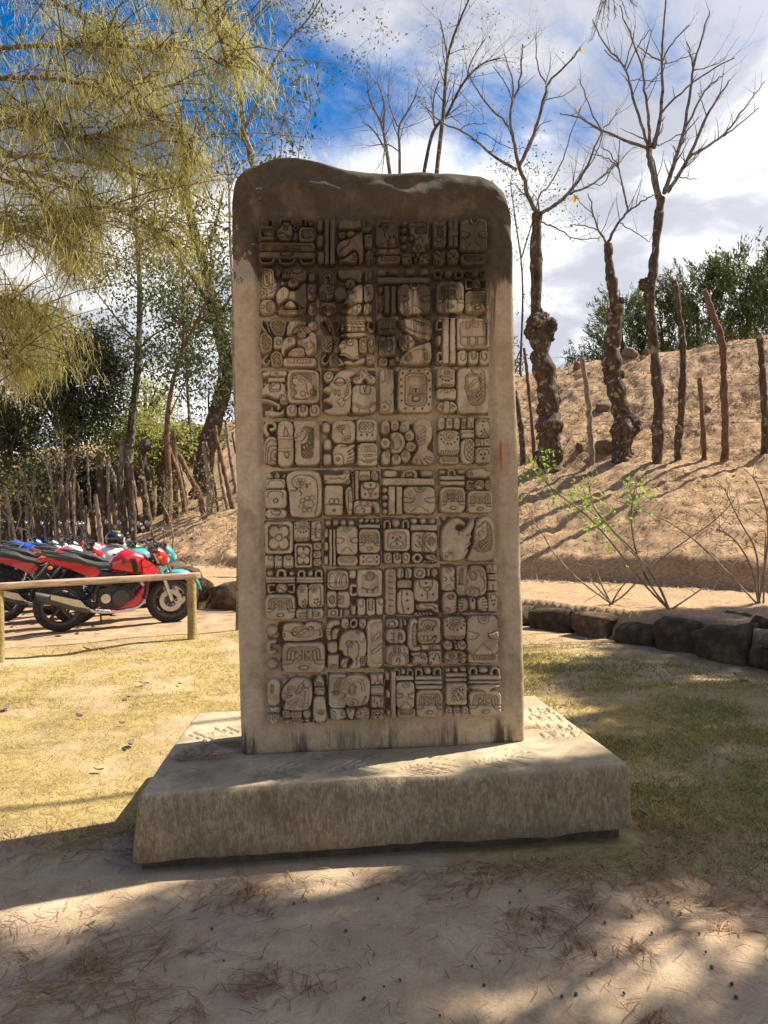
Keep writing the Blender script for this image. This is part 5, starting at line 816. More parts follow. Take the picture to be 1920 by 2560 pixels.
# ------------------------------------------------------------------ plants, bark, foliage
def foliage(name, cols, trans=.35, rough=.6):
    m = bpy.data.materials.new(name); m.use_nodes = True; n = N(m.node_tree); out = n.n('ShaderNodeOutputMaterial')
    rnd = n.n('ShaderNodeNewGeometry').outputs['Random Per Island']
    big = n.noise(n.pos(), 1.3, 3, .5)
    f = n.math('ADD', n.math('MULTIPLY', rnd, .7), n.math('MULTIPLY', n.mr(big, .3, .7, 0, 1), .3))
    c = n.ramp(f, [(i/(len(cols)-1), q) for i, q in enumerate(cols)])
    b = n.n('ShaderNodeBsdfPrincipled', {'Base Color': c, 'Roughness': rough, 'Specular IOR Level': .35})
    if trans:
        t = n.n('ShaderNodeBsdfTranslucent', {'Color': n.mix(.5, c, n.mix(1, c, (1.5, 1.45, .8), 'MULTIPLY'))}); mx = n.n('ShaderNodeMixShader', {0: trans})
        n.t.links.new(b.outputs[0], mx.inputs[1]); n.t.links.new(t.outputs[0], mx.inputs[2]); n.t.links.new(mx.outputs[0], out.inputs[0])
    else: n.t.links.new(b.outputs[0], out.inputs[0])
    MATS[name] = m; return m
def bark(name, lo, mid, hi, lich=None, scale=14):
    def f(n, b):
        tc = n.n('ShaderNodeTexCoord').outputs['Object']
        nz = n.noise(n.mapping(tc, scale=(1, 1, .35)), scale, 6, .65, .5)
        c = n.ramp(nz, [(.28, lo), (.5, mid), (.75, hi)])
        if lich: c = n.mix(n.mr(n.noise(tc, 7, 4, .6), .56, .64), c, lich)
        n.set(b, 'Base Color', c); n.set(b, 'Roughness', .92); n.set(b, 'Specular IOR Level', .2)
        n.set(b, 'Normal', n.bump(n.math('ADD', nz, n.math('MULTIPLY', n.noise(tc, scale*4, 4), .4)), .9, .03))
    return mat(name, f)
bark('bark_dark', (.025, .017, .012), (.085, .058, .038), (.17, .12, .08), (.27, .25, .19))
bark('bark_grey', (.05, .04, .032), (.15, .125, .10), (.28, .25, .21), (.05, .043, .034))
bark('bark_red', (.05, .024, .014), (.15, .082, .05), (.25, .155, .10), (.14, .115, .09))
foliage('grass_green', [(.10, .10, .03), (.16, .16, .05), (.24, .22, .08), (.36, .30, .13)], .3, .8)
bark('bark_pale', (.10, .08, .06), (.24, .19, .14), (.38, .32, .25), (.10, .085, .06))
bark('twig', (.05, .035, .025), (.11, .08, .055), (.19, .15, .11))
foliage('fol_cypress', [(.26, .16, .07), (.25, .25, .085), (.38, .37, .13), (.54, .50, .21), (.48, .32, .16)], .5)
foliage('fol_broad', [(.028, .042, .014), (.05, .075, .022), (.085, .11, .035), (.15, .15, .06)], .3)
foliage('fol_dark', [(.018, .026, .010), (.03, .042, .016), (.052, .062, .022), (.12, .11, .05)], .22, .45)
foliage('fol_juniper', [(.022, .038, .014), (.048, .072, .024), (.09, .115, .036), (.16, .165, .055)], .3)
foliage('fol_light', [(.15, .18, .055), (.23, .25, .08), (.32, .32, .12), (.38, .33, .15)], .5)
foliage('fol_bright', [(.12, .22, .035), (.20, .32, .05), (.30, .42, .09)], .45)
foliage('fol_pine', [(.045, .06, .02), (.07, .09, .028), (.11, .12, .04)], .25)
foliage('grass_dry', [(.20, .125, .042), (.35, .25, .085), (.48, .36, .14), (.55, .44, .21), (.24, .245, .07)], .3, .8)
foliage('needles_dry', [(.075, .030, .016), (.16, .065, .032), (.26, .125, .06), (.34, .22, .12), (.12, .10, .05)], 0, .85)
foliage('straw', [(.13, .078, .045), (.26, .17, .10), (.40, .285, .18), (.52, .40, .27)], 0, .9)

def ribbons(P0, P1, P2, wdt, side):
    """(n,3) start, mid, tip; tapered blades: quad + triangle as one island"""
    n = len(P0); w = (wdt[:, None] if hasattr(wdt, '__len__') else wdt)*side
    V = np.stack([P0-w, P0+w, P1+w*.8, P1-w*.8, P2], 1).reshape(-1, 3); b = np.arange(n)*5
    F = [None]*(2*n); li = np.concatenate([np.stack([b, b+1, b+2, b+3], 1), np.stack([b+3, b+2, b+4], 1)], 1).ravel()
    return V, li, n
def ribbon_mesh(name, parts, m):
    Vs, ls, off, cnt = [], [], 0, 0
    for V, li, n in parts: Vs.append(V); ls.append(li+off); off += len(V); cnt += n
    me = bpy.data.meshes.new(name); V = np.concatenate(Vs).astype(np.float32); li = np.concatenate(ls).astype(np.int32)
    lt = np.tile(np.array([4, 3], dtype=np.int32), cnt); st_ = np.zeros(len(lt), np.int32); st_[1:] = np.cumsum(lt)[:-1]
    me.vertices.add(len(V)); me.vertices.foreach_set('co', V.ravel()); me.loops.add(len(li)); me.loops.foreach_set('vertex_index', li)
    me.polygons.add(len(lt)); me.polygons.foreach_set('loop_start', st_); me.polygons.foreach_set('loop_total', lt); me.update(calc_edges=True)
    me.materials.append(m); return me
def unit(a): return a/np.maximum(np.linalg.norm(a, axis=1, keepdims=True), 1e-9)
def rand_dir(n, r=rng): return unit(r.normal(size=(n, 3)))
def leaf_mesh(name, C, size, m, r=rng, droop=.4, asp=.45):
    n = len(C); d = rand_dir(n, r); d[:, 2] -= droop; d = unit(d); s = unit(np.cross(d, rand_dir(n, r)))
    L_ = (size*r.uniform(.6, 1.25, n))[:, None]; nb = np.cross(d, s)*.12*L_
    V = np.stack([C, C+d*L_*.5+s*L_*asp*.5+nb, C+d*L_, C+d*L_*.5-s*L_*asp*.5+nb], 1).reshape(-1, 3)
    F = (np.arange(n)*4)[:, None]+np.arange(4)[None, :]
    return mesh_np(name, V, F, False, m)
def strand_mesh(name, P, length, width, m, r=rng, spread=.35, curl=.2, down=1.0):
    n = len(P); d = rand_dir(n, r)*spread; d[:, 2] -= down; d = unit(d); L_ = (length*r.uniform(.45, 1.3, n))[:, None]
    e = rand_dir(n, r)*curl; e[:, 2] -= .25*down
    P1 = P+d*L_*.5; P2 = P1+unit(d+e)*L_*.5; side = unit(np.cross(d, rand_dir(n, r)))
    return ribbon_mesh(name, [ribbons(P, P1, P2, width*r.uniform(.6, 1.3, n), side)], m)
def jitter_path(pts, amp, sub=3, r=rng):
    P = [np.array(p, float) for p in pts]; out = []
    for a, b in zip(P[:-1], P[1:]):
        for k in range(sub): out.append(a+(b-a)*k/sub+(r.normal(size=3)*amp if k else 0))
    out.append(P[-1]); return [tuple(p) for p in out]
def smooth_path(pts, it=1):
    P = [np.array(p, float) for p in pts]
    for _ in range(it):
        Q = [P[0]]
        for a, b in zip(P[:-1], P[1:]): Q += [a*.75+b*.25, a*.25+b*.75]
        Q.append(P[-1]); P = Q
    return [tuple(p) for p in P]
def limb_px(pxs, D, dy=0.0):                      # traced limb: pixels at the tree's own distance, leaning dy metres in depth along its length
    k = len(pxs)-1; return [tuple(at_y(x, y, D+dy*i/max(1, k))) for i, (x, y) in enumerate(pxs)]
def grow(mb, p, d, L_, r, depth, R_, ang=.6, up=.15, seg=5, tips=None, kids=3, wig=.12):
    """recursive bare branch"""
    p = np.array(p, float); d = np.array(d, float); d /= np.linalg.norm(d); pts = [p]; rad = [r]; q = p.copy(); n = 4; dd = d.copy()
    for i in range(n):
        dd = dd+R_.normal(size=3)*wig+np.array([0, 0, up*.25]); dd /= np.linalg.norm(dd); q = q+dd*L_/n; pts.append(q.copy()); rad.append(max(.0016, r*(1-.7*(i+1)/n)))
    mb.tube([tuple(a) for a in pts], rad, seg, cap=False)
    if tips is not None: tips.append((pts[-1], dd.copy(), depth))
    if depth > 0:
        for i in range(kids):
            k = R_.integers(1, n+1); a = R_.normal(size=3); a -= dd*a.dot(dd); a /= np.linalg.norm(a)
            nd = dd*math.cos(ang)+a*math.sin(ang)*R_.uniform(.7, 1.2)
            grow(mb, pts[k], nd, L_*R_.uniform(.45, .75), max(.002, rad[k]*.65), depth-1, R_, ang, up, max(3, seg-1), tips, kids, wig)
def lumpy(me_obj, amp, scale, seed=1):
    me = me_obj.data; n = len(me.vertices); co = np.zeros(n*3, np.float32); me.vertices.foreach_get('co', co); co = co.reshape(-1, 3)
    no = np.zeros(n*3, np.float32); me.vertices.foreach_get('normal', no); no = no.reshape(-1, 3)
    co += no*(vnoise(co, scale, seed, 3)[:, None]*amp).astype(np.float32); me.vertices.foreach_set('co', co.ravel()); me.update()
# ------------------------------------------------------------------ right bank: wall, boulders, stakes, bare trees, junipers, shrubs
def boulder_mesh(name, seed, k=5, rd=.34):
    r = np.random.default_rng(seed); P, Q, F = rounded_cube(np.linspace(0, 1, k), np.linspace(0, 1, k), np.linspace(0, 1, k), rd)
    V = Q-.5; V = V*(1+.0*V); V = V + unit(V)*(vnoise(V+seed*3.1, 1.9, seed, 2)*.16)[:, None] + (r.normal(size=V.shape)*.012)
    for _ in range(3):                              # knock off a few planes
        nrm = rand_dir(1, r)[0]; d = V@nrm; lim = .40+r.uniform(0, .08); V = V-np.maximum(d-lim, 0)[:, None]*nrm*.85
    return mesh_np(name, V, F, True)
def f_rock(n, b):
    tc = n.n('ShaderNodeTexCoord').outputs['Object']; p = n.pos()
    c = n.ramp(n.noise(p, 6, 6, .6), [(.28, (.085, .058, .036)), (.5, (.19, .132, .082)), (.75, (.31, .23, .15))])
    c = n.mix(n.mr(n.noise(p, 2.4, 4), .5, .66, 0, .6), c, (.10, .08, .05))
    n.set(b, 'Base Color', c); n.set(b, 'Roughness', .95); n.set(b, 'Specular IOR Level', .2); n.set(b, 'Normal', n.bump(n.noise(p, 18, 7, .7), 1, .04))
mat('rock', f_rock)
BOUL = [boulder_mesh('stone', 100+i, 6, .14) for i in range(7)]
def f_wallrock(n, b):  # darker than rock: dark soil tone plus shade put into the colour
    p = n.pos(); c = n.ramp(n.noise(p, 7, 6, .65), [(.28, (.035, .025, .016)), (.5, (.10, .072, .046)), (.75, (.22, .165, .105))])
    rnd = n.n('ShaderNodeObjectInfo').outputs['Random']; c = n.mix(1.0, c, n.ramp(rnd, [(0, (.55, .55, .55)), (.5, (1, .95, .9)), (1, (1.5, 1.42, 1.3))]), 'MULTIPLY')
    n.set(b, 'Base Color', c); n.set(b, 'Roughness', .97); n.set(b, 'Specular IOR Level', .15); n.set(b, 'Normal', n.bump(n.noise(p, 14, 7, .7), 1, .06))
mat('wall_rock', f_wallrock)
for me in BOUL: me.materials.append(MATS['wall_rock'])
def resample(P, step):
    P = np.array(P, float); d = np.r_[0, np.cumsum(np.linalg.norm(np.diff(P, axis=0), axis=1))]; out = []; s = 0
    while s < d[-1]: out.append((np.interp(s, d, P[:, 0]), np.interp(s, d, P[:, 1]))); s += step*rng.uniform(.8, 1.2)
    return out
def build_wall():
    root = empty('stone_wall', (WALL[3][0], WALL[3][1], float(z0(WALL[3][1]))))
    tag(root, 'low dry stone retaining wall of rough dark blocks along the foot of the bank', 'wall')
    base = np.array(tuple(root.location)); pts = resample([(-4.6, 16.1)]+WALL+[(3.75, 6.3)], .56)
    for i, (x, y) in enumerate(pts):
        nx, ny = pts[min(i+1, len(pts)-1)][0]-pts[max(i-1, 0)][0], pts[min(i+1, len(pts)-1)][1]-pts[max(i-1, 0)][1]; a = math.atan2(ny, nx)
        hgt = .22 + (.05 if x > 2.9 else 0) + (.20 if x < -2.2 else 0)
        zb = float(z0(y))
        rows = [(0, hgt*.62), (.5, hgt*.55)] if rng.random() < .12 else [(0, hgt*1.1)]
        zz = zb-.04
        for off, h in rows:
            o = link('stone', BOUL[rng.integers(7)], root); w = .53*rng.uniform(.82, 1.0); h = h*rng.uniform(.85, 1.12)
            o.location = np.array([x+math.cos(a)*.22*off, y+math.sin(a)*.22*off, zz+h*.5])-base; o.scale = (w*1.05, .40*rng.uniform(.85, 1.15), h*1.22)
            o.rotation_euler = (rng.normal()*.08, rng.normal()*.09, a+rng.normal()*.13); zz += h*.98
    for px, py, s, rz in ((1840, 1556, (.36, .34, .34), .5), (1915, 1592, (.40, .34, .40), .2)):     # the two big blocks at the near end
        p = base_hit(px, py+60); o = link('stone', BOUL[3], root); o.location = np.array([p.x+.12, p.y+.15, .24])-base; o.scale = s; o.rotation_euler = (.1, .45, rz)
    return root
build_wall()
def boulder(px, py, w, h, label, seed=0):
    p = ground_hit(px, py); o = link('boulder', boulder_mesh('boulder', 300+seed, 6), None, MATS['rock'])
    o.location = (p.x, p.y, p.z+h*.28); o.scale = (w, w*.75, h*1.15); o.rotation_euler = (rng.normal()*.1, rng.normal()*.12, rng.uniform(0, 6))
    tag(o, label, 'rock', 'rocks lying on the slope'); return o
for i, (X_, Y_, w, h) in enumerate(((300, 1325, 180, 105), (620, 1260, 130, 90), (655, 1180, 90, 40), (745, 1165, 100, 60), (1010, 1180, 150, 55), (845, 1155, 75, 45), (890, 1185, 80, 35), (65, 1350, 90, 70), (745, 1235, 100, 70), (430, 1360, 60, 35), (460, 1300, 70, 60))):
    px, py = 1500+X_/3.95, 550+Y_/3.95; D = ground_hit(px, py+6).y
    lab = ('large rounded boulder on the crest between the two gnarled bare trees' if i == 0 else 'long flat-topped stone lying on the crest in front of the junipers' if i == 4 else 'squat brown rock on the crest of the bank below the junipers')
    boulder(px, py+6, w/3.95*D/FPX, h/3.95*D/FPX, lab, i)
for i, (X_, Y_, w, h, lab) in enumerate(((480, 560, 60, 55, 'pale rock on the slope edge beside a thin leaning stake'), (560, 480, 65, 55, 'squat brown rock on the crest of the bank below the junipers'), (625, 455, 60, 40, 'squat brown rock on the crest of the bank below the junipers'), (500, 1060, 85, 75, 'angular rock at the foot of a thin grey stake'), (660, 1060, 130, 90, 'earth-coloured rock beside the foot of the leaning gnarled trunk'), (640, 800, 120, 60, 'half-buried rock on the slope behind a gnarled trunk'), (1290, 810, 55, 40, 'small dark rock behind the short cut stake'))):
    px, py = 1250+X_/2.476, 700+Y_/2.476; D = ground_hit(px, py).y
    boulder(px, py, w/2.476*D/FPX, h/2.476*D/FPX, lab, 20+i)

def c5(X_, Y_): return (1250+X_/2.476, 700+Y_/2.476)
def c4(X_, Y_): return (800+X_/1.481, Y_/1.481)
def stake(pxs, rpx, barkm, label, group=None, top=None, D=None, name='fence_stake', lump=.012, burls=()):
    base = ground_hit(*pxs[-1]) if D is None else at_y(*pxs[-1], D); D = base.y if D is None else D
    pts = [np.array(tuple(at_y(x, y, D))) for x, y in pxs][::-1]
    if D is not None: pts[0][2] = min(pts[0][2], tz1(pts[0][0], pts[0][1]))
    pts[0] = pts[0]-np.array([0, 0, .12]); pts = smooth_path(pts, 1); r = rpx/FPX*D; n = len(pts)
    root = empty(name, pts[0]); b0 = np.array(pts[0]); mb = MB()
    P = jitter_path([np.array(p)-b0 for p in pts], .006, 4); k = len(P); rr_ = [r*(1.15-.32*i/k)*(1+.10*math.sin(i*.55+r*90)+.05*math.sin(i*1.3)) for i in range(k)]
    
    if len(burls) > 3 and name != 'fence_stake':              # swollen below the highest burl
        zb = max(tuple(at_y(bx, by, D))[2] for bx, by, _ in burls)-b0[2]; rr_ = [q*(1+.75*float(sstep(zb+.25, zb-.5, P[i][2]))*(.85+.3*math.sin(i*.9))) for i, q in enumerate(rr_)]
    mb.tube(P, [q*.86 for q in rr_] if name == 'fence_stake' else rr_, 9); o = mb.build('stem', MATS[barkm], root); lumpy(o, r*.30, .8/r, 5)
    for (bx, by, br) in burls:
        q = np.array(tuple(at_y(bx, by, D)))-b0; bo = link('burl', boulder_mesh('burl', int(bx) % 97, 14, .499), root, MATS[barkm]); bo.location = q; s = br/FPX*D*2; bo.scale = (s*rng.uniform(.85, 1.1), s*.85, s*rng.uniform(.95, 1.35)); bo.rotation_euler = tuple(rng.uniform(-.5, .5, 3)); lumpy(bo, .20, 3.2, 3); lumpy(bo, .09, 9, 4)
    tag(root, label, 'stake' if name == 'fence_stake' else 'tree', group); root['_r'] = r; del root['_r']; return root, b0, D
GR = 'stakes of the live fence on the bank'
stake([c5(150, 420), c5(170, 600), c5(200, 900), c5(215, 1120)], 5, 'bark_red', 'thin crooked stake just beside the gnarled burl trunk', GR)
stake([c5(92, 690), c5(130, 900), c5(150, 1150)], 9, 'bark_dark', 'short dark stake half hidden by the edge of the stele', GR)
stake([c5(505, 480), c5(545, 700), c5(560, 950), c5(570, 1135)], 8, 'bark_pale', 'straight grey stake between the two gnarled trunks', GR)
stake([c5(1080, 5), c5(1115, 250), c5(1135, 420), c5(1132, 650), c5(1120, 870), c5(1095, 1030), c5(1110, 1120)], 10, 'bark_dark', 'tall stake with a forked cut top beside the spreading bare tree', GR)
stake([c5(1235, 610), c5(1255, 850), c5(1265, 1120)], 7, 'bark_red', 'shortest stake, cut off at half the height of its neighbours', GR)
stake([c5(1265, 60), c5(1320, 220), c5(1380, 370), c5(1385, 600), c5(1395, 850), c5(1390, 1130)], 10, 'bark_red', 'reddish stake bent sharply towards the trees at its top', GR)
stake([c5(1608, 330), c5(1620, 500), c5(1640, 800), c5(1640, 1090)], 10, 'bark_dark', 'dark mossy stake at the far end of the fence beyond the bent one', GR)

def bare_tree(label, trunk, rpx, limbs, burls=(), barkm='bark_grey', tipn=2, seed=1, leaves=0):
    root, b0, D = stake(trunk, rpx, 'bark_dark', label, 'bare trees growing in the fence line', name='bare_tree', burls=burls)
    R_ = np.random.default_rng(seed); mb = MB(); ends = []
    for pxs, r0, r1, dy in limbs:
        pts = smooth_path([np.array(p)-b0 for p in limb_px(pxs, D, dy)], 1); k = len(pts); pts = jitter_path(pts, .012, 2, R_); k = len(pts)
        ra = r0/FPX*D*.74; rb = r1/FPX*D*.78; mb.tube(pts, [ra+(rb-ra)*i/k for i in range(k)], 6)
        for i in range(2, k):                       # knobbly short twigs
            if R_.random() < .33:
                d = np.array(pts[i])-np.array(pts[i-1]); a = R_.normal(size=3); a[2] = abs(a[2]); v = unit((d/np.linalg.norm(d)*.7+a*.6)[None])[0]
                grow(mb, pts[i], v, R_.uniform(.2, .75), max(.005, (ra+(rb-ra)*i/k)*.45), 1 if R_.random() < .5 else 0, R_, .6, .3, 4, None, 2)
        ends.append(pts[-1])
    mb.build('limbs', MATS[barkm], root)
    for i in range(leaves):
        e = ends[R_.integers(len(ends))]; o = link('dead_leaf', leaf_mesh('dead_leaf', np.array([e]), np.array([.16]), MATS['fol_yellow'], R_, 1.2, .7), root)
    return root
foliage('fol_yellow', [(.45, .22, .03), (.55, .33, .05)], .4)
bare_tree('bare pale tree on a trunk swollen with large burls, next to the stele', [c4(803, 792), c4(800, 960), c4(800, 1160), c5(255, 430), c5(290, 650), c5(315, 850), c5(300, 1000), c5(315, 1165)], 16, [
    ([c4(803, 795), c4(770, 720), c4(738, 620), c4(720, 540), c4(702, 450), c4(712, 375), c4(745, 310), c4(750, 165)], 9, 2, .3),
    ([c4(738, 620), c4(790, 500), c4(830, 370), c4(840, 305), c4(910, 245), c4(966, 175)], 6.5, 1.6, -.8),
    ([c4(728, 628), c4(650, 585), c4(580, 520), c4(515, 480), c4(440, 450), c4(375, 380)], 6, 1.5, .9),
    ([c4(700, 470), c4(640, 410), c4(605, 370), c4(560, 300), c4(545, 262)], 4, 1.3, -.6), ([c4(712, 375), c4(690, 310), c4(640, 245)], 3, 1.2, .5), ([c4(712, 375), c4(715, 290), c4(682, 205)], 3, 1.2, -.5),
    ([c4(836, 310), c4(800, 240), c4(800, 130)], 3, 1.2, .4), ([c4(836, 310), c4(850, 260), c4(855, 210)], 2, 1, .3), ([c4(830, 370), c4(900, 355), c4(950, 325)], 2.4, 1, .6), ([c4(770, 560), c4(800, 470), c4(855, 445)], 2, 1, -.4),
    ([c4(808, 795), c4(870, 762), c4(920, 715), c4(980, 640), c4(1020, 540), c4(1045, 485)], 7, 1.6, -.9), ([c4(920, 715), c4(1000, 690), c4(1060, 640), c4(1100, 590)], 4.5, 1.4, .7), ([c4(812, 790), c4(805, 725), c4(850, 690), c4(900, 590), c4(930, 490), c4(968, 395)], 3.5, 1.2, .8),
    ([c4(815, 818), c4(870, 842), c4(930, 880), c4(975, 888), c4(1035, 880)], 3, 1.2, -.5), ([c4(515, 480), c4(560, 455), c4(620, 460)], 2, 1, -.3), ([c4(580, 520), c4(590, 480), c4(690, 550), c4(760, 550)], 2, 1, -.3)],
    burls=[(*c5(240, 270), 32), (*c5(215, 330), 22), (*c5(285, 330), 24), (*c5(325, 275), 14), (*c5(228, 490), 17), (*c5(285, 600), 22), (*c5(300, 690), 24), (*c5(330, 740), 18), (*c5(270, 800), 20), (*c5(310, 860), 24), (*c5(270, 900), 20), (*c5(300, 980), 25), (*c5(320, 1070), 27), (*c5(280, 1100), 24)], seed=3, leaves=4)
bare_tree('small bare tree with a leaning burl-covered trunk, second in the fence line', [c4(1065, 905), c4(1072, 1000), c4(1092, 1110), c5(720, 200), c5(690, 420), c5(700, 600), c5(740, 760), c5(765, 900), c5(750, 1095)], 13, [
    ([c4(1065, 910), c4(1030, 850), c4(1010, 790), c4(992, 715)], 5, 1.4, .5), ([c4(1065, 905), c4(1100, 830), c4(1140, 780), c4(1195, 748), c4(1238, 720)], 5.5, 1.5, -.7), ([c4(1140, 780), c4(1120, 690), c4(1105, 610), c4(1110, 520)], 4, 1.2, .4),
    ([c4(1105, 610), c4(1070, 560), c4(1040, 545)], 2.5, 1, -.3), ([c4(1105, 610), c4(1140, 560), c4(1180, 540)], 2.5, 1, .4), ([c4(1105, 615), c4(1060, 580), c4(1000, 570)], 2.5, 1, .4), ([c4(1030, 850), c4(965, 830), c4(905, 845)], 2.6, 1, -.4), ([c4(1110, 825), c4(1160, 855), c4(1220, 895)], 2.2, 1, .5), ([c4(1010, 790), c4(970, 760), c4(940, 720)], 2, 1, .3), ([c4(1100, 605), c4(1080, 620), c4(1050, 690), c4(990, 680)], 2.2, 1, .3)],
    burls=[(*c5(690, 560), 20), (*c5(705, 610), 22), (*c5(735, 590), 14), (*c5(830, 885), 18), (*c5(790, 860), 20), (*c5(770, 940), 27), (*c5(750, 1010), 24), (*c5(760, 1080), 24), (*c5(740, 130), 12), (*c5(720, 200), 13), (*c5(720, 500), 14)], seed=4, leaves=2)
bare_tree('tallest bare tree with wide spreading limbs, rising from a lichen-spotted trunk', [c4(1262, 735), c4(1250, 830), c4(1235, 985), c4(1215, 1130), c5(925, 80), c5(940, 300), c5(962, 520), c5(985, 750), c5(978, 950), c5(972, 1130)], 12.5, [
    ([c4(1258, 740), c4(1240, 680), c4(1225, 600), c4(1217, 548)], 11, 9, .1), ([c4(1215, 550), c4(1130, 520), c4(1040, 480), c4(960, 435), c4(888, 420)], 6, 1.5, -.9), ([c4(1040, 480), c4(990, 380), c4(958, 292)], 3, 1.2, .5), ([c4(1050, 480), c4(1030, 560), c4(980, 640)], 2.4, 1, .3), ([c4(1050, 475), c4(1085, 440), c4(1100, 405)], 2.2, 1, -.3),
    ([c4(1213, 545), c4(1180, 430), c4(1150, 330), c4(1130, 245), c4(1060, 180), c4(1010, 72)], 6, 1.5, .9), ([c4(1130, 245), c4(1090, 220), c4(1052, 185)], 3, 1.2, -.3), ([c4(1130, 250), c4(1160, 140), c4(1168, 95)], 2.6, 1.1, .3), ([c4(1135, 260), c4(1180, 160), c4(1222, 110)], 2.6, 1.1, -.5),
    ([c4(1220, 540), c4(1215, 430), c4(1205, 330), c4(1192, 240), c4(1145, 120), c4(1110, 20)], 6, 1.4, -.6), ([c4(1192, 240), c4(1220, 150), c4(1228, 110)], 2.4, 1, .3), ([c4(1205, 330), c4(1260, 270), c4(1300, 240)], 2.2, 1, .5), ([c4(1150, 300), c4(1200, 298), c4(1262, 300)], 2, 1, -.2),
    ([c4(1235, 548), c4(1262, 430), c4(1268, 330), c4(1266, 225), c4(1272, 100), c4(1284, -40)], 7.5, 2, .5), ([c4(1266, 225), c4(1300, 160), c4(1366, 92)], 3, 1.2, -.6), ([c4(1266, 225), c4(1215, 205), c4(1175, 170)], 3, 1.2, .5), ([c4(1266, 240), c4(1340, 220), c4(1400, 190)], 2.6, 1.1, .4), ([c4(1260, 420), c4(1330, 345), c4(1440, 262), c4(1536, 213)], 4, 1.3, -.9),
    ([c4(1275, 715), c4(1310, 610), c4(1350, 480), c4(1370, 350), c4(1380, 255), c4(1412, 150), c4(1442, 42)], 8, 1.8, .7), ([c4(1380, 255), c4(1375, 200), c4(1358, 155)], 3, 1.2, -.3), ([c4(1385, 260), c4(1450, 245), c4(1500, 218)], 2.6, 1.1, .4), ([c4(1350, 480), c4(1400, 380), c4(1430, 325), c4(1495, 270)], 4, 1.3, -.5), ([c4(1352, 490), c4(1290, 520), c4(1250, 545)], 2.4, 1, .3),
    ([c4(1285, 712), c4(1340, 630), c4(1385, 540), c4(1430, 430), c4(1480, 350), c4(1520, 295)], 8, 1.5, -.7), ([c4(1370, 578), c4(1430, 545), c4(1490, 505), c4(1560, 420), c4(1600, 360), c4(1646, 300)], 5, 1.3, .8), ([c4(1490, 505), c4(1560, 455), c4(1625, 400)], 3, 1.2, -.4), ([c4(1430, 430), c4(1415, 380), c4(1398, 345)], 2.4, 1, .3), ([c4(1310, 655), c4(1350, 660), c4(1395, 662)], 2.2, 1, -.3), ([c4(1340, 625), c4(1400, 570), c4(1430, 540)], 2.2, 1, .3)],
    burls=[(*c5(905, 30), 16)], barkm='bark_grey', seed=5)
# darker, thinner trees far behind the stele
def far_tree(label, limbs, D, seed, barkm='bark_dark', fol=None, nleaf=0, lsize=.12, twd=2, group=None, name='bare_tree', cat='tree', basepx=None, spread=.5, twp=.8):
    bx, by = basepx or limbs[0][0][0]; p = at_y(bx, by, D); gz = tz1(p.x, p.y); b0 = np.array([p.x, p.y, gz]); root = empty(name, b0); R_ = np.random.default_rng(seed); mb = MB(); tips = []
    p0 = np.array(tuple(at_y(*limbs[0][0][0], D)))
    if p0[2] > gz+.1: mb.tube([tuple(np.array([p.x, p.y, gz-.1])-b0), tuple((np.array([p.x, p.y, gz])+p0)/2-b0+np.array([.05, 0, 0])), tuple(p0-b0)], [limbs[0][1]/FPX*D*1.35, limbs[0][1]/FPX*D*1.15, limbs[0][1]/FPX*D], 9)
    tr = MB(); seen = []
    for i, (pxs, r0, r1, dy) in enumerate(limbs):
        pts = smooth_path([np.array(q)-b0 for q in limb_px(pxs, D, dy)], 2); pts = jitter_path(pts, .02, 1, R_); k = len(pts)
        if i: S0 = np.array(seen); pts[0] = tuple(S0[np.argmin(np.linalg.norm(S0-np.array(pts[0]), axis=1))])
        seen += [tuple(q) for q in pts]; ra, rb = r0/FPX*D, r1/FPX*D
        (mb if i == 0 else tr).tube(pts, [ra+(rb-ra)*j/k for j in range(k)], 8 if i == 0 else 6)
        for j in range(k//3, k):
            if R_.random() < twp:
                d = np.array(pts[j])-np.array(pts[j-1]); a = R_.normal(size=3); v = d/np.linalg.norm(d)*.6+a*.6+np.array([0, 0, .2])
                grow(tr, pts[j], v, R_.uniform(.5, 1.3)*D/22, max(.006, (ra+(rb-ra)*j/k)*.4), twd, R_, .65, .1, 4, tips, 3)
    o = mb.build('trunk', MATS[barkm], root); lumpy(o, limbs[0][1]/FPX*D*.18, 6, seed)
    if tr.n: tr.build('limbs', MATS[barkm], root)
    if fol and tips:
        T = np.array([t[0] for t in tips]); C = T[R_.integers(len(T), size=nleaf)]+R_.normal(size=(nleaf, 3))*spread*np.array([1, 1, .8])*.3
        link('foliage', leaf_mesh('foliage', C, np.full(nleaf, lsize), MATS[fol], R_, .6), root)
    tag(root, label, cat, group); return root
GB = 'thin bare trees behind the stele'
far_tree('tall dark bare tree rising behind the top of the stele', [([c4(432, 640), c4(445, 520), c4(460, 400), c4(465, 260), c4(482, 170), c4(515, 80), c4(555, -10)], 6, 1.6, .5), ([c4(470, 200), c4(455, 120), c4(445, 75)], 2, 1, .3)], 23, 21, group=GB, basepx=(1095, 1000), fol='fol_broad', nleaf=110, lsize=.09)
far_tree('dark bare tree with its crown arching away behind the stele', [([c4(385, 640), c4(405, 530), c4(425, 470), c4(470, 430), c4(510, 340), c4(545, 285), c4(600, 232), c4(668, 215)], 5, 1.3, -.6), ([c4(425, 470), c4(415, 380), c4(440, 300)], 3, 1, .5), ([c4(545, 285), c4(555, 230), c4(610, 145)], 2, .8, .3)], 24, 22, group=GB, basepx=(1060, 1000), fol='fol_broad', nleaf=170, lsize=.09)
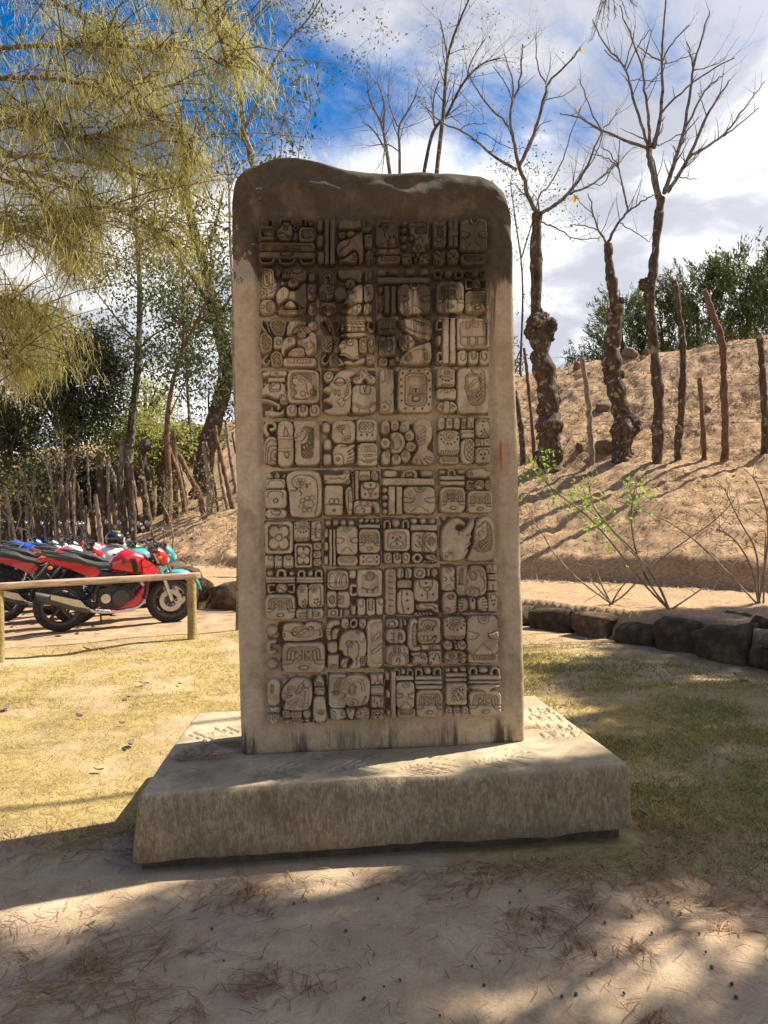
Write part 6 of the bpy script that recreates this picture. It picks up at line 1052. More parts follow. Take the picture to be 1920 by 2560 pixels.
far_tree('forked leafless tree just behind the middle of the stele', [([c4(258, 640), c4(245, 540), c4(228, 450), c4(195, 400), c4(175, 335)], 5, 1.3, .4), ([c4(235, 470), c4(240, 380), c4(212, 300)], 3, 1, -.3), ([c4(245, 560), c4(200, 480), c4(158, 452)], 2.6, 1, .4)], 22, 23, 'bark_grey', group=GB, basepx=(970, 1000))
far_tree('pale many-twigged bare tree behind the middle of the stele', [([c4(295, 645), c4(295, 540), c4(288, 470), c4(320, 420), c4(358, 352)], 4, 1.1, -.4), ([c4(288, 470), c4(260, 400), c4(250, 350)], 2.4, 1, .3), ([c4(292, 560), c4(250, 530), c4(190, 540)], 2, .9, .3)], 21, 24, 'bark_grey', group=GB, basepx=(1000, 1000))
far_tree('slight leafy sapling standing on the slope right behind the edge of the stele', [([(1300, 930), (1310, 700), (1290, 560), (1275, 450)], 3, 1, .3), ([(1305, 640), (1330, 560), (1345, 500)], 2, .8, -.3)], 24, 25, fol='fol_broad', nleaf=800, lsize=.10, basepx=(1298, 935), spread=.9)

# junipers behind the crest
def juniper(px, py_base, h, w, D, seed, label, fol='fol_juniper', name='juniper_tree'):
    p = at_y(px, py_base, D); gz = tz1(p.x, p.y); R_ = np.random.default_rng(seed); root = empty(name, (p.x, p.y, gz)); mb = MB(); tips = []
    mb.tube([(0, 0, -.2), (.05, 0, h*.35), (0, .05, h*.8)], [.14, .1, .03], 7); mb.build('trunk', MATS['bark_dark'], root)
    P = []; n = int(165*h*w/8)
    for i in range(n):
        t = R_.random()**.75; a = R_.uniform(0, 6.283); rr_ = w*.5*(1-.62*t**1.6)*(.35+.65*R_.random()**.5)*(1+.25*math.sin(a*3+seed))
        P.append((math.cos(a)*rr_, math.sin(a)*rr_, h*(.02+.98*t)+R_.normal()*.1, a))
    parts = []
    for x, y, z, a in P:
        k = R_.integers(26, 44); c = np.array([x, y, z]); out = np.array([math.cos(a)*.6, math.sin(a)*.6, .75]); ax = unit((out+R_.normal(size=3)*.3)[None])[0]; L_ = R_.uniform(.45, .95)
        s = R_.random(k); B = c+ax*(s*L_)[:, None]+R_.normal(size=(k, 3))*.05; d = unit(ax+R_.normal(size=(k, 3))*.55); ln = R_.uniform(.10, .22, k)[:, None]
        parts.append(ribbons(B, B+d*ln*.5, B+d*ln+np.array([0, 0, .02]), R_.uniform(.010, .022, k), unit(np.cross(d, rand_dir(k, R_)))))
    link('crown', ribbon_mesh('crown', parts, MATS[fol]), root); tag(root, label, 'tree', 'junipers on top of the bank'); return root
juniper(1870, 850, 4.2, 4.2, 25, 31, 'broad juniper at the far end of the crest, tallest of the dark evergreens')
juniper(1745, 850, 3.9, 3.3, 26, 32, 'bushy juniper behind the stake bent over at its top')
juniper(1655, 860, 3.5, 2.8, 27, 33, 'juniper behind the flat stones of the crest')
juniper(1555, 870, 3.6, 2.6, 27.5, 34, 'dark juniper behind the leaning gnarled tree')
juniper(1950, 850, 3.2, 3.0, 24, 36, 'yellowish juniper cut by the edge of the view', 'fol_juniper')
juniper(1460, 895, 1.3, 1.5, 27, 35, 'low juniper bush alone on the crest near the gnarled burl trunk')
juniper(1830, 855, 1.2, 1.7, 24.0, 38, 'low pale bush at the foot of the junipers', 'fol_light')

# straggly shrubs on the terrace
def c6(X_, Y_): return (1250+X_/2.476, 1150+Y_/2.476)
def shrub(base, stems, label, seed, nleaf=14, fol='fol_bright'):
    p = ground_hit(*base); D = p.y; b0 = np.array(tuple(p)); root = empty('straggly_shrub', p); R_ = np.random.default_rng(seed); mb = MB(); C = []
    for pxs, lf in stems:
        dy = R_.uniform(-.5, .5); pts = smooth_path([np.array(q)-b0 for q in limb_px(pxs, D, dy)], 2); pts[0] = tuple(np.array(pts[0])*0+np.array([R_.normal()*.02, R_.normal()*.02, -.02])); k = len(pts)
        mb.tube(pts, [.011*(1-.75*j/k)+.002 for j in range(k)], 5)
        for j in range(k//3, k):
            if R_.random() < .6:
                d = R_.normal(size=3)*.5+np.array([0, 0, .4]); q = np.array(pts[j]); e = q+d*.22; mb.tube([tuple(q), tuple((q+e)/2+R_.normal(size=3)*.02), tuple(e)], [.004, .003, .0015], 4)
                if j > k*(1-lf): C += [e+R_.normal(size=3)*.07 for _ in range(nleaf)]
            if j > k*(1-lf) : C += [np.array(pts[j])+R_.normal(size=3)*.06 for _ in range(max(1, nleaf//3))]
    mb.build('stems', MATS['bark_pale'], root)
    if C: link('leaves', leaf_mesh('leaves', np.array(C), np.full(len(C), .055), MATS[fol], R_, .2, .6), root)
    tag(root, label, 'shrub'); return root
shrub(c6(690, 890), [([c6(690, 890), c6(480, 740), c6(340, 590), c6(240, 420), c6(200, 370)], .2), ([c6(690, 890), c6(640, 800), c6(600, 700), c6(590, 650)], 0), ([c6(690, 890), c6(620, 810), c6(540, 720)], 0), ([c6(690, 890), c6(740, 800), c6(830, 700)], .1), ([c6(690, 890), c6(780, 830), c6(900, 690), c6(1100, 530), c6(1330, 380), c6(1450, 250)], .12)], 'straggly leafless shrub with one long arching cane on the terrace above the wall', 61, 4)
shrub(c6(1050, 930), [([c6(1050, 930), c6(880, 760), c6(700, 520), c6(540, 340), c6(380, 230), c6(270, 130), c6(240, 60)], .72), ([c6(1050, 930), c6(980, 760), c6(830, 560), c6(640, 380), c6(560, 260), c6(555, 160)], .5), ([c6(1050, 930), c6(900, 740), c6(820, 500), c6(810, 300), c6(840, 150)], .45), ([c6(1050, 930), c6(1160, 860), c6(1300, 760)], 0), ([c6(1050, 930), c6(1000, 820), c6(950, 720), c6(600, 330), c6(430, 260)], .5)], 'leafy shrub with bright green leaves on long thin canes above the wall', 62, 11)
shrub(c6(1600, 900), [([c6(1600, 900), c6(1450, 740), c6(1250, 530), c6(1050, 380), c6(850, 300), c6(700, 240)], .15), ([c6(1600, 900), c6(1560, 650), c6(1440, 470), c6(1340, 430)], .2), ([c6(1630, 900), c6(1635, 650), c6(1645, 450)], 0), ([c6(1600, 900), c6(1600, 560), c6(1480, 380), c6(1390, 180)], .1), ([c6(1600, 900), c6(1680, 400), c6(1600, 160), c6(1560, 100)], .25)], 'bare arching shrub at the near end of the terrace beside the big blocks', 63, 4)
# wires strung between the stakes
def wire(p, q, label):
    a, b = at_y(*p[:2], p[2]), at_y(*q[:2], q[2]); root = empty('fence_wire', a); mb = MB(); v = b-a; mb.tube([(0, 0, 0), tuple(v*.33+Vector((0, 0, -.05))), tuple(v*.66+Vector((0, 0, -.06))), tuple(v)], .0035, 4); o = mb.build('strand', MATS['bark_dark'], root); tag(root, label, 'wire', 'wires of the fence on the bank')
_dA, _dB = ground_hit(*c5(150, 1140)).y, ground_hit(*c5(1640, 1080)).y
for i, (ya, yb) in enumerate(((1000, 1045), (850, 880), (680, 640), (490, 380))):
    wire((*c5(130, ya), _dA), (*c5(1660, yb), _dB), ('lowest', 'second lowest', 'third lowest', 'topmost')[i]+' thin sagging wire strung along the stakes of the bank fence')
# ------------------------------------------------------------------ left side: stakes, trees, weeping cypress
def c2(X_, Y_): return (X_/2.765, 700+Y_/2.765)
def cl(X_, Y_): return (300+X_/4.424, 800+Y_/4.424)
def c3(X_, Y_): return (X_/2.074, Y_/2.074)
GL = 'stakes of the live fence behind the motorcycles'
LS = 'slender leaning stake in the live fence behind the motorcycles'; LT = 'thick mossy stake in the live fence behind the motorcycles'
for pxs, r, bk, lab in (([cl(1050, 1170), cl(1085, 1400), cl(1150, 1650), cl(1260, 2090)], 6.5, 'bark_red', 'orange-barked leaning stake with a knobbed top near the edge of the stele'), ([cl(1170, 1110), cl(1200, 1400), cl(1290, 1900)], 5, 'bark_pale', 'pale bent stake touching the edge of the stele'),
        ([cl(920, 1260), cl(1000, 1600), cl(1050, 1850), cl(1090, 2140)], 3.2, 'bark_dark', LS), ([cl(930, 1350), cl(965, 1600), cl(1000, 1800), cl(985, 2160)], 9.5, 'bark_pale', 'thick pale stake in front of the big leaning trunk'), ([cl(1095, 1500), cl(1100, 1700), cl(1205, 2100)], 4.5, 'bark_pale', LS), ([cl(655, 1490), cl(750, 1700), cl(870, 1900), cl(935, 2130)], 8.5, 'bark_red', 'stout stake leaning furthest of all, with a knotted foot'),
        ([cl(490, 1260), cl(560, 1480), cl(650, 1700), cl(735, 2140)], 7.5, 'bark_red', 'sprouting stake that carries a slim bent tree'), ([cl(500, 1420), cl(500, 1650), cl(530, 1900), cl(545, 2110)], 8.5, 'bark_dark', LT), ([cl(430, 1600), cl(420, 1850), cl(440, 2160)], 5, 'bark_dark', LS), ([cl(365, 1650), cl(375, 2100)], 4, 'bark_dark', LS), ([cl(100, 1580), cl(140, 1750), cl(170, 2000), cl(120, 2210)], 6, 'bark_pale', LT), ([cl(545, 1500), cl(580, 1800), cl(650, 2160)], 3, 'bark_red', LS), ([cl(630, 1490), cl(690, 1700), cl(765, 2070)], 3.4, 'bark_pale', LS), ([cl(1240, 1240), cl(1285, 1480)], 3, 'bark_dark', LS)):
    stake(pxs, r, bk, lab, GL)
stake([cl(265, 1400), cl(255, 1500), cl(300, 1700), cl(350, 2000), cl(360, 2210)], 9.5, 'bark_dark', 'thick stake crowned with a round burl of cut shoots', GL, burls=[(*cl(275, 1385), 17)])
_k = 0
for pxs, r, bk in (([c2(690, 1190), c2(690, 1300), c2(705, 1500), c2(740, 1760)], 14, 'bark_dark'), ([c2(490, 1345), c2(480, 1550), c2(525, 1800)], 11, 'bark_dark'), ([c2(430, 1440), c2(455, 1800)], 9, 'bark_dark'), ([c2(612, 1415), c2(625, 1600), c2(650, 1800)], 7, 'bark_dark'), ([c2(320, 1380), c2(335, 1800)], 11, 'bark_dark'), ([c2(370, 1500), c2(405, 1800)], 6, 'bark_pale'), ([c2(180, 1560), c2(215, 1800)], 6, 'bark_pale'), ([c2(740, 1250), c2(800, 1420), c2(850, 1580), c2(885, 1760)], 10, 'bark_pale'), ([c2(560, 1450), c2(575, 1800)], 8, 'bark_dark'), ([c2(250, 1480), c2(275, 1800)], 9, 'bark_dark'), ([c2(130, 1500), c2(140, 1800)], 8, 'bark_dark'), ([c2(50, 1500), c2(105, 1800)], 5, 'bark_pale'), ([c2(20, 1450), c2(30, 1800)], 9, 'bark_dark'), ([c2(210, 1600), c2(262, 1800)], 4, 'bark_pale'), ([c2(660, 1480), c2(700, 1780)], 8, 'bark_pale'), ([c2(300, 1560), c2(300, 1800)], 5, 'bark_pale'), ([c2(535, 1500), c2(550, 1790)], 6, 'bark_dark'), ([c2(770, 1480), c2(810, 1760)], 9, 'bark_dark'), ([c2(590, 1560), c2(600, 1800)], 5, 'bark_pale'), ([c2(465, 1560), c2(480, 1800)], 5, 'bark_pale'), ([c2(900, 1240), c2(905, 1400), c2(920, 1660)], 11, 'bark_dark'), ([c2(640, 1550), c2(672, 1800)], 5, 'bark_dark'), ([c2(85, 1580), c2(75, 1800)], 6, 'bark_dark'), ([c2(395, 1420), c2(385, 1800)], 7, 'bark_dark'), ([c2(345, 1600), c2(360, 1810)], 5, 'bark_dark')):
    D = 20.2+.9*math.sin(_k*2.1)+(.6 if pxs[0][0] < 150 else 0); _k += 1
    pxs = list(pxs); x, y = pxs[-1]; pxs[-1] = (x, y); p = at_y(x, y, D); zz = tz1(p.x, p.y)
    if p.z > zz: pxs.append((x+3, y+(p.z-zz)*FPX/D+4))
    stake(pxs, r*.85, bk, LT if r > 7.5 else LS, GL, D=D)
for i in range(26):
    px = 8+i*17+rng.uniform(-6, 6); D = 20.6+rng.uniform(-.7, 1.6); p = at_y(px, 1300, D); gz = tz1(p.x, p.y); yb = 1280+42.8-(gz-CAM_H)/D*FPX+.02*(px-960)*-1; h = rng.uniform(120, 230); lean = rng.uniform(-28, 14)
    thick = rng.random() < .45
    stake([(px+lean, yb-h), (px+lean*.5+rng.uniform(-5, 5), yb-h*.5), (px, yb+6)], rng.uniform(7.5, 11) if thick else rng.uniform(3, 5.5), rng.choice(['bark_dark', 'bark_dark', 'bark_pale']), LT if thick else LS, GL, D=D)
# trees
GT = 'slim trees beyond the fence'
far_tree('slim grey tree with upright trunk and sparse dark leaves', [([c2(870, 1430), c2(895, 1200), c2(920, 900), c2(948, 650), c2(960, 450), c2(968, 200), (347, 640), (335, 500), (330, 380), (335, 240)], 12, 3, .4), ([c2(960, 450), c2(860, 330), c2(740, 180), c2(650, 60)], 3.5, 1, .8), ([c2(960, 480), c2(1050, 380), c2(1180, 320), c2(1300, 250)], 3.5, 1, -.8), ([c2(965, 250), c2(1050, 90), c2(1080, 0)], 3.5, 1, .6), ([c2(955, 440), c2(880, 380), c2(800, 330)], 3, 1, -.7)], 24, 71, 'bark_grey', 'fol_broad', 5200, .14, 2, GT, 'leafy_tree', basepx=c2(870, 1430), spread=1.0, twp=.5)
far_tree('young bent tree sprouting from a fence stake, with a forked crown', [([c2(1150, 1080), c2(1160, 900), c2(1190, 720), c2(1240, 560), c2(1268, 450), c2(1270, 250), c2(1265, 60), (450, 620)], 7, 2, .2), ([c2(1265, 460), c2(1340, 330), c2(1400, 200), c2(1470, 60)], 5, 1.4, -.5), ([c2(1165, 950), c2(1250, 770), c2(1320, 640), c2(1410, 560)], 2.4, 1, .5), ([c2(1240, 560), c2(1130, 600), c2(1000, 640)], 2, .8, .4)], 20.6, 72, 'bark_red', 'fol_broad', 2800, .14, 2, GT, 'leafy_tree', basepx=c2(1160, 1400), spread=1.0, twp=.45)
far_tree('thin straight pale tree farther back on the slope', [([c2(1335, 1290), c2(1312, 1000), c2(1292, 700), c2(1285, 480), c2(1290, 300), (470, 740)], 5, 1.5, .2), ([c2(1300, 860), c2(1240, 760), c2(1180, 700)], 1.6, .7, .3)], 26, 73, 'bark_grey', 'fol_broad', 2200, .14, 2, GT, 'leafy_tree', basepx=c2(1335, 1290), spread=.9, twp=.4)
far_tree('big dark leaning trunk with mottled bark beside the stele', [([c2(1390, 1420), c2(1430, 1150), c2(1490, 950), c2(1565, 700), c2(1560, 500), c2(1500, 300), c2(1450, 80), (505, 640), (470, 520), (455, 400), (440, 250)], 26, 6, .6), ([c2(1555, 740), c2(1600, 660), (600, 800), (640, 620), (650, 480)], 8, 3, .6), ([c2(1480, 1000), c2(1446, 930), c2(1440, 850), c2(1445, 760)], 3.5, 2, .2), ([c2(1500, 300), (500, 720), (440, 640), (380, 560)], 6, 1.6, .9), (([(505, 640), (540, 560), (560, 470)]), 5, 1.6, -.6)], 22.5, 74, 'bark_dark', 'fol_broad', 5200, .14, 2, None, 'leafy_tree', basepx=c2(1385, 1440), spread=1.1, twp=.35)
far_tree('tall leafy tree whose forked trunk shows above the corner of the stele', [([(640, 430), (622, 386), (607, 300), (593, 170), (585, 80), (578, -60)], 9, 4, .3), ([(612, 320), (640, 270), (675, 165), (720, 100), (772, 48), (800, 0)], 4.5, 1.2, -.5), ([(606, 345), (550, 310), (500, 270), (470, 240)], 4, 1.2, .6), ([(612, 330), (560, 290), (520, 220)], 3, 1.2, .5), ([(675, 165), (740, 145), (840, 160)], 2, .8, .5), ([(593, 80), (640, 40), (690, -10)], 3, 1, -.5), ([(620, 370), (660, 350), (700, 330)], 2, .8, .4), ([(595, 180), (540, 130), (500, 60)], 3, 1, .5), ([(590, 100), (560, 40), (540, -20)], 2.6, 1, -.4)], 23, 75, 'bark_grey', 'fol_broad', 3600, .12, 2, None, 'leafy_tree', basepx=(660, 1050), spread=.9, twp=.6)
def dense_tree(px, py, rx, rz, D, seed, label, fol, n, lsize, name='leafy_tree', trunkpx=None, nb=46, cat='tree'):
    c = np.array(tuple(at_y(px, py, D))); gz = tz1(c[0], c[1]); b0 = np.array([c[0], c[1], gz]); root = empty(name, b0); R_ = np.random.default_rng(seed); mb = MB(); cz = c[2]-gz
    mb.tube([(0, 0, -.1), (.06, 0, cz*.4), (-.08, .05, cz*.9), (0, 0, cz+rz*.4)], [.17, .14, .10, .04], 8)
    for i in range(12):
        a = R_.uniform(0, 6.28); z = cz*R_.uniform(.5, 1); e = np.array([math.cos(a)*rx*.7, math.sin(a)*rx*.7, cz+R_.uniform(-.3, .6)*rz]); s = np.array([0, 0, z]); mb.tube([tuple(s), tuple((s+e)/2+np.array([0, 0, .15])), tuple(e)], [.06, .04, .012], 5)
    mb.build('trunk', MATS['bark_dark'], root); d = rand_dir(nb, R_)*(R_.random(nb)**.4)[:, None]; cl_ = d*np.array([rx, rx, rz])*.86+np.array([0, 0, cz]); sz = R_.uniform(.22, .42, nb)*rx
    i = R_.integers(nb, size=n); C = cl_[i]+rand_dir(n, R_)*(R_.random(n)**.45*sz[i])[:, None]
    C = C[C[:, 2] > .03]
    link('crown', leaf_mesh('crown', C, np.full(len(C), lsize), MATS[fol], R_, .3, .5), root); tag(root, label, cat); return root
dense_tree(170, 960, 1.85, 2.25, 22.6, 81, 'dense dark-leaved tree standing behind the fence and the parked motorcycles', 'fol_dark', 19000, .12, nb=76)
dense_tree(20, 1060, 1.3, 1.7, 23.5, 82, 'shadowy leafy tree at the edge of the parking place', 'fol_dark', 6000, .12)
dense_tree(330, 1110, 1.7, 1.3, 25.5, 83, 'yellow-green bush glowing in the sun behind the fence', 'fol_light', 6000, .13, 'bush', cat='bush')
dense_tree(430, 1125, 1.5, 1.1, 26.5, 84, 'pale olive bush farther back between the trunks', 'fol_light', 6000, .14, 'bush', cat='bush')
dense_tree(365, 1030, 1.5, 1.9, 30, 85, 'hazy pale tree far behind the fence', 'fol_light', 4000, .12)
dense_tree(500, 1110, 1.4, 1.0, 27, 86, 'dark green bush on the slope beside the edge of the stele', 'fol_juniper', 4000, .12, 'bush', cat='bush')
dense_tree(130, 1190, 1.8, 1.3, 25.5, 87, 'mixed green bush behind the stakes at the parking place', 'fol_broad', 6000, .12, 'bush', cat='bush')
dense_tree(40, 1230, 1.6, 1.1, 22.8, 88, 'low green hedge bush at the end of the fence', 'fol_broad', 5000, .11, 'bush', cat='bush')
dense_tree(230, 1215, 1.5, .9, 24.5, 89, 'dull green bush tangled among the darkest stakes', 'fol_dark', 4000, .11, 'bush', cat='bush')
dense_tree(1270, 900, .9, 1.5, 32, 90, 'thin wispy tree behind the right edge of the stele', 'fol_broad', 700, .12)
# twiggy shrubs in front of the stakes
far_tree('pale tangle of bare twigs sprouting in front of the stakes', [([c2(380, 1640), c2(360, 1450), c2(330, 1300), c2(290, 1230)], 3, 1, .2), ([c2(400, 1600), c2(440, 1350), c2(430, 1050)], 2, .8, -.2), ([c2(380, 1600), c2(480, 1380), c2(520, 1150)], 2, .8, .2), ([c2(370, 1500), c2(330, 1150), c2(400, 1100)], 1.6, .7, .2)], 19.4, 91, 'bark_pale', 'fol_bright', 90, .12, 2, None, 'twiggy_shrub', 'shrub', basepx=c2(380, 1660), twp=.5)
far_tree('pale twiggy shrub with a few leaves at the end of the parking place', [([c2(100, 1740), c2(80, 1600), c2(50, 1500)], 2, .8, .2), ([c2(110, 1740), c2(150, 1600), c2(130, 1520)], 2, .8, -.2), ([c2(200, 1740), c2(230, 1600), c2(200, 1480)], 2, .8, -.2)], 18.8, 92, 'bark_pale', 'fol_light', 420, .10, 2, None, 'twiggy_shrub', 'shrub', basepx=c2(105, 1750), spread=.7)
far_tree('small flowering shrub at the foot of the stakes on the slope', [([c2(1180, 1680), c2(1160, 1620), c2(1130, 1560)], 2, .8, .2), ([c2(1180, 1680), c2(1230, 1620), c2(1280, 1580)], 2, .8, -.2)], 17.5, 93, 'bark_pale', 'fol_light', 420, .06, 1, None, 'twiggy_shrub', 'shrub', basepx=c2(1185, 1700), spread=.6)
# shrub close behind the stele, its shoots show past the edge and over the crown
far_tree('slender shrub close behind the stele with shoots rising past its corner', [([(585, 900), (583, 723), (574, 600), (574, 482), (568, 424), (555, 330)], 5, 1.4, .2), ([(574, 482), (590, 430), (612, 400)], 2, .8, .1), ([(574, 440), (560, 390), (540, 350)], 1.6, .7, -.1), ([(588, 1200), (660, 900), (690, 560), (700, 400), (705, 360), (708, 290)], 2, .8, .1), ([(588, 1180), (700, 900), (735, 560), (745, 380), (760, 320), (775, 285), (797, 246)], 2, .8, .2)], 9.5, 94, 'bark_pale', 'fol_broad', 620, .075, 1, None, 'slender_shrub', 'shrub', basepx=(590, 1300), spread=.5, twp=.4)
# weeping cypress: trunk outside the view, boughs and curtains of hanging sprays inside it
def build_cypress():
    D0 = 8.6; base = np.array([-6.3, 9.4, 0]); base[2] = tz1(base[0], base[1]); R_ = np.random.default_rng(17); root = empty('weeping_cypress', base)
    tag(root, 'weeping cypress with long curtains of hanging olive and rusty sprays', 'tree')
    mb = MB(); mb.tube([(0, 0, -.2), (.1, 0, 2), (-.1, .1, 5), (.05, 0, 8), (0, 0, 11)], [.32, .26, .2, .12, .03], 12); mb.build('trunk', MATS['bark_dark'], root)
    bo = MB(); P = []
    boughs = [([(-260, 330), (0, 265), (96, 290), (169, 260), (241, 231), (313, 202)], .9), ([(-200, 320), (96, 299), (159, 333), (227, 357), (313, 309)], -.3), ([(-250, 140), (39, 116), (183, 113), (241, 108), (337, 116), (434, 118)], .4), ([(-220, 500), (0, 564), (48, 583), (145, 555), (230, 530)], -.6), ([(-160, 380), (192, 400), (290, 424), (396, 444), (470, 470)], .5), ([(-160, 420), (96, 468), (130, 521), (159, 603), (193, 651)], -.8), ([(-260, -140), (60, -40), (220, 50), (330, 150), (380, 230)], .9), ([(-100, -190), (150, -120), (350, -40), (520, 50), (600, 130)], .2), ([(-160, 380), (120, 440), (290, 520), (380, 570), (430, 610)], .3), ([(-200, 700), (-60, 740), (30, 800), (60, 860)], .6), ([(-200, 720), (0, 740), (70, 770), (110, 810)], .5), ([(-220, 800), (-80, 840), (10, 880), (45, 930)], .3), ([(-50, -280), (300, -200), (460, -80), (540, 60), (570, 170)], -.5), ([(-100, 200), (150, 190), (330, 250), (440, 330), (485, 400)], -.2)]
    for pxs, dy in boughs:
        q = [at_y(x, y, D0+dy+(i-2)*.12) for i, (x, y) in enumerate(pxs)]; zt = q[0].z-base[2]
        pts = [np.array([0, 0, max(.8, zt-.8)])] + [np.array(tuple(v))-base for v in q]; pts = jitter_path(smooth_path(pts, 2), .025, 1, R_); k = len(pts)
        bo.tube(pts, [.030*(1-.85*j/k)+.004 for j in range(k)], 6)
        for j in range(3, k):
            p = np.array(pts[j]); f = j/k
            for _ in range(5):
                d = R_.normal(size=3)*np.array([.5, .55, .28]); d[0] += .15; d[2] -= .05; L_ = R_.uniform(.4, 1.25); e = p+d*L_; m_ = (p+e)/2+np.array([0, 0, .06])
                bo.tube([tuple(p), tuple(m_), tuple(e)], [.010, .007, .003], 4, cap=False)
                for t in np.linspace(.1, 1, 9):
                    a = p*(1-t)**2+2*m_*t*(1-t)+e*t*t; P.append(a)
    bo.build('boughs', MATS['twig'], root); P = np.array(P)
    n = 42000; C = P[R_.integers(len(P), size=n)]+R_.normal(size=(n, 3))*np.array([.075, .085, .09])
    parts = []
    d = rand_dir(n, R_)*.55; d[:, 2] -= 1; d = unit(d); L_ = (R_.uniform(.08, .30, n))[:, None]; P1 = C+d*L_*.5; P2 = P1+unit(d+R_.normal(size=(n, 3))*.14-np.array([0, 0, .25]))*L_*.5
    parts.append(ribbons(C, P1, P2, R_.uniform(.0014, .0031, n), unit(np.cross(d, rand_dir(n, R_)))))
    # side sprays on the hanging strands
    m_ = 60000; i = R_.integers(n, size=m_); t = R_.random(m_)[:, None]; B = C[i]*(1-t)+P2[i]*t; dd = unit(d[i]+R_.normal(size=(m_, 3))*.55); ln = R_.uniform(.05, .13, m_)[:, None]
    parts.append(ribbons(B, B+dd*ln*.5, B+dd*ln-np.array([0, 0, .02]), R_.uniform(.0013, .0028, m_), unit(np.cross(dd, rand_dir(m_, R_)))))
    link('foliage', ribbon_mesh('foliage', parts, MATS['fol_cypress']), root); return root
build_cypress()
# ------------------------------------------------------------------ motorcycles and the rail in front of them
def paint(name, col, flake=.0):
    return simple(name, col, .22, 0, .06, 6, coat=.8)
for nm, c in (('paint_red', (.48, .012, .02)), ('paint_white', (.72, .72, .70)), ('paint_green', (.10, .26, .03)), ('paint_blue', (.02, .08, .45)), ('paint_teal', (.02, .36, .42)), ('paint_black', (.012, .012, .014)), ('paint_silver', (.42, .43, .45))): paint(nm, c)
simple('tyre_rubber', (.022, .021, .02), .85, var=.5, scale=40, bump=.5); simple('rim_metal', (.06, .06, .062), .35, .7, .3, 20); simple('steel', (.55, .55, .56), .28, .95, .15, 30); simple('engine_black', (.035, .035, .036), .45, .4, .35, 25, bump=.2)
simple('seat_vinyl', (.028, .027, .028), .5, 0, .3, 60); simple('lens_red', (.45, .02, .02), .15, 0, .05, 5, coat=1); simple('lens_clear', (.6, .6, .62), .1, 0, .05, 5, coat=1); simple('lens_amber', (.7, .22, .02), .2, 0, .05, 5, coat=1); simple('mirror_glass', (.5, .52, .55), .05, 1, .02, 5)
simple('brake_steel', (.45, .45, .46), .35, .9, .2, 60); simple('exhaust_metal', (.07, .07, .07), .5, .5, .15, 4)
def sect(x, y0, w, z0_, z1_, n=14, e=2.6):
    out = []
    for j in range(n):
        a = 2*math.pi*j/n; c, s = math.cos(a), math.sin(a); out.append((x, y0+w*math.copysign(abs(c)**(2/e), c), (z0_+z1_)/2+(z1_-z0_)/2*math.copysign(abs(s)**(2/e), s)))
    return out
def body(name, secs, m, parent, e=2.6, n=14, sub=3):
    rings = []
    S_ = np.array(secs, float)
    for i in range(len(S_)-1):
        for k in range(sub):
            t = k/sub; t = t*t*(3-2*t)*.5+t*.5; rings.append(sect(*[*(S_[i]*(1-t)+S_[i+1]*t)], n=n, e=e) if False else sect(S_[i][0]*(1-k/sub)+S_[i+1][0]*k/sub, 0, *(S_[i][1:]*(1-t)+S_[i+1][1:]*t), n=n, e=e))
    rings.append(sect(S_[-1][0], 0, *S_[-1][1:], n=n, e=e))
    mb = MB(); mb.loft(rings); return mb.build(name, m, parent)
def make_wheel(parent, x, r, wt, front):
    w = empty('wheel', (x, 0, r), parent=parent); tw = wt/2; rm = r-.085
    mb = MB(); prof = [(rm, -tw*.8), (rm+.02, -tw), (r-.035, -tw*.98), (r-.012, -tw*.7), (r, -tw*.25), (r, tw*.25), (r-.012, tw*.7), (r-.035, tw*.98), (rm+.02, tw), (rm, tw*.8)]
    mb.lathe(prof, seg=36, close=True); mb.build('tyre', MATS['tyre_rubber'], w)
    mb = MB(); mb.lathe([(rm+.004, -tw*.86), (rm-.03, -tw*.8), (rm-.035, -tw*.2), (rm-.035, tw*.2), (rm-.03, tw*.8), (rm+.004, tw*.86)], seg=36, close=True); mb.build('rim', MATS['rim_metal'], w)
    for k in range(5):
        a = 2*math.pi*k/5+.3; mb = MB(); c, s = math.cos(a), math.sin(a); mb.tube([(c*.03, 0, s*.03), (c*rm*.5, 0, s*rm*.5), (c*(rm-.02), 0, s*(rm-.02))], [.024, .016, .022], 6); mb.build('spoke', MATS['rim_metal'], w)
    mb = MB(); mb.lathe([(.045, -.06), (.045, .06)], seg=14); mb.build('hub', MATS['engine_black'], w)
    if front:
        for sd in (-.055,):
            mb = MB(); mb.lathe([(.145, sd-.003), (.145, sd+.003), (.085, sd+.003), (.085, sd-.003)], seg=30, close=True)
            for k in range(5): a = 2*math.pi*k/5; mb.tube([(math.cos(a)*.04, sd, math.sin(a)*.04), (math.cos(a+.3)*.09, sd, math.sin(a+.3)*.09)], .008, 4)
            mb.build('brake_disc', MATS['brake_steel'], w)
    return w
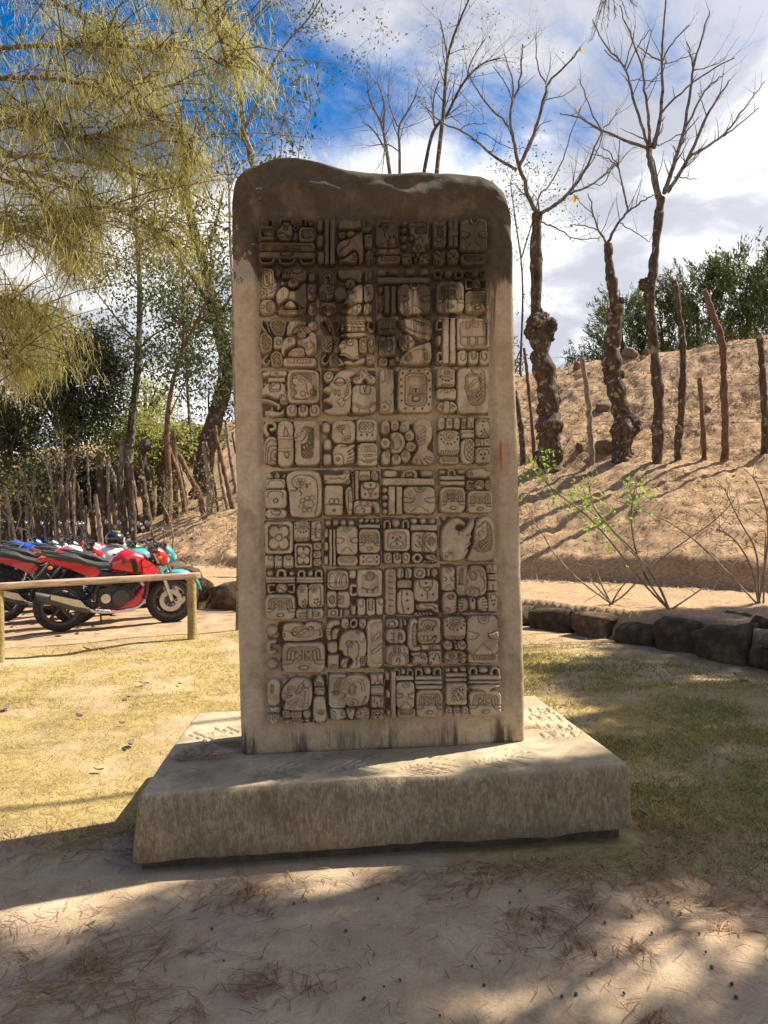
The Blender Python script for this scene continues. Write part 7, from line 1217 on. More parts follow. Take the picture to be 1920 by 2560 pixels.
def make_bike():
    t = empty('motorcycle'); M_ = MATS; R1, R2 = .312, .318
    fw = make_wheel(t, .69, R1, .10, True); make_wheel(t, -.66, R2, .13, False)
    fw.rotation_euler = (0, 0, R(-9))
    # front end, right side is -y
    for s in (-1, 1):
        mb = MB(); mb.tube([(.69, s*.085, R1), (.60, s*.085, .56), (.52, s*.085, .78)], [.026, .026, .02], 10); mb.tube([(.52, s*.085, .78), (.42, s*.085, 1.02)], [.019, .019], 10); mb.build('fork_leg', M_['steel'], t)
    mb = MB()
    rings = []
    for k in range(9):
        a = R(12+k*17); rr_ = R1+.028; x, z = .69+math.cos(a)*rr_, R1+math.sin(a)*rr_; dx, dz = math.cos(a)*.010, math.sin(a)*.010
        rings.append([(x, -.072, z-.02), (x+dx, -.055, z+dz), (x+dx*2, 0, z+dz*2+.008), (x+dx, .055, z+dz), (x, .072, z-.02), (x-dx, .05, z-dz-.01), (x-dx, -.05, z-dz-.01)])
    mb.loft(rings); mb.build('front_fender', M_['paint_black'], t)
    mb = MB(); mb.box((.50, 0, .80), (.06, .22, .03)); mb.box((.44, 0, .97), (.07, .22, .035)); mb.build('fork_yoke', M_['engine_black'], t)
    mb = MB(); mb.tube([(.36, -.37, 1.05), (.40, -.22, 1.07), (.45, -.08, 1.0), (.45, .08, 1.0), (.40, .22, 1.07), (.36, .37, 1.05)], .011, 8); mb.build('handlebar', M_['engine_black'], t)
    for s in (-1, 1):
        mb = MB(); mb.tube([(.36, s*.37, 1.05), (.375, s*.27, 1.06)], .019, 9); mb.build('grip', M_['seat_vinyl'], t)
        mb = MB(); mb.tube([(.40, s*.25, 1.07), (.39, s*.30, 1.17), (.36, s*.33, 1.25)], .006, 6); o = mb.build('mirror_stem', M_['engine_black'], t)
        mb = MB(); mb.loft([sect(0, 0, .012, -.008, .008, 12), sect(.010, 0, .062, -.038, .038, 12), sect(.026, 0, .058, -.034, .034, 12)]); o = mb.build('mirror', M_['paint_black'], t); o.location = (.335, s*.345, 1.285); o.rotation_euler = (R(20), 0, s*R(10))
        mb = MB(); mb.tube([(.385, s*.20, 1.055), (.42, s*.30, 1.03), (.40, s*.38, 1.02)], .005, 5); mb.build('lever', M_['steel'], t)
        mb = MB(); mb.tube([(.50, s*.10, .90), (.50, s*.17, .90)], .006, 5); mb.lathe([(.004, -.03), (.02, -.015), (.022, .015), (.004, .03)], c=(.50, s*.185, .90), axis='x', seg=10); mb.build('indicator', M_['lens_amber'], t)
    o = body('headlight_cowl', [(.42, .06, .90, .97), (.50, .11, .80, 1.03), (.58, .105, .76, .99), (.645, .06, .78, .90)], M_['paint_red'], t, 2.4)
    body('headlight', [(.60, .075, .79, .90), (.64, .07, .795, .895), (.66, .04, .82, .875)], M_['lens_clear'], t)
    mb = MB(); mb.box((.45, 0, 1.03), (.10, .16, .05)); mb.build('instrument_panel', M_['engine_black'], t)
    # tank, seat, tail
    tank = body('tank', [(-.10, .07, .74, .83), (-.04, .115, .72, .91), (.06, .155, .70, .985), (.18, .165, .68, .995), (.30, .14, .68, .955), (.40, .08, .70, .88)], M_['paint_red'], t, 2.7)
    mb = MB(); mb.lathe([(.035, 0), (.035, .012), (.02, .016)], c=(.16, 0, .992), axis='z', seg=14); mb.build('filler_cap', M_['steel'], tank)
    for s in (-1, 1):
        mb = MB(); mb.loft([[(.18, s*.150, .70), (.24, s*.150, .70), (.24, s*.168, .70), (.18, s*.168, .70)], [(.16, s*.160, .80), (.23, s*.155, .80), (.23, s*.172, .80), (.16, s*.176, .80)], [(.13, s*.150, .90), (.20, s*.145, .90), (.20, s*.166, .90), (.13, s*.168, .90)]]); mb.build('stripe', M_['paint_black'], tank)
        mb = MB(); q = s*.158
        mb.add([(.28, q*.9, .90), (.44, s*.10, .82), (.50, s*.13, .72), (.40, s*.17, .64), (.30, q*1.1, .66), (.30, q*.8, .88), (.43, s*.07, .80), (.47, s*.10, .70), (.38, s*.14, .62), (.30, q*.85, .66)], [(0, 1, 2, 3, 4), (9, 8, 7, 6, 5), (0, 5, 6, 1), (1, 6, 7, 2), (2, 7, 8, 3), (3, 8, 9, 4), (4, 9, 5, 0)]); mb.build('tank_shroud', M_['paint_red'], t)
        # tail panel, arrow shaped
        mb = MB(); mb.add([(-.20, s*.115, .73), (-.30, s*.13, .66), (-.55, s*.12, .78), (-.86, s*.075, .90), (-.84, s*.075, .94), (-.50, s*.11, .88), (-.28, s*.12, .82), (-.20, s*.07, .73), (-.30, s*.08, .66), (-.55, s*.07, .78), (-.86, s*.03, .90), (-.84, s*.03, .94), (-.50, s*.06, .88), (-.28, s*.07, .82)],
                          [tuple(range(7)), tuple(reversed(range(7, 14)))]+[(i, (i+1) % 7, 7+(i+1) % 7, 7+i) for i in range(7)]); mb.build('tail_panel', M_['paint_red'], t)
        mb = MB(); mb.tube([(-.45, s*.11, .90), (-.62, s*.13, .955), (-.80, s*.09, .99), (-.86, 0, 1.0)], .011, 7); mb.build('grab_rail', M_['engine_black'], t)
        mb = MB(); mb.tube([(-.78, s*.06, .82), (-.80, s*.15, .82)], .006, 5); mb.lathe([(.004, -.03), (.02, -.015), (.022, .015), (.004, .03)], c=(-.80, s*.165, .82), axis='x', seg=10); mb.build('indicator', M_['lens_amber'], t)
    body('seat', [(-.82, .06, .925, .965), (-.70, .11, .89, .965), (-.50, .125, .85, .955), (-.36, .13, .80, .885), (-.22, .125, .77, .845), (-.08, .10, .77, .84), (-.03, .07, .78, .86)], M_['seat_vinyl'], t, 3.2)
    body('tail_light', [(-.93, .03, .885, .915), (-.90, .06, .87, .93), (-.85, .065, .87, .94)], M_['lens_red'], t)
    mb = MB(); mb.add([(-.80, -.06, .86), (-.80, .06, .86), (-1.0, .055, .62), (-1.0, -.055, .62), (-.78, -.06, .85), (-.78, .06, .85), (-.98, .055, .61), (-.98, -.055, .61)], [(0, 1, 2, 3), (7, 6, 5, 4), (0, 4, 5, 1), (1, 5, 6, 2), (2, 6, 7, 3), (3, 7, 4, 0)]); mb.build('rear_fender', M_['engine_black'], t)
    mb = MB(); mb.box((-.985, 0, .64), (.006, .17, .11), Matrix.Rotation(R(-38), 4, 'Y')); mb.build('number_plate', M_['paint_silver'], t)
    # frame, engine, swingarm
    for s in (-1, 1):
        mb = MB(); mb.tube([(.43, s*.03, .88), (.38, s*.10, .60), (.33, s*.12, .36)], .018, 8); mb.tube([(.40, s*.04, .84), (.05, s*.12, .70), (-.20, s*.12, .66), (-.30, s*.11, .42)], .02, 8); mb.tube([(-.20, s*.11, .68), (-.75, s*.07, .86)], .015, 7); mb.build('frame_tube', M_['engine_black'], t)
        mb = MB(); mb.tube([(-.28, s*.10, .40), (-.66, s*.085, R2)], [.026, .020], 8); mb.build('swingarm', M_['engine_black'], t)
        mb = MB(); mb.tube([(-.30, s*.12, .41), (-.33, s*.17, .40), (-.33, s*.24, .40)], .010, 6); mb.build('footpeg', M_['steel'], t)
        mb = MB(); mb.add([(-.05, s*.12, .72), (-.22, s*.13, .74), (-.26, s*.125, .58), (-.08, s*.135, .54), (-.05, s*.06, .72), (-.22, s*.06, .74), (-.26, s*.06, .58), (-.08, s*.06, .54)], [(0, 1, 2, 3), (7, 6, 5, 4), (0, 4, 5, 1), (1, 5, 6, 2), (2, 6, 7, 3), (3, 7, 4, 0)]); mb.build('side_cover', M_['engine_black'], t)
    mb = MB()
    for z in np.linspace(.66, .47, 16): mb.tube([(-.40+.0, 0, z)]*1+[(-.40+.001, 0, z-.001)], .01, 4) if False else None
    hx = [(-.33-.10*i/40+.034*math.cos(i*.9), .034*math.sin(i*.9), .70-.30*i/40) for i in range(41)]; mb.tube(hx, .007, 5); mb.tube([(-.33, 0, .72), (-.43, 0, .40)], .014, 8); mb.build('shock_spring', M_['steel'], t)
    eng = MB(); eng.loft([[(x_, -.11, z_), (x_, .11, z_), (x2, .11, z2), (x2, -.11, z2)] for x_, z_, x2, z2 in ((-.24, .30, -.22, .52), (-.05, .26, -.05, .56), (.12, .27, .10, .52), (.22, .32, .20, .46))]); e = eng.build('engine', M_['engine_black'], t)
    cy = MB()
    for k in range(7): 
        f = k/6; cy.box((.13+.10*f, 0, .50+.15*f), (.16, .20, .012), Matrix.Rotation(R(34), 4, 'Y'))
    cy.tube([(.10, 0, .46), (.25, 0, .68)], [.075, .07], 10); cy.build('cylinder', M_['engine_black'], t)
    for s in (-1, 1):
        mb = MB(); mb.lathe([(.105, 0), (.105, s*.03), (.075, s*.045), (.03, s*.05)], c=(.03, s*.11, .40), seg=20); mb.build('crank_cover', M_['exhaust_metal'], e)
        mb = MB(); mb.lathe([(.06, 0), (.06, s*.025), (.02, s*.03)], c=(-.15, s*.11, .40), seg=16); mb.build('gear_cover', M_['steel'], e)
    body('belly_pan', [(-.12, .05, .235, .275), (.02, .11, .20, .33), (.20, .12, .205, .42), (.34, .09, .30, .56), (.40, .04, .40, .60)], M_['paint_red'], t, 3)
    mb = MB(); mb.tube(smooth_path([(.27, -.03, .60), (.38, -.06, .46), (.30, -.10, .27), (.05, -.12, .22), (-.25, -.14, .235), (-.36, -.16, .28)], 2), .022, 9); mb.build('exhaust_pipe', M_['steel'], t)
    mb = MB(); rings = []
    for x_, zc, rw, rz in ((-.34, .275, .022, .025), (-.40, .30, .04, .05), (-.50, .335, .05, .068), (-.78, .43, .052, .07), (-.90, .47, .047, .06), (-.955, .49, .040, .048)): rings.append([(x_-.30*0+ .34*0+ (q[2]-zc)*-.25, q[1], q[2]) for q in sect(x_, -.19, rw, zc-rz, zc+rz, 14, 2.6)])
    mb.loft(rings); mu = mb.build('muffler', M_['exhaust_metal'], t)
    mb = MB(); mb.add([(-.38, -.243, .31), (-.46, -.248, .41), (-.80, -.248, .505), (-.80, -.25, .45), (-.52, -.252, .345), (-.38, -.20, .31), (-.46, -.20, .41), (-.80, -.20, .505), (-.80, -.20, .45), (-.52, -.20, .345)], [(0, 1, 2, 3, 4), (9, 8, 7, 6, 5), (0, 5, 6, 1), (1, 6, 7, 2), (2, 7, 8, 3), (3, 8, 9, 4), (4, 9, 5, 0)]); mb.build('heat_shield', M_['steel'], mu)
    mb = MB(); mb.tube([(-.18, .12, .28), (-.14, .24, .02)], .012, 6); mb.box((-.13, .25, .012), (.07, .03, .012)); mb.build('side_stand', M_['engine_black'], t)
    mb = MB(); mb.tube([(-.22, -.14, .30), (-.28, -.17, .28), (-.10, -.17, .25), (-.06, -.20, .26)], .009, 6); mb.build('brake_pedal', M_['steel'], t)
    mb = MB(); mb.tube([(-.70, .085, .36), (-.30, .085, .43), (-.30, .085, .33), (-.70, .085, .27)], .008, 5); mb.build('drive_chain', M_['engine_black'], t)
    for s in (-1, 1):
        mb = MB(); mb.tube(smooth_path([(.40, s*.2, 1.05), (.52, s*.14, .98), (.50, s*.07, .80), (.36, s*.05, .74)], 2), .004, 4); mb.build('cable', M_['engine_black'], t)
    return t
def copy_tree(o, parent=None):
    c = o.copy(); COL.objects.link(c)
    if parent: c.parent = parent; c.matrix_parent_inverse = o.matrix_parent_inverse
    for ch in list(o.children): copy_tree(ch, c)
    return c
def repaint(t, m1, m2=None, fend=None):
    for ch in t.children:
        nm = ch.name.split('.')[0]
        m = {'tank': m1, 'tank_shroud': m2 or m1, 'tail_panel': m2 or m1, 'headlight_cowl': m2 or m1, 'belly_pan': m2 or m1, 'front_fender': fend}.get(nm)
        if m and ch.type == 'MESH': ch.material_slots[0].link = 'OBJECT'; ch.material_slots[0].material = MATS[m]
hero = make_bike(); GBK = 'motorcycles parked in a row behind the rail'
pr, pf = ground_hit(133, 1583), ground_hit(436, 1556); hd = (pf-pr); hd.z = 0; HYAW = math.atan2(hd.y, hd.x); hd.normalize(); ctr = (pr+pf)/2
side = Vector((-hd.y, hd.x, 0))
def place(t, pos, yaw, lean, label):
    t.location = (pos.x, pos.y, tz1(pos.x, pos.y)+.005); t.rotation_euler = (lean, 0, yaw); tag(t, label, 'motorcycle', GBK)
proto = hero
BK = [(1, .26, 'paint_teal', 'paint_teal', 'paint_teal', 'turquoise motorcycle beside the first red one, its front wheel pushed furthest forward'), (2, -.58, 'paint_red', None, None, 'second red motorcycle, parked farther back, its tail reaching the edge of the view'), (3, .12, 'paint_white', 'paint_green', None, 'motorcycle with white tank and green side panels, under a helmet'), (4, -.35, 'paint_white', 'paint_silver', None, 'motorcycle with white tank and grey panels among the bikes at the back'), (5, .15, 'paint_red', 'paint_silver', None, 'motorcycle with red tank and grey panels at the back of the row'), (6, -.5, 'paint_black', 'paint_black', None, 'black motorcycle between the grey-panelled and the blue one'), (7, -.75, 'paint_blue', 'paint_white', 'paint_blue', 'blue motorcycle with white panels towards the far end of the row'), (8, -.2, 'paint_black', 'paint_red', None, 'black motorcycle with red panels near the far end of the row'), (9, -.9, 'paint_blue', 'paint_blue', None, 'all-blue motorcycle at the far end of the row')]
bikes = []
for k, f, a, b, fe, lab in BK:
    c = copy_tree(proto); repaint(c, a, b, fe); pos = ctr+side*(k*.66)+hd*f; place(c, pos, HYAW+R([4, -3, 5, -4, 2, 3, -2, 4, 0][k-1]), R(7+[1, -1, 2, 0, 1, -1, 0, 2, 1][k-1]), lab); bikes.append(c)
place(hero, ctr, HYAW, R(6), 'red motorcycle with a black emblem and stripe on its tank, first in the row')
# small black emblem on the red tank
mb = MB()
for dx, dz, w, h in ((0, .0, .05, .012), (-.02, -.018, .010, .03), (.02, -.018, .010, .03), (0, -.03, .012, .018), (0, .016, .02, .022), (-.018, .03, .018, .008), (.018, .03, .018, .008), (0, .036, .008, .02)): mb.box((.055+dx, -.166, .865+dz), (w, .012, h))
tk = [c for c in hero.children if c.name.startswith('tank') and 'shroud' not in c.name][0]; em = mb.build('emblem', MATS['paint_black'], tk)
# helmet resting on the white and green bike
def helmet():
    h = empty('helmet'); mb = MB(); n = 12; rings = []
    for i in range(9):
        a = R(-35+i*15.5); r = .135*math.cos(a) if i < 8 else .004; z = .125*math.sin(a); rings.append([(r*1.1*math.cos(2*math.pi*j/16), r*math.sin(2*math.pi*j/16), z) for j in range(16)])
    mb.loft(rings); mb.build('shell', MATS['paint_black'], h)
    mb = MB(); mb.loft([[(.125*math.cos(t), .125*math.sin(t), z) for t in np.linspace(-1.1, 1.1, 9)]+[(.14*math.cos(t), .14*math.sin(t), z) for t in np.linspace(1.1, -1.1, 9)] for z in (-.03, .045)]); mb.build('visor', MATS['lens_clear'], h)
    mb = MB(); mb.loft([[(.06*math.cos(t), .05*math.sin(t), z) for t in np.linspace(0, 6, 12)] for z in (.105, .13)]); mb.build('crest', simple('helmet_yellow', (.62, .50, .08), .3, coat=.5), h); return h
hm = helmet(); b3 = bikes[2]; bpy.context.view_layer.update(); hm.location = b3.matrix_world @ Vector((.20, 0, 1.09)); hm.rotation_euler = (0, .2, HYAW+.4); tag(hm, 'black helmet with a yellow top resting on the white tank', 'helmet')

# wooden rail on round posts
def f_wood(n, b):
    tc = n.n('ShaderNodeTexCoord').outputs['Object']; g = n.noise(n.mapping(tc, scale=(1.2, 16, 16)), 3, 6, .65, 1.2)
    n.set(b, 'Base Color', n.ramp(g, [(.28, (.15, .085, .05)), (.5, (.34, .225, .145)), (.72, (.50, .37, .26))])); n.set(b, 'Roughness', .85); n.set(b, 'Normal', n.bump(g, .6, .008))
mat('rail_wood', f_wood); bark('post_wood', (.16, .115, .045), (.29, .22, .095), (.40, .32, .16), scale=9)
def build_rail():
    pR, pL = ground_hit(481, 1600), ground_hit(4, 1658); pL = pL+(pL-pR)*.01; root = empty('rail_fence', pR); tag(root, 'low wooden rail on two round posts in front of the motorcycles', 'fence')
    tops = []
    for p, px, ytop in ((pR, 481, 1447), (pL, 6, 1474)):
        zt = at_y(px, ytop, p.y).z; mb = MB(); q = p-pR; rad = 11.8/FPX*p.y; mb.tube([(q.x, q.y, q.z-.15), (q.x, q.y, q.z+.3), (q.x, q.y, zt-pR.z)], [rad*1.05, rad, rad*.98], 14); o = mb.build('post', MATS['post_wood'], root); lumpy(o, .004, 7, 2); tops.append(Vector((q.x, q.y, zt-pR.z)))
    a, b = tops[1], tops[0]; d = (b-a); L_ = d.length; ux = d.normalized(); c = (a+b)/2; ext_a, ext_b = 1.2, .09; c = (a-ux*ext_a+b+ux*ext_b)/2; L_ = L_+ext_a+ext_b
    lx = np.linspace(-L_/2, L_/2, 40); P, Q, F = rounded_cube(np.linspace(0, L_, 44), np.linspace(0, .115, 5), np.linspace(0, .07, 5), .008); V = Q-np.array([L_/2, .0575, 0]); V[:, 2] += vnoise(np.stack([V[:, 0], V[:, 1]*3], 1), 2.5, 77, 3)*.006; V[:, 1] += vnoise(np.stack([V[:, 0], V[:, 2]*3], 1), 2.1, 78, 3)*.006
    o = link('rail', mesh_np('rail', V, F), root, MATS['rail_wood']); o.location = c; o.rotation_euler = ux.to_track_quat('X', 'Z').to_euler(); return root
build_rail()
# ------------------------------------------------------------------ pines outside the view whose crowns shade the foreground
def build_pine(name_label, base, height, clumps, seed, hang=None):
    R_ = np.random.default_rng(seed); bz = tz1(*base); b0 = np.array([base[0], base[1], bz]); root = empty('pine_tree', b0); tag(root, name_label, 'tree')
    mb = MB(); mb.tube([(0, 0, -.2), (.05, .03, height*.4), (-.05, 0, height*.8), (0, 0, height)], [.24, .19, .10, .03], 10); mb.build('trunk', MATS['bark_dark'], root); bo = MB(); parts = []
    main = [np.array(q[:3])-b0 for q in clumps[::4]]
    for ci, (cx, cy, cz, r) in enumerate(clumps):
        c = np.array([cx, cy, cz])-b0; s = np.array([0, 0, min(height*.95, max(1.5, c[2]-.35*np.hypot(c[0], c[1])))]); m_ = (s+c)/2+np.array([0, 0, .15])
        if ci % 4 == 0: bo.tube([tuple(s), tuple(m_), tuple(c)], [.028, .018, .007], 5)
        else: q = min(main, key=lambda v: np.linalg.norm(v-c)); bo.tube([tuple(q), tuple((q+c)/2+np.array([0, 0, .05])), tuple(c)], [.007, .006, .004], 4)
        nt = int(70*(r/.5)**2); T = c+rand_dir(nt, R_)*(R_.random(nt)**.5*r)[:, None]*np.array([1, 1, .6])
        for tcen in T:
            k = 15; d = unit(rand_dir(k, R_)*.8+np.array([0, 0, -.25])); ln = R_.uniform(.12, .24, k)[:, None]; B = np.repeat(tcen[None], k, 0)+R_.normal(size=(k, 3))*.03
            parts.append(ribbons(B, B+d*ln*.5, B+d*ln-np.array([0, 0, .03]), R_.uniform(.006, .011, k), unit(np.cross(d, rand_dir(k, R_)))))
    if hang is not None:                             # a tasselled twig drooping from a bough that passes above
        c = np.array(tuple(hang))-b0; bo.tube([tuple(c), tuple(c+np.array([.05, .05, .4])), tuple(c+np.array([.4, .2, 1.4])), tuple(c+np.array([1.8, 1, 2.4])), (0, 0, height*.85)], [.004, .007, .014, .025, .04], 5)
        for j in range(9):
            e = c+np.array([R_.uniform(-.16, .16), R_.uniform(-.12, .12), -R_.uniform(.10, .30)]); s0 = c+np.array([0, 0, R_.uniform(0, .12)]); m_ = (s0+e)/2+np.array([0, 0, .04]); bo.tube([tuple(s0), tuple(m_), tuple(e)], [.003, .0022, .0012], 4)
            k = 46; t = R_.uniform(.25, 1, k)[:, None]; B = s0*(1-t)**2+2*m_*t*(1-t)+e*t*t; d = unit(rand_dir(k, R_)*.7+unit((e-s0)[None])); ln = R_.uniform(.025, .06, k)[:, None]; parts.append(ribbons(B, B+d*ln*.5, B+d*ln, R_.uniform(.0009, .0015, k), unit(np.cross(d, rand_dir(k, R_)))))
    bo.build('limbs', MATS['bark_dark'], root); link('needles', ribbon_mesh('needles', parts, MATS['fol_pine']), root); return root
def shade_spots():
    """crown clumps that throw their shadow on the spots of ground that lie in shade"""
    R_ = np.random.default_rng(5); sx, sy, sz = SUN_DIR
    lit = [(-1.40, 2.72, .42, .16), (-1.02, 2.90, .20, .11), (-.22, 2.95, .20, .12), (.98, 2.74, .18, .14), (1.06, 2.50, .20, .15), (.28, 2.22, .26, .13), (.75, 2.24, .18, .11)]
    out = []
    def ok(x, y, r):
        for a, b, ra, rb in lit:
            if ((x-a)/(ra+r*.45))**2+((y-b)/(rb+r*.45))**2 < 1: return False
        return True
    for y in np.arange(1.3, 3.35, .22):
        for x in np.arange(-1.9, 2.5, .25):
            gx, gy = x+R_.normal()*.07, y+R_.normal()*.06; r = R_.uniform(.22, .34)
            if gy > 3.16+.10*gx and gx < 1.25: continue
            if not ok(gx, gy, r): continue
            h = R_.uniform(5.2, 8.2); t = h/sz; out.append((gx+sx*t, gy+sy*t, h, r))
    far = []
    def band(x, y): return (abs((y-6.15)-.75*(x-2.2)) < .17) or (abs((y-4.75)-.75*(x-2.2)) < .09 and R_.random() < .7) or (y > 6.9+.75*(x-1.6) and x < 2.2)
    for y in np.arange(3.4, 8.6, .34):
        for x in np.arange(1.35, 4.4, .34):
            gx, gy = x+R_.normal()*.1, y+R_.normal()*.1
            if gx < 1.35+.0*gy or band(gx, gy) : continue
            if gy > 8.1: continue
            r = R_.uniform(.32, .44); h = R_.uniform(5.5, 8.5); t = h/sz; far.append((gx+sx*t, gy+sy*t, h, r))
    return out, far
_near, _far = shade_spots()
build_pine('tall pine outside the view whose boughs shade the sandy ground', (6.6, 5.7), 9.5, _near, 5)
build_pine('tall pine beside the terrace with one tasselled twig hanging into the sky', (8.8, 8.4), 10, _far, 6, hang=at_y(1528, -20, 5.0))

# ------------------------------------------------------------------ grass, straw, needles, cones and leaves
def scatter(n, x0, x1, y0, y1, R_): return R_.uniform(x0, x1, n), R_.uniform(y0, y1, n)
def in_plinth(x, y): return (np.abs(x-.0+(y-3.85)*.06) < 1.08) & (np.abs(y-3.87-.09*x) < .76)
def build_grass():
    R_ = np.random.default_rng(11); parts = []
    for n, x0, x1, y0, y1, h, w in ((92000, -3.4, 3.4, 2.9, 6.2, .026, .0015), (70000, -4.6, 4.2, 5.8, 10.5, .030, .0024)):
        x, y = scatter(n, x0, x1, y0, y1, R_); s = wall_s(x, y); turf, soil, hill = masks(x, y, s)
        k = (R_.random(n) < turf*(1-soil)*(1-hill)) & ~in_plinth(x, y); x, y = x[k], y[k]; n2 = len(x); z = tz(x, y)
        P = np.stack([x, y, z-.003], 1); d = R_.normal(size=(n2, 3))*np.array([.9, .9, .3])+np.array([0, 0, .62]); d = unit(d); d[:, 2] = np.abs(d[:, 2]); L_ = (h*R_.uniform(.6, 1.6, n2))[:, None]
        parts.append(ribbons(P, P+d*L_*.5, P+d*L_+R_.normal(size=(n2, 3))*.008, w*R_.uniform(.6, 1.3, n2), unit(np.cross(d, rand_dir(n2, R_)))))
    o = link('dry_grass', ribbon_mesh('dry_grass', parts, MATS['grass_dry'])); tag(o, 'short dry yellow-green grass around the plinth', 'grass', kind='stuff')
    n = 78000; x, y = scatter(n, .9, 4.0, 2.7, 8.0, R_); s = wall_s(x, y); turf, soil, hill = masks(x, y, s); cl_ = vnoise(np.stack([x, y], 1), 1.7, 95, 3)
    k = (R_.random(n) < turf*(1-soil)*(1-hill)*sstep(-.35, .25, cl_)) & ~in_plinth(x, y); x, y = x[k], y[k]; n2 = len(x); P = np.stack([x, y, tz(x, y)-.003], 1); d = unit(R_.normal(size=(n2, 3))*np.array([.8, .8, .3])+np.array([0, 0, .7])); d[:, 2] = np.abs(d[:, 2]); L_ = (.036*R_.uniform(.6, 1.6, n2))[:, None]
    o = link('green_grass', ribbon_mesh('green_grass', [ribbons(P, P+d*L_*.5, P+d*L_+R_.normal(size=(n2, 3))*.008, .0026*R_.uniform(.6, 1.3, n2), unit(np.cross(d, rand_dir(n2, R_))))], MATS['grass_green'])); tag(o, 'greener grass in the tree shade between plinth and wall', 'grass', kind='stuff')
build_grass()
def build_straw():
    R_ = np.random.default_rng(12); parts = []
    for n, x0, x1, y0, y1, L0, w in ((44000, .8, 9, 7.5, 17, .11, .0036), (26000, -6, 2.5, 13.5, 22, .13, .006), (26000, 3, 12, 15, 24, .16, .006)):
        x, y = scatter(n, x0, x1, y0, y1, R_); s = wall_s(x, y); cl_ = vnoise(np.stack([x, y], 1), 3.1, 91, 3); k = (s > .1) & (cl_+R_.normal(size=n)*.35 > -.1) & (.6*x+.8*y > T_FOOT-.35+R_.exponential(.12, n)*-1); x, y = x[k], y[k]; n2 = len(x); z = tz(x, y); P = np.stack([x, y, z+.004], 1)
        gx = (tz(x+.06, y)-z)/.06; gy = (tz(x, y+.06)-z)/.06; d = R_.normal(size=(n2, 3)); d[:, 2] = d[:, 0]*gx+d[:, 1]*gy+np.abs(R_.normal(size=n2))*.35; d = unit(d); L_ = (L0*R_.uniform(.5, 1.4, n2))[:, None]
        parts.append(ribbons(P, P+d*L_*.5, P+d*L_, w*R_.uniform(.6, 1.3, n2), unit(np.cross(d, rand_dir(n2, R_)))))
    o = link('dry_straw', ribbon_mesh('dry_straw', parts, MATS['straw'])); tag(o, 'dry straw and needle litter covering the bank', 'straw', kind='stuff')
build_straw()
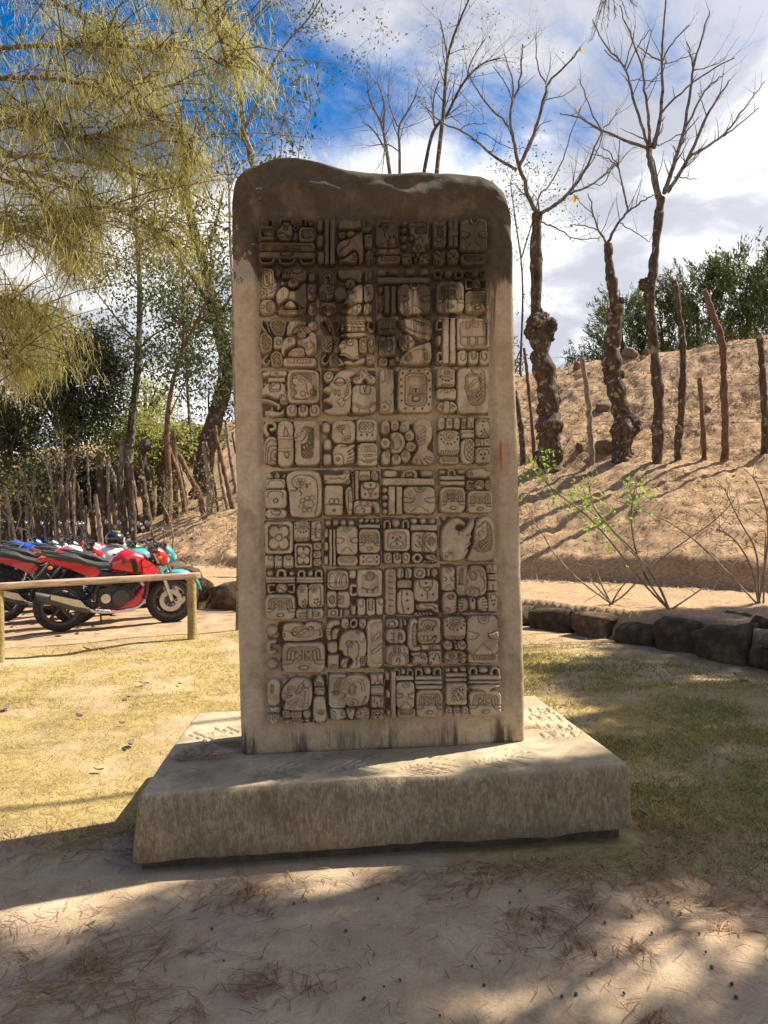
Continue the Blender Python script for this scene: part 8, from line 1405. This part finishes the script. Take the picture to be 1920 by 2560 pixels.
def build_needles():
    R_ = np.random.default_rng(13); parts = []
    def put(x, y, ang, L0, w, zoff=None, bend=.25):
        n = len(x); z = tz(x, y)+R_.uniform(.003, .012, n) if zoff is None else zoff+R_.uniform(.003, .010, n); P = np.stack([x, y, z], 1)
        d = np.stack([np.cos(ang), np.sin(ang), R_.normal(size=n)*.03+.02], 1); a2 = ang+R_.normal(size=n)*bend; d2 = np.stack([np.cos(a2), np.sin(a2), R_.normal(size=n)*.03], 1); L_ = (L0*R_.uniform(.5, 1.3, n))[:, None]
        P1 = P+d*L_*.5; P2 = P1+d2*L_*.5
        if zoff is None: P1[:, 2] = np.maximum(P1[:, 2], tz(P1[:, 0], P1[:, 1])+.003); P2[:, 2] = np.maximum(P2[:, 2], tz(P2[:, 0], P2[:, 1])+.002)
        parts.append(ribbons(P, P1, P2, w*R_.uniform(.7, 1.3, n), unit(np.cross(d, np.array([[0, 0, 1.]])+R_.normal(size=(n, 3))*.25))))
    # loose needles, then tufts and swept drifts
    x, y = scatter(1500, -1.7, 1.9, 1.4, 3.4, R_); k = ~in_plinth(x, y); put(x[k], y[k], R_.uniform(0, 6.28, k.sum()), .07, .0014)
    tufts = 0
    while tufts < 170:
        x, y = R_.uniform(-1.8, 2.2), R_.uniform(1.4, 3.7); 
        if in_plinth(np.array([x]), np.array([y]))[0]: continue
        dens = .22+.6*(x < -.55)*(y < 2.7)+.6*(x > .5)*(y > 2.4)+.3*(abs(y-2.75) < .2)*(x > .1)
        if R_.random() > dens: continue
        n = R_.integers(6, 26); a = R_.uniform(0, 6.28); sp = R_.uniform(.015, .05); xx = x+R_.normal(size=n)*sp; yy = y+R_.normal(size=n)*sp; put(xx, yy, a+R_.normal(size=n)*.45, R_.uniform(.07, .15), .0016, bend=.35); tufts += 1
    for (px, py, n, sp, L0) in ((60, 2100, 260, .14, .13), (300, 2080, 200, .10, .13), (330, 2130, 160, .07, .14), (690, 2200, 130, .10, .09), (1000, 2210, 130, .09, .09), (1130, 2215, 120, .08, .10), (1300, 2180, 180, .09, .10), (1420, 2170, 150, .08, .10), (1680, 2120, 320, .14, .12), (1760, 2190, 260, .13, .12), (1880, 2300, 260, .12, .11), (1840, 2080, 260, .16, .11), (300, 2380, 190, .10, .12), (60, 2480, 160, .09, .12), (240, 2500, 150, .08, .13), (700, 2480, 130, .07, .10), (560, 2260, 120, .09, .10), (1330, 2330, 90, .08, .09), (1450, 2400, 100, .08, .08), (120, 2290, 90, .1, .1), (1900, 2000, 260, .16, .10)):
        n = int(n*.6); p = at_z(px, py, 0.0); a = R_.uniform(0, 6.28); xx = p.x+R_.normal(size=n)*sp*1.5; yy = p.y+R_.normal(size=n)*sp*.8; k = ~in_plinth(xx, yy); put(xx[k], yy[k], (a+R_.normal(size=n)*.8)[k], L0, .0016, bend=.4)
    # drifts on the plinth
    for (px, py, n, sp) in ((498, 1895, 120, .05), (560, 1860, 60, .03), (840, 1888, 60, .06), (1050, 1925, 25, .03), (1330, 1820, 30, .03)):
        p = at_z(px, py, .335); a = R_.uniform(-.3, .8); put(p.x+R_.normal(size=n)*sp*1.6, p.y+R_.normal(size=n)*sp*.6, a+R_.normal(size=n)*.5, .09, .0016, zoff=.334)
    o = link('needle_litter', ribbon_mesh('needle_litter', parts, MATS['needles_dry'])); tag(o, 'fallen rust-brown needles scattered over the sandy ground', 'needles', kind='stuff')
build_needles()
def build_cones():
    R_ = np.random.default_rng(14); mb = MB(); prof = [(.0008, -.0075), (.005, -.006), (.0075, -.002), (.0078, .002), (.0055, .006), (.0008, .0078)]; mb.lathe(prof, axis='z', seg=9); me = mb.build('cone', simple('cone_brown', (.09, .055, .035), .9, var=.5, scale=200, bump=.6)); base = me.data; bpy.data.objects.remove(me)
    spots = [(1505, 2170), (1640, 2262), (1512, 2310), (1580, 2295), (1795, 2330), (1630, 2345), (1748, 2355), (1765, 2408), (1490, 2390), (865, 2330), (960, 2465), (1000, 2450), (910, 2495), (1100, 2540), (1440, 2490), (1405, 2495), (1560, 2490), (1210, 2455), (560, 2400), (530, 2325), (680, 2290), (945, 2250), (1130, 2250), (1330, 2300), (1360, 2320), (1480, 2440), (1700, 2290), (1620, 2255), (1590, 2200), (1780, 2440), (1840, 2510), (1250, 2400), (1180, 2410), (760, 2258), (735, 2262), (1300, 2230), (1275, 2260), (1370, 2150), (1660, 2160), (1640, 2120), (1605, 2130), (1690, 2145), (240, 2405), (1830, 2480), (1670, 2260)]
    for i, (px, py) in enumerate(spots):
        p = at_z(px, py, 0.0); o = link('tree_cone', base); o.location = (p.x, p.y, tz1(p.x, p.y)+.006); s = R_.uniform(.45, .78); o.scale = (s, s, s*R_.uniform(.9, 1.3)); o.rotation_euler = (R_.uniform(0, 3), R_.uniform(0, 3), 0); tag(o, 'tiny round brown cone lying on the sandy ground', 'cone', 'small cones on the sand')
build_cones()
def build_leaves():
    R_ = np.random.default_rng(15); simple('leaf_dead', (.13, .09, .07), .8, var=.4, scale=30); simple('leaf_green', (.16, .22, .05), .6, var=.3, scale=30)
    for (px, py, L_, m, lab) in ((360, 1716, .13, 'leaf_dead', 'curled dark dead leaf on the lit grass'), (450, 1718, .08, 'leaf_dead', 'small curled dead leaf on the lit grass'), (15, 1775, .16, 'leaf_dead', 'flat grey dead leaf lying at the edge of the lawn'), (200, 1800, .09, 'leaf_dead', 'narrow dark dead leaf in the middle of the lawn'), (320, 1750, .10, 'leaf_dead', 'pale crumpled dead leaf on the lawn'), (305, 1823, .07, 'leaf_dead', 'tiny crumpled leaf on the lawn'), (246, 1925, .10, 'leaf_green', 'single pale green leaf on the dry grass'), (325, 1865, .16, 'leaf_dead', 'brown leaf caught in a fallen twig'), (1605, 2042, .14, 'leaf_dead', 'dark dead leaf at the corner of the plinth'), (228, 2325, .05, 'leaf_green', 'small dark green leaf on the sand'), (1850, 1702, .20, 'leaf_dead', 'grey curled leaf lying near the foot of the wall'), (1165, 1560, .1, 'leaf_dead', 'dead leaf near the wall behind the stele'), (215, 1625, .12, 'leaf_dead', 'dead leaf on the bare soil in front of the motorcycle'), (242, 1590, .1, 'leaf_dead', 'dead leaf beside the side stand of the red motorcycle')):
        L_ *= .62; p = base_hit(px, py); u = np.linspace(0, 1, 7); V = []; F = []
        for i, t in enumerate(u):
            w = L_*.24*math.sin(math.pi*min(1, t*.96+.03))**.8; zc = .25*L_*(t-.5)**2*2
            V += [(t*L_-L_/2, -w, zc+.10*L_), (t*L_-L_/2, 0, zc), (t*L_-L_/2, w, zc+.13*L_)]
            if i: b = 3*i; F += [(b-3, b, b+1, b-2), (b-2, b+1, b+2, b-1)]
        o = link('fallen_leaf', mesh_np('fallen_leaf', V, F), None, MATS[m]); o.location = (p.x, p.y, tz1(p.x, p.y)+.02); o.rotation_euler = (R_.normal()*.3, R_.normal()*.2, R_.uniform(0, 6.28)); sm = o.modifiers.new('thick', 'SOLIDIFY'); sm.thickness = .002; tag(o, lab, 'leaf', 'fallen leaves on the ground')
build_leaves()
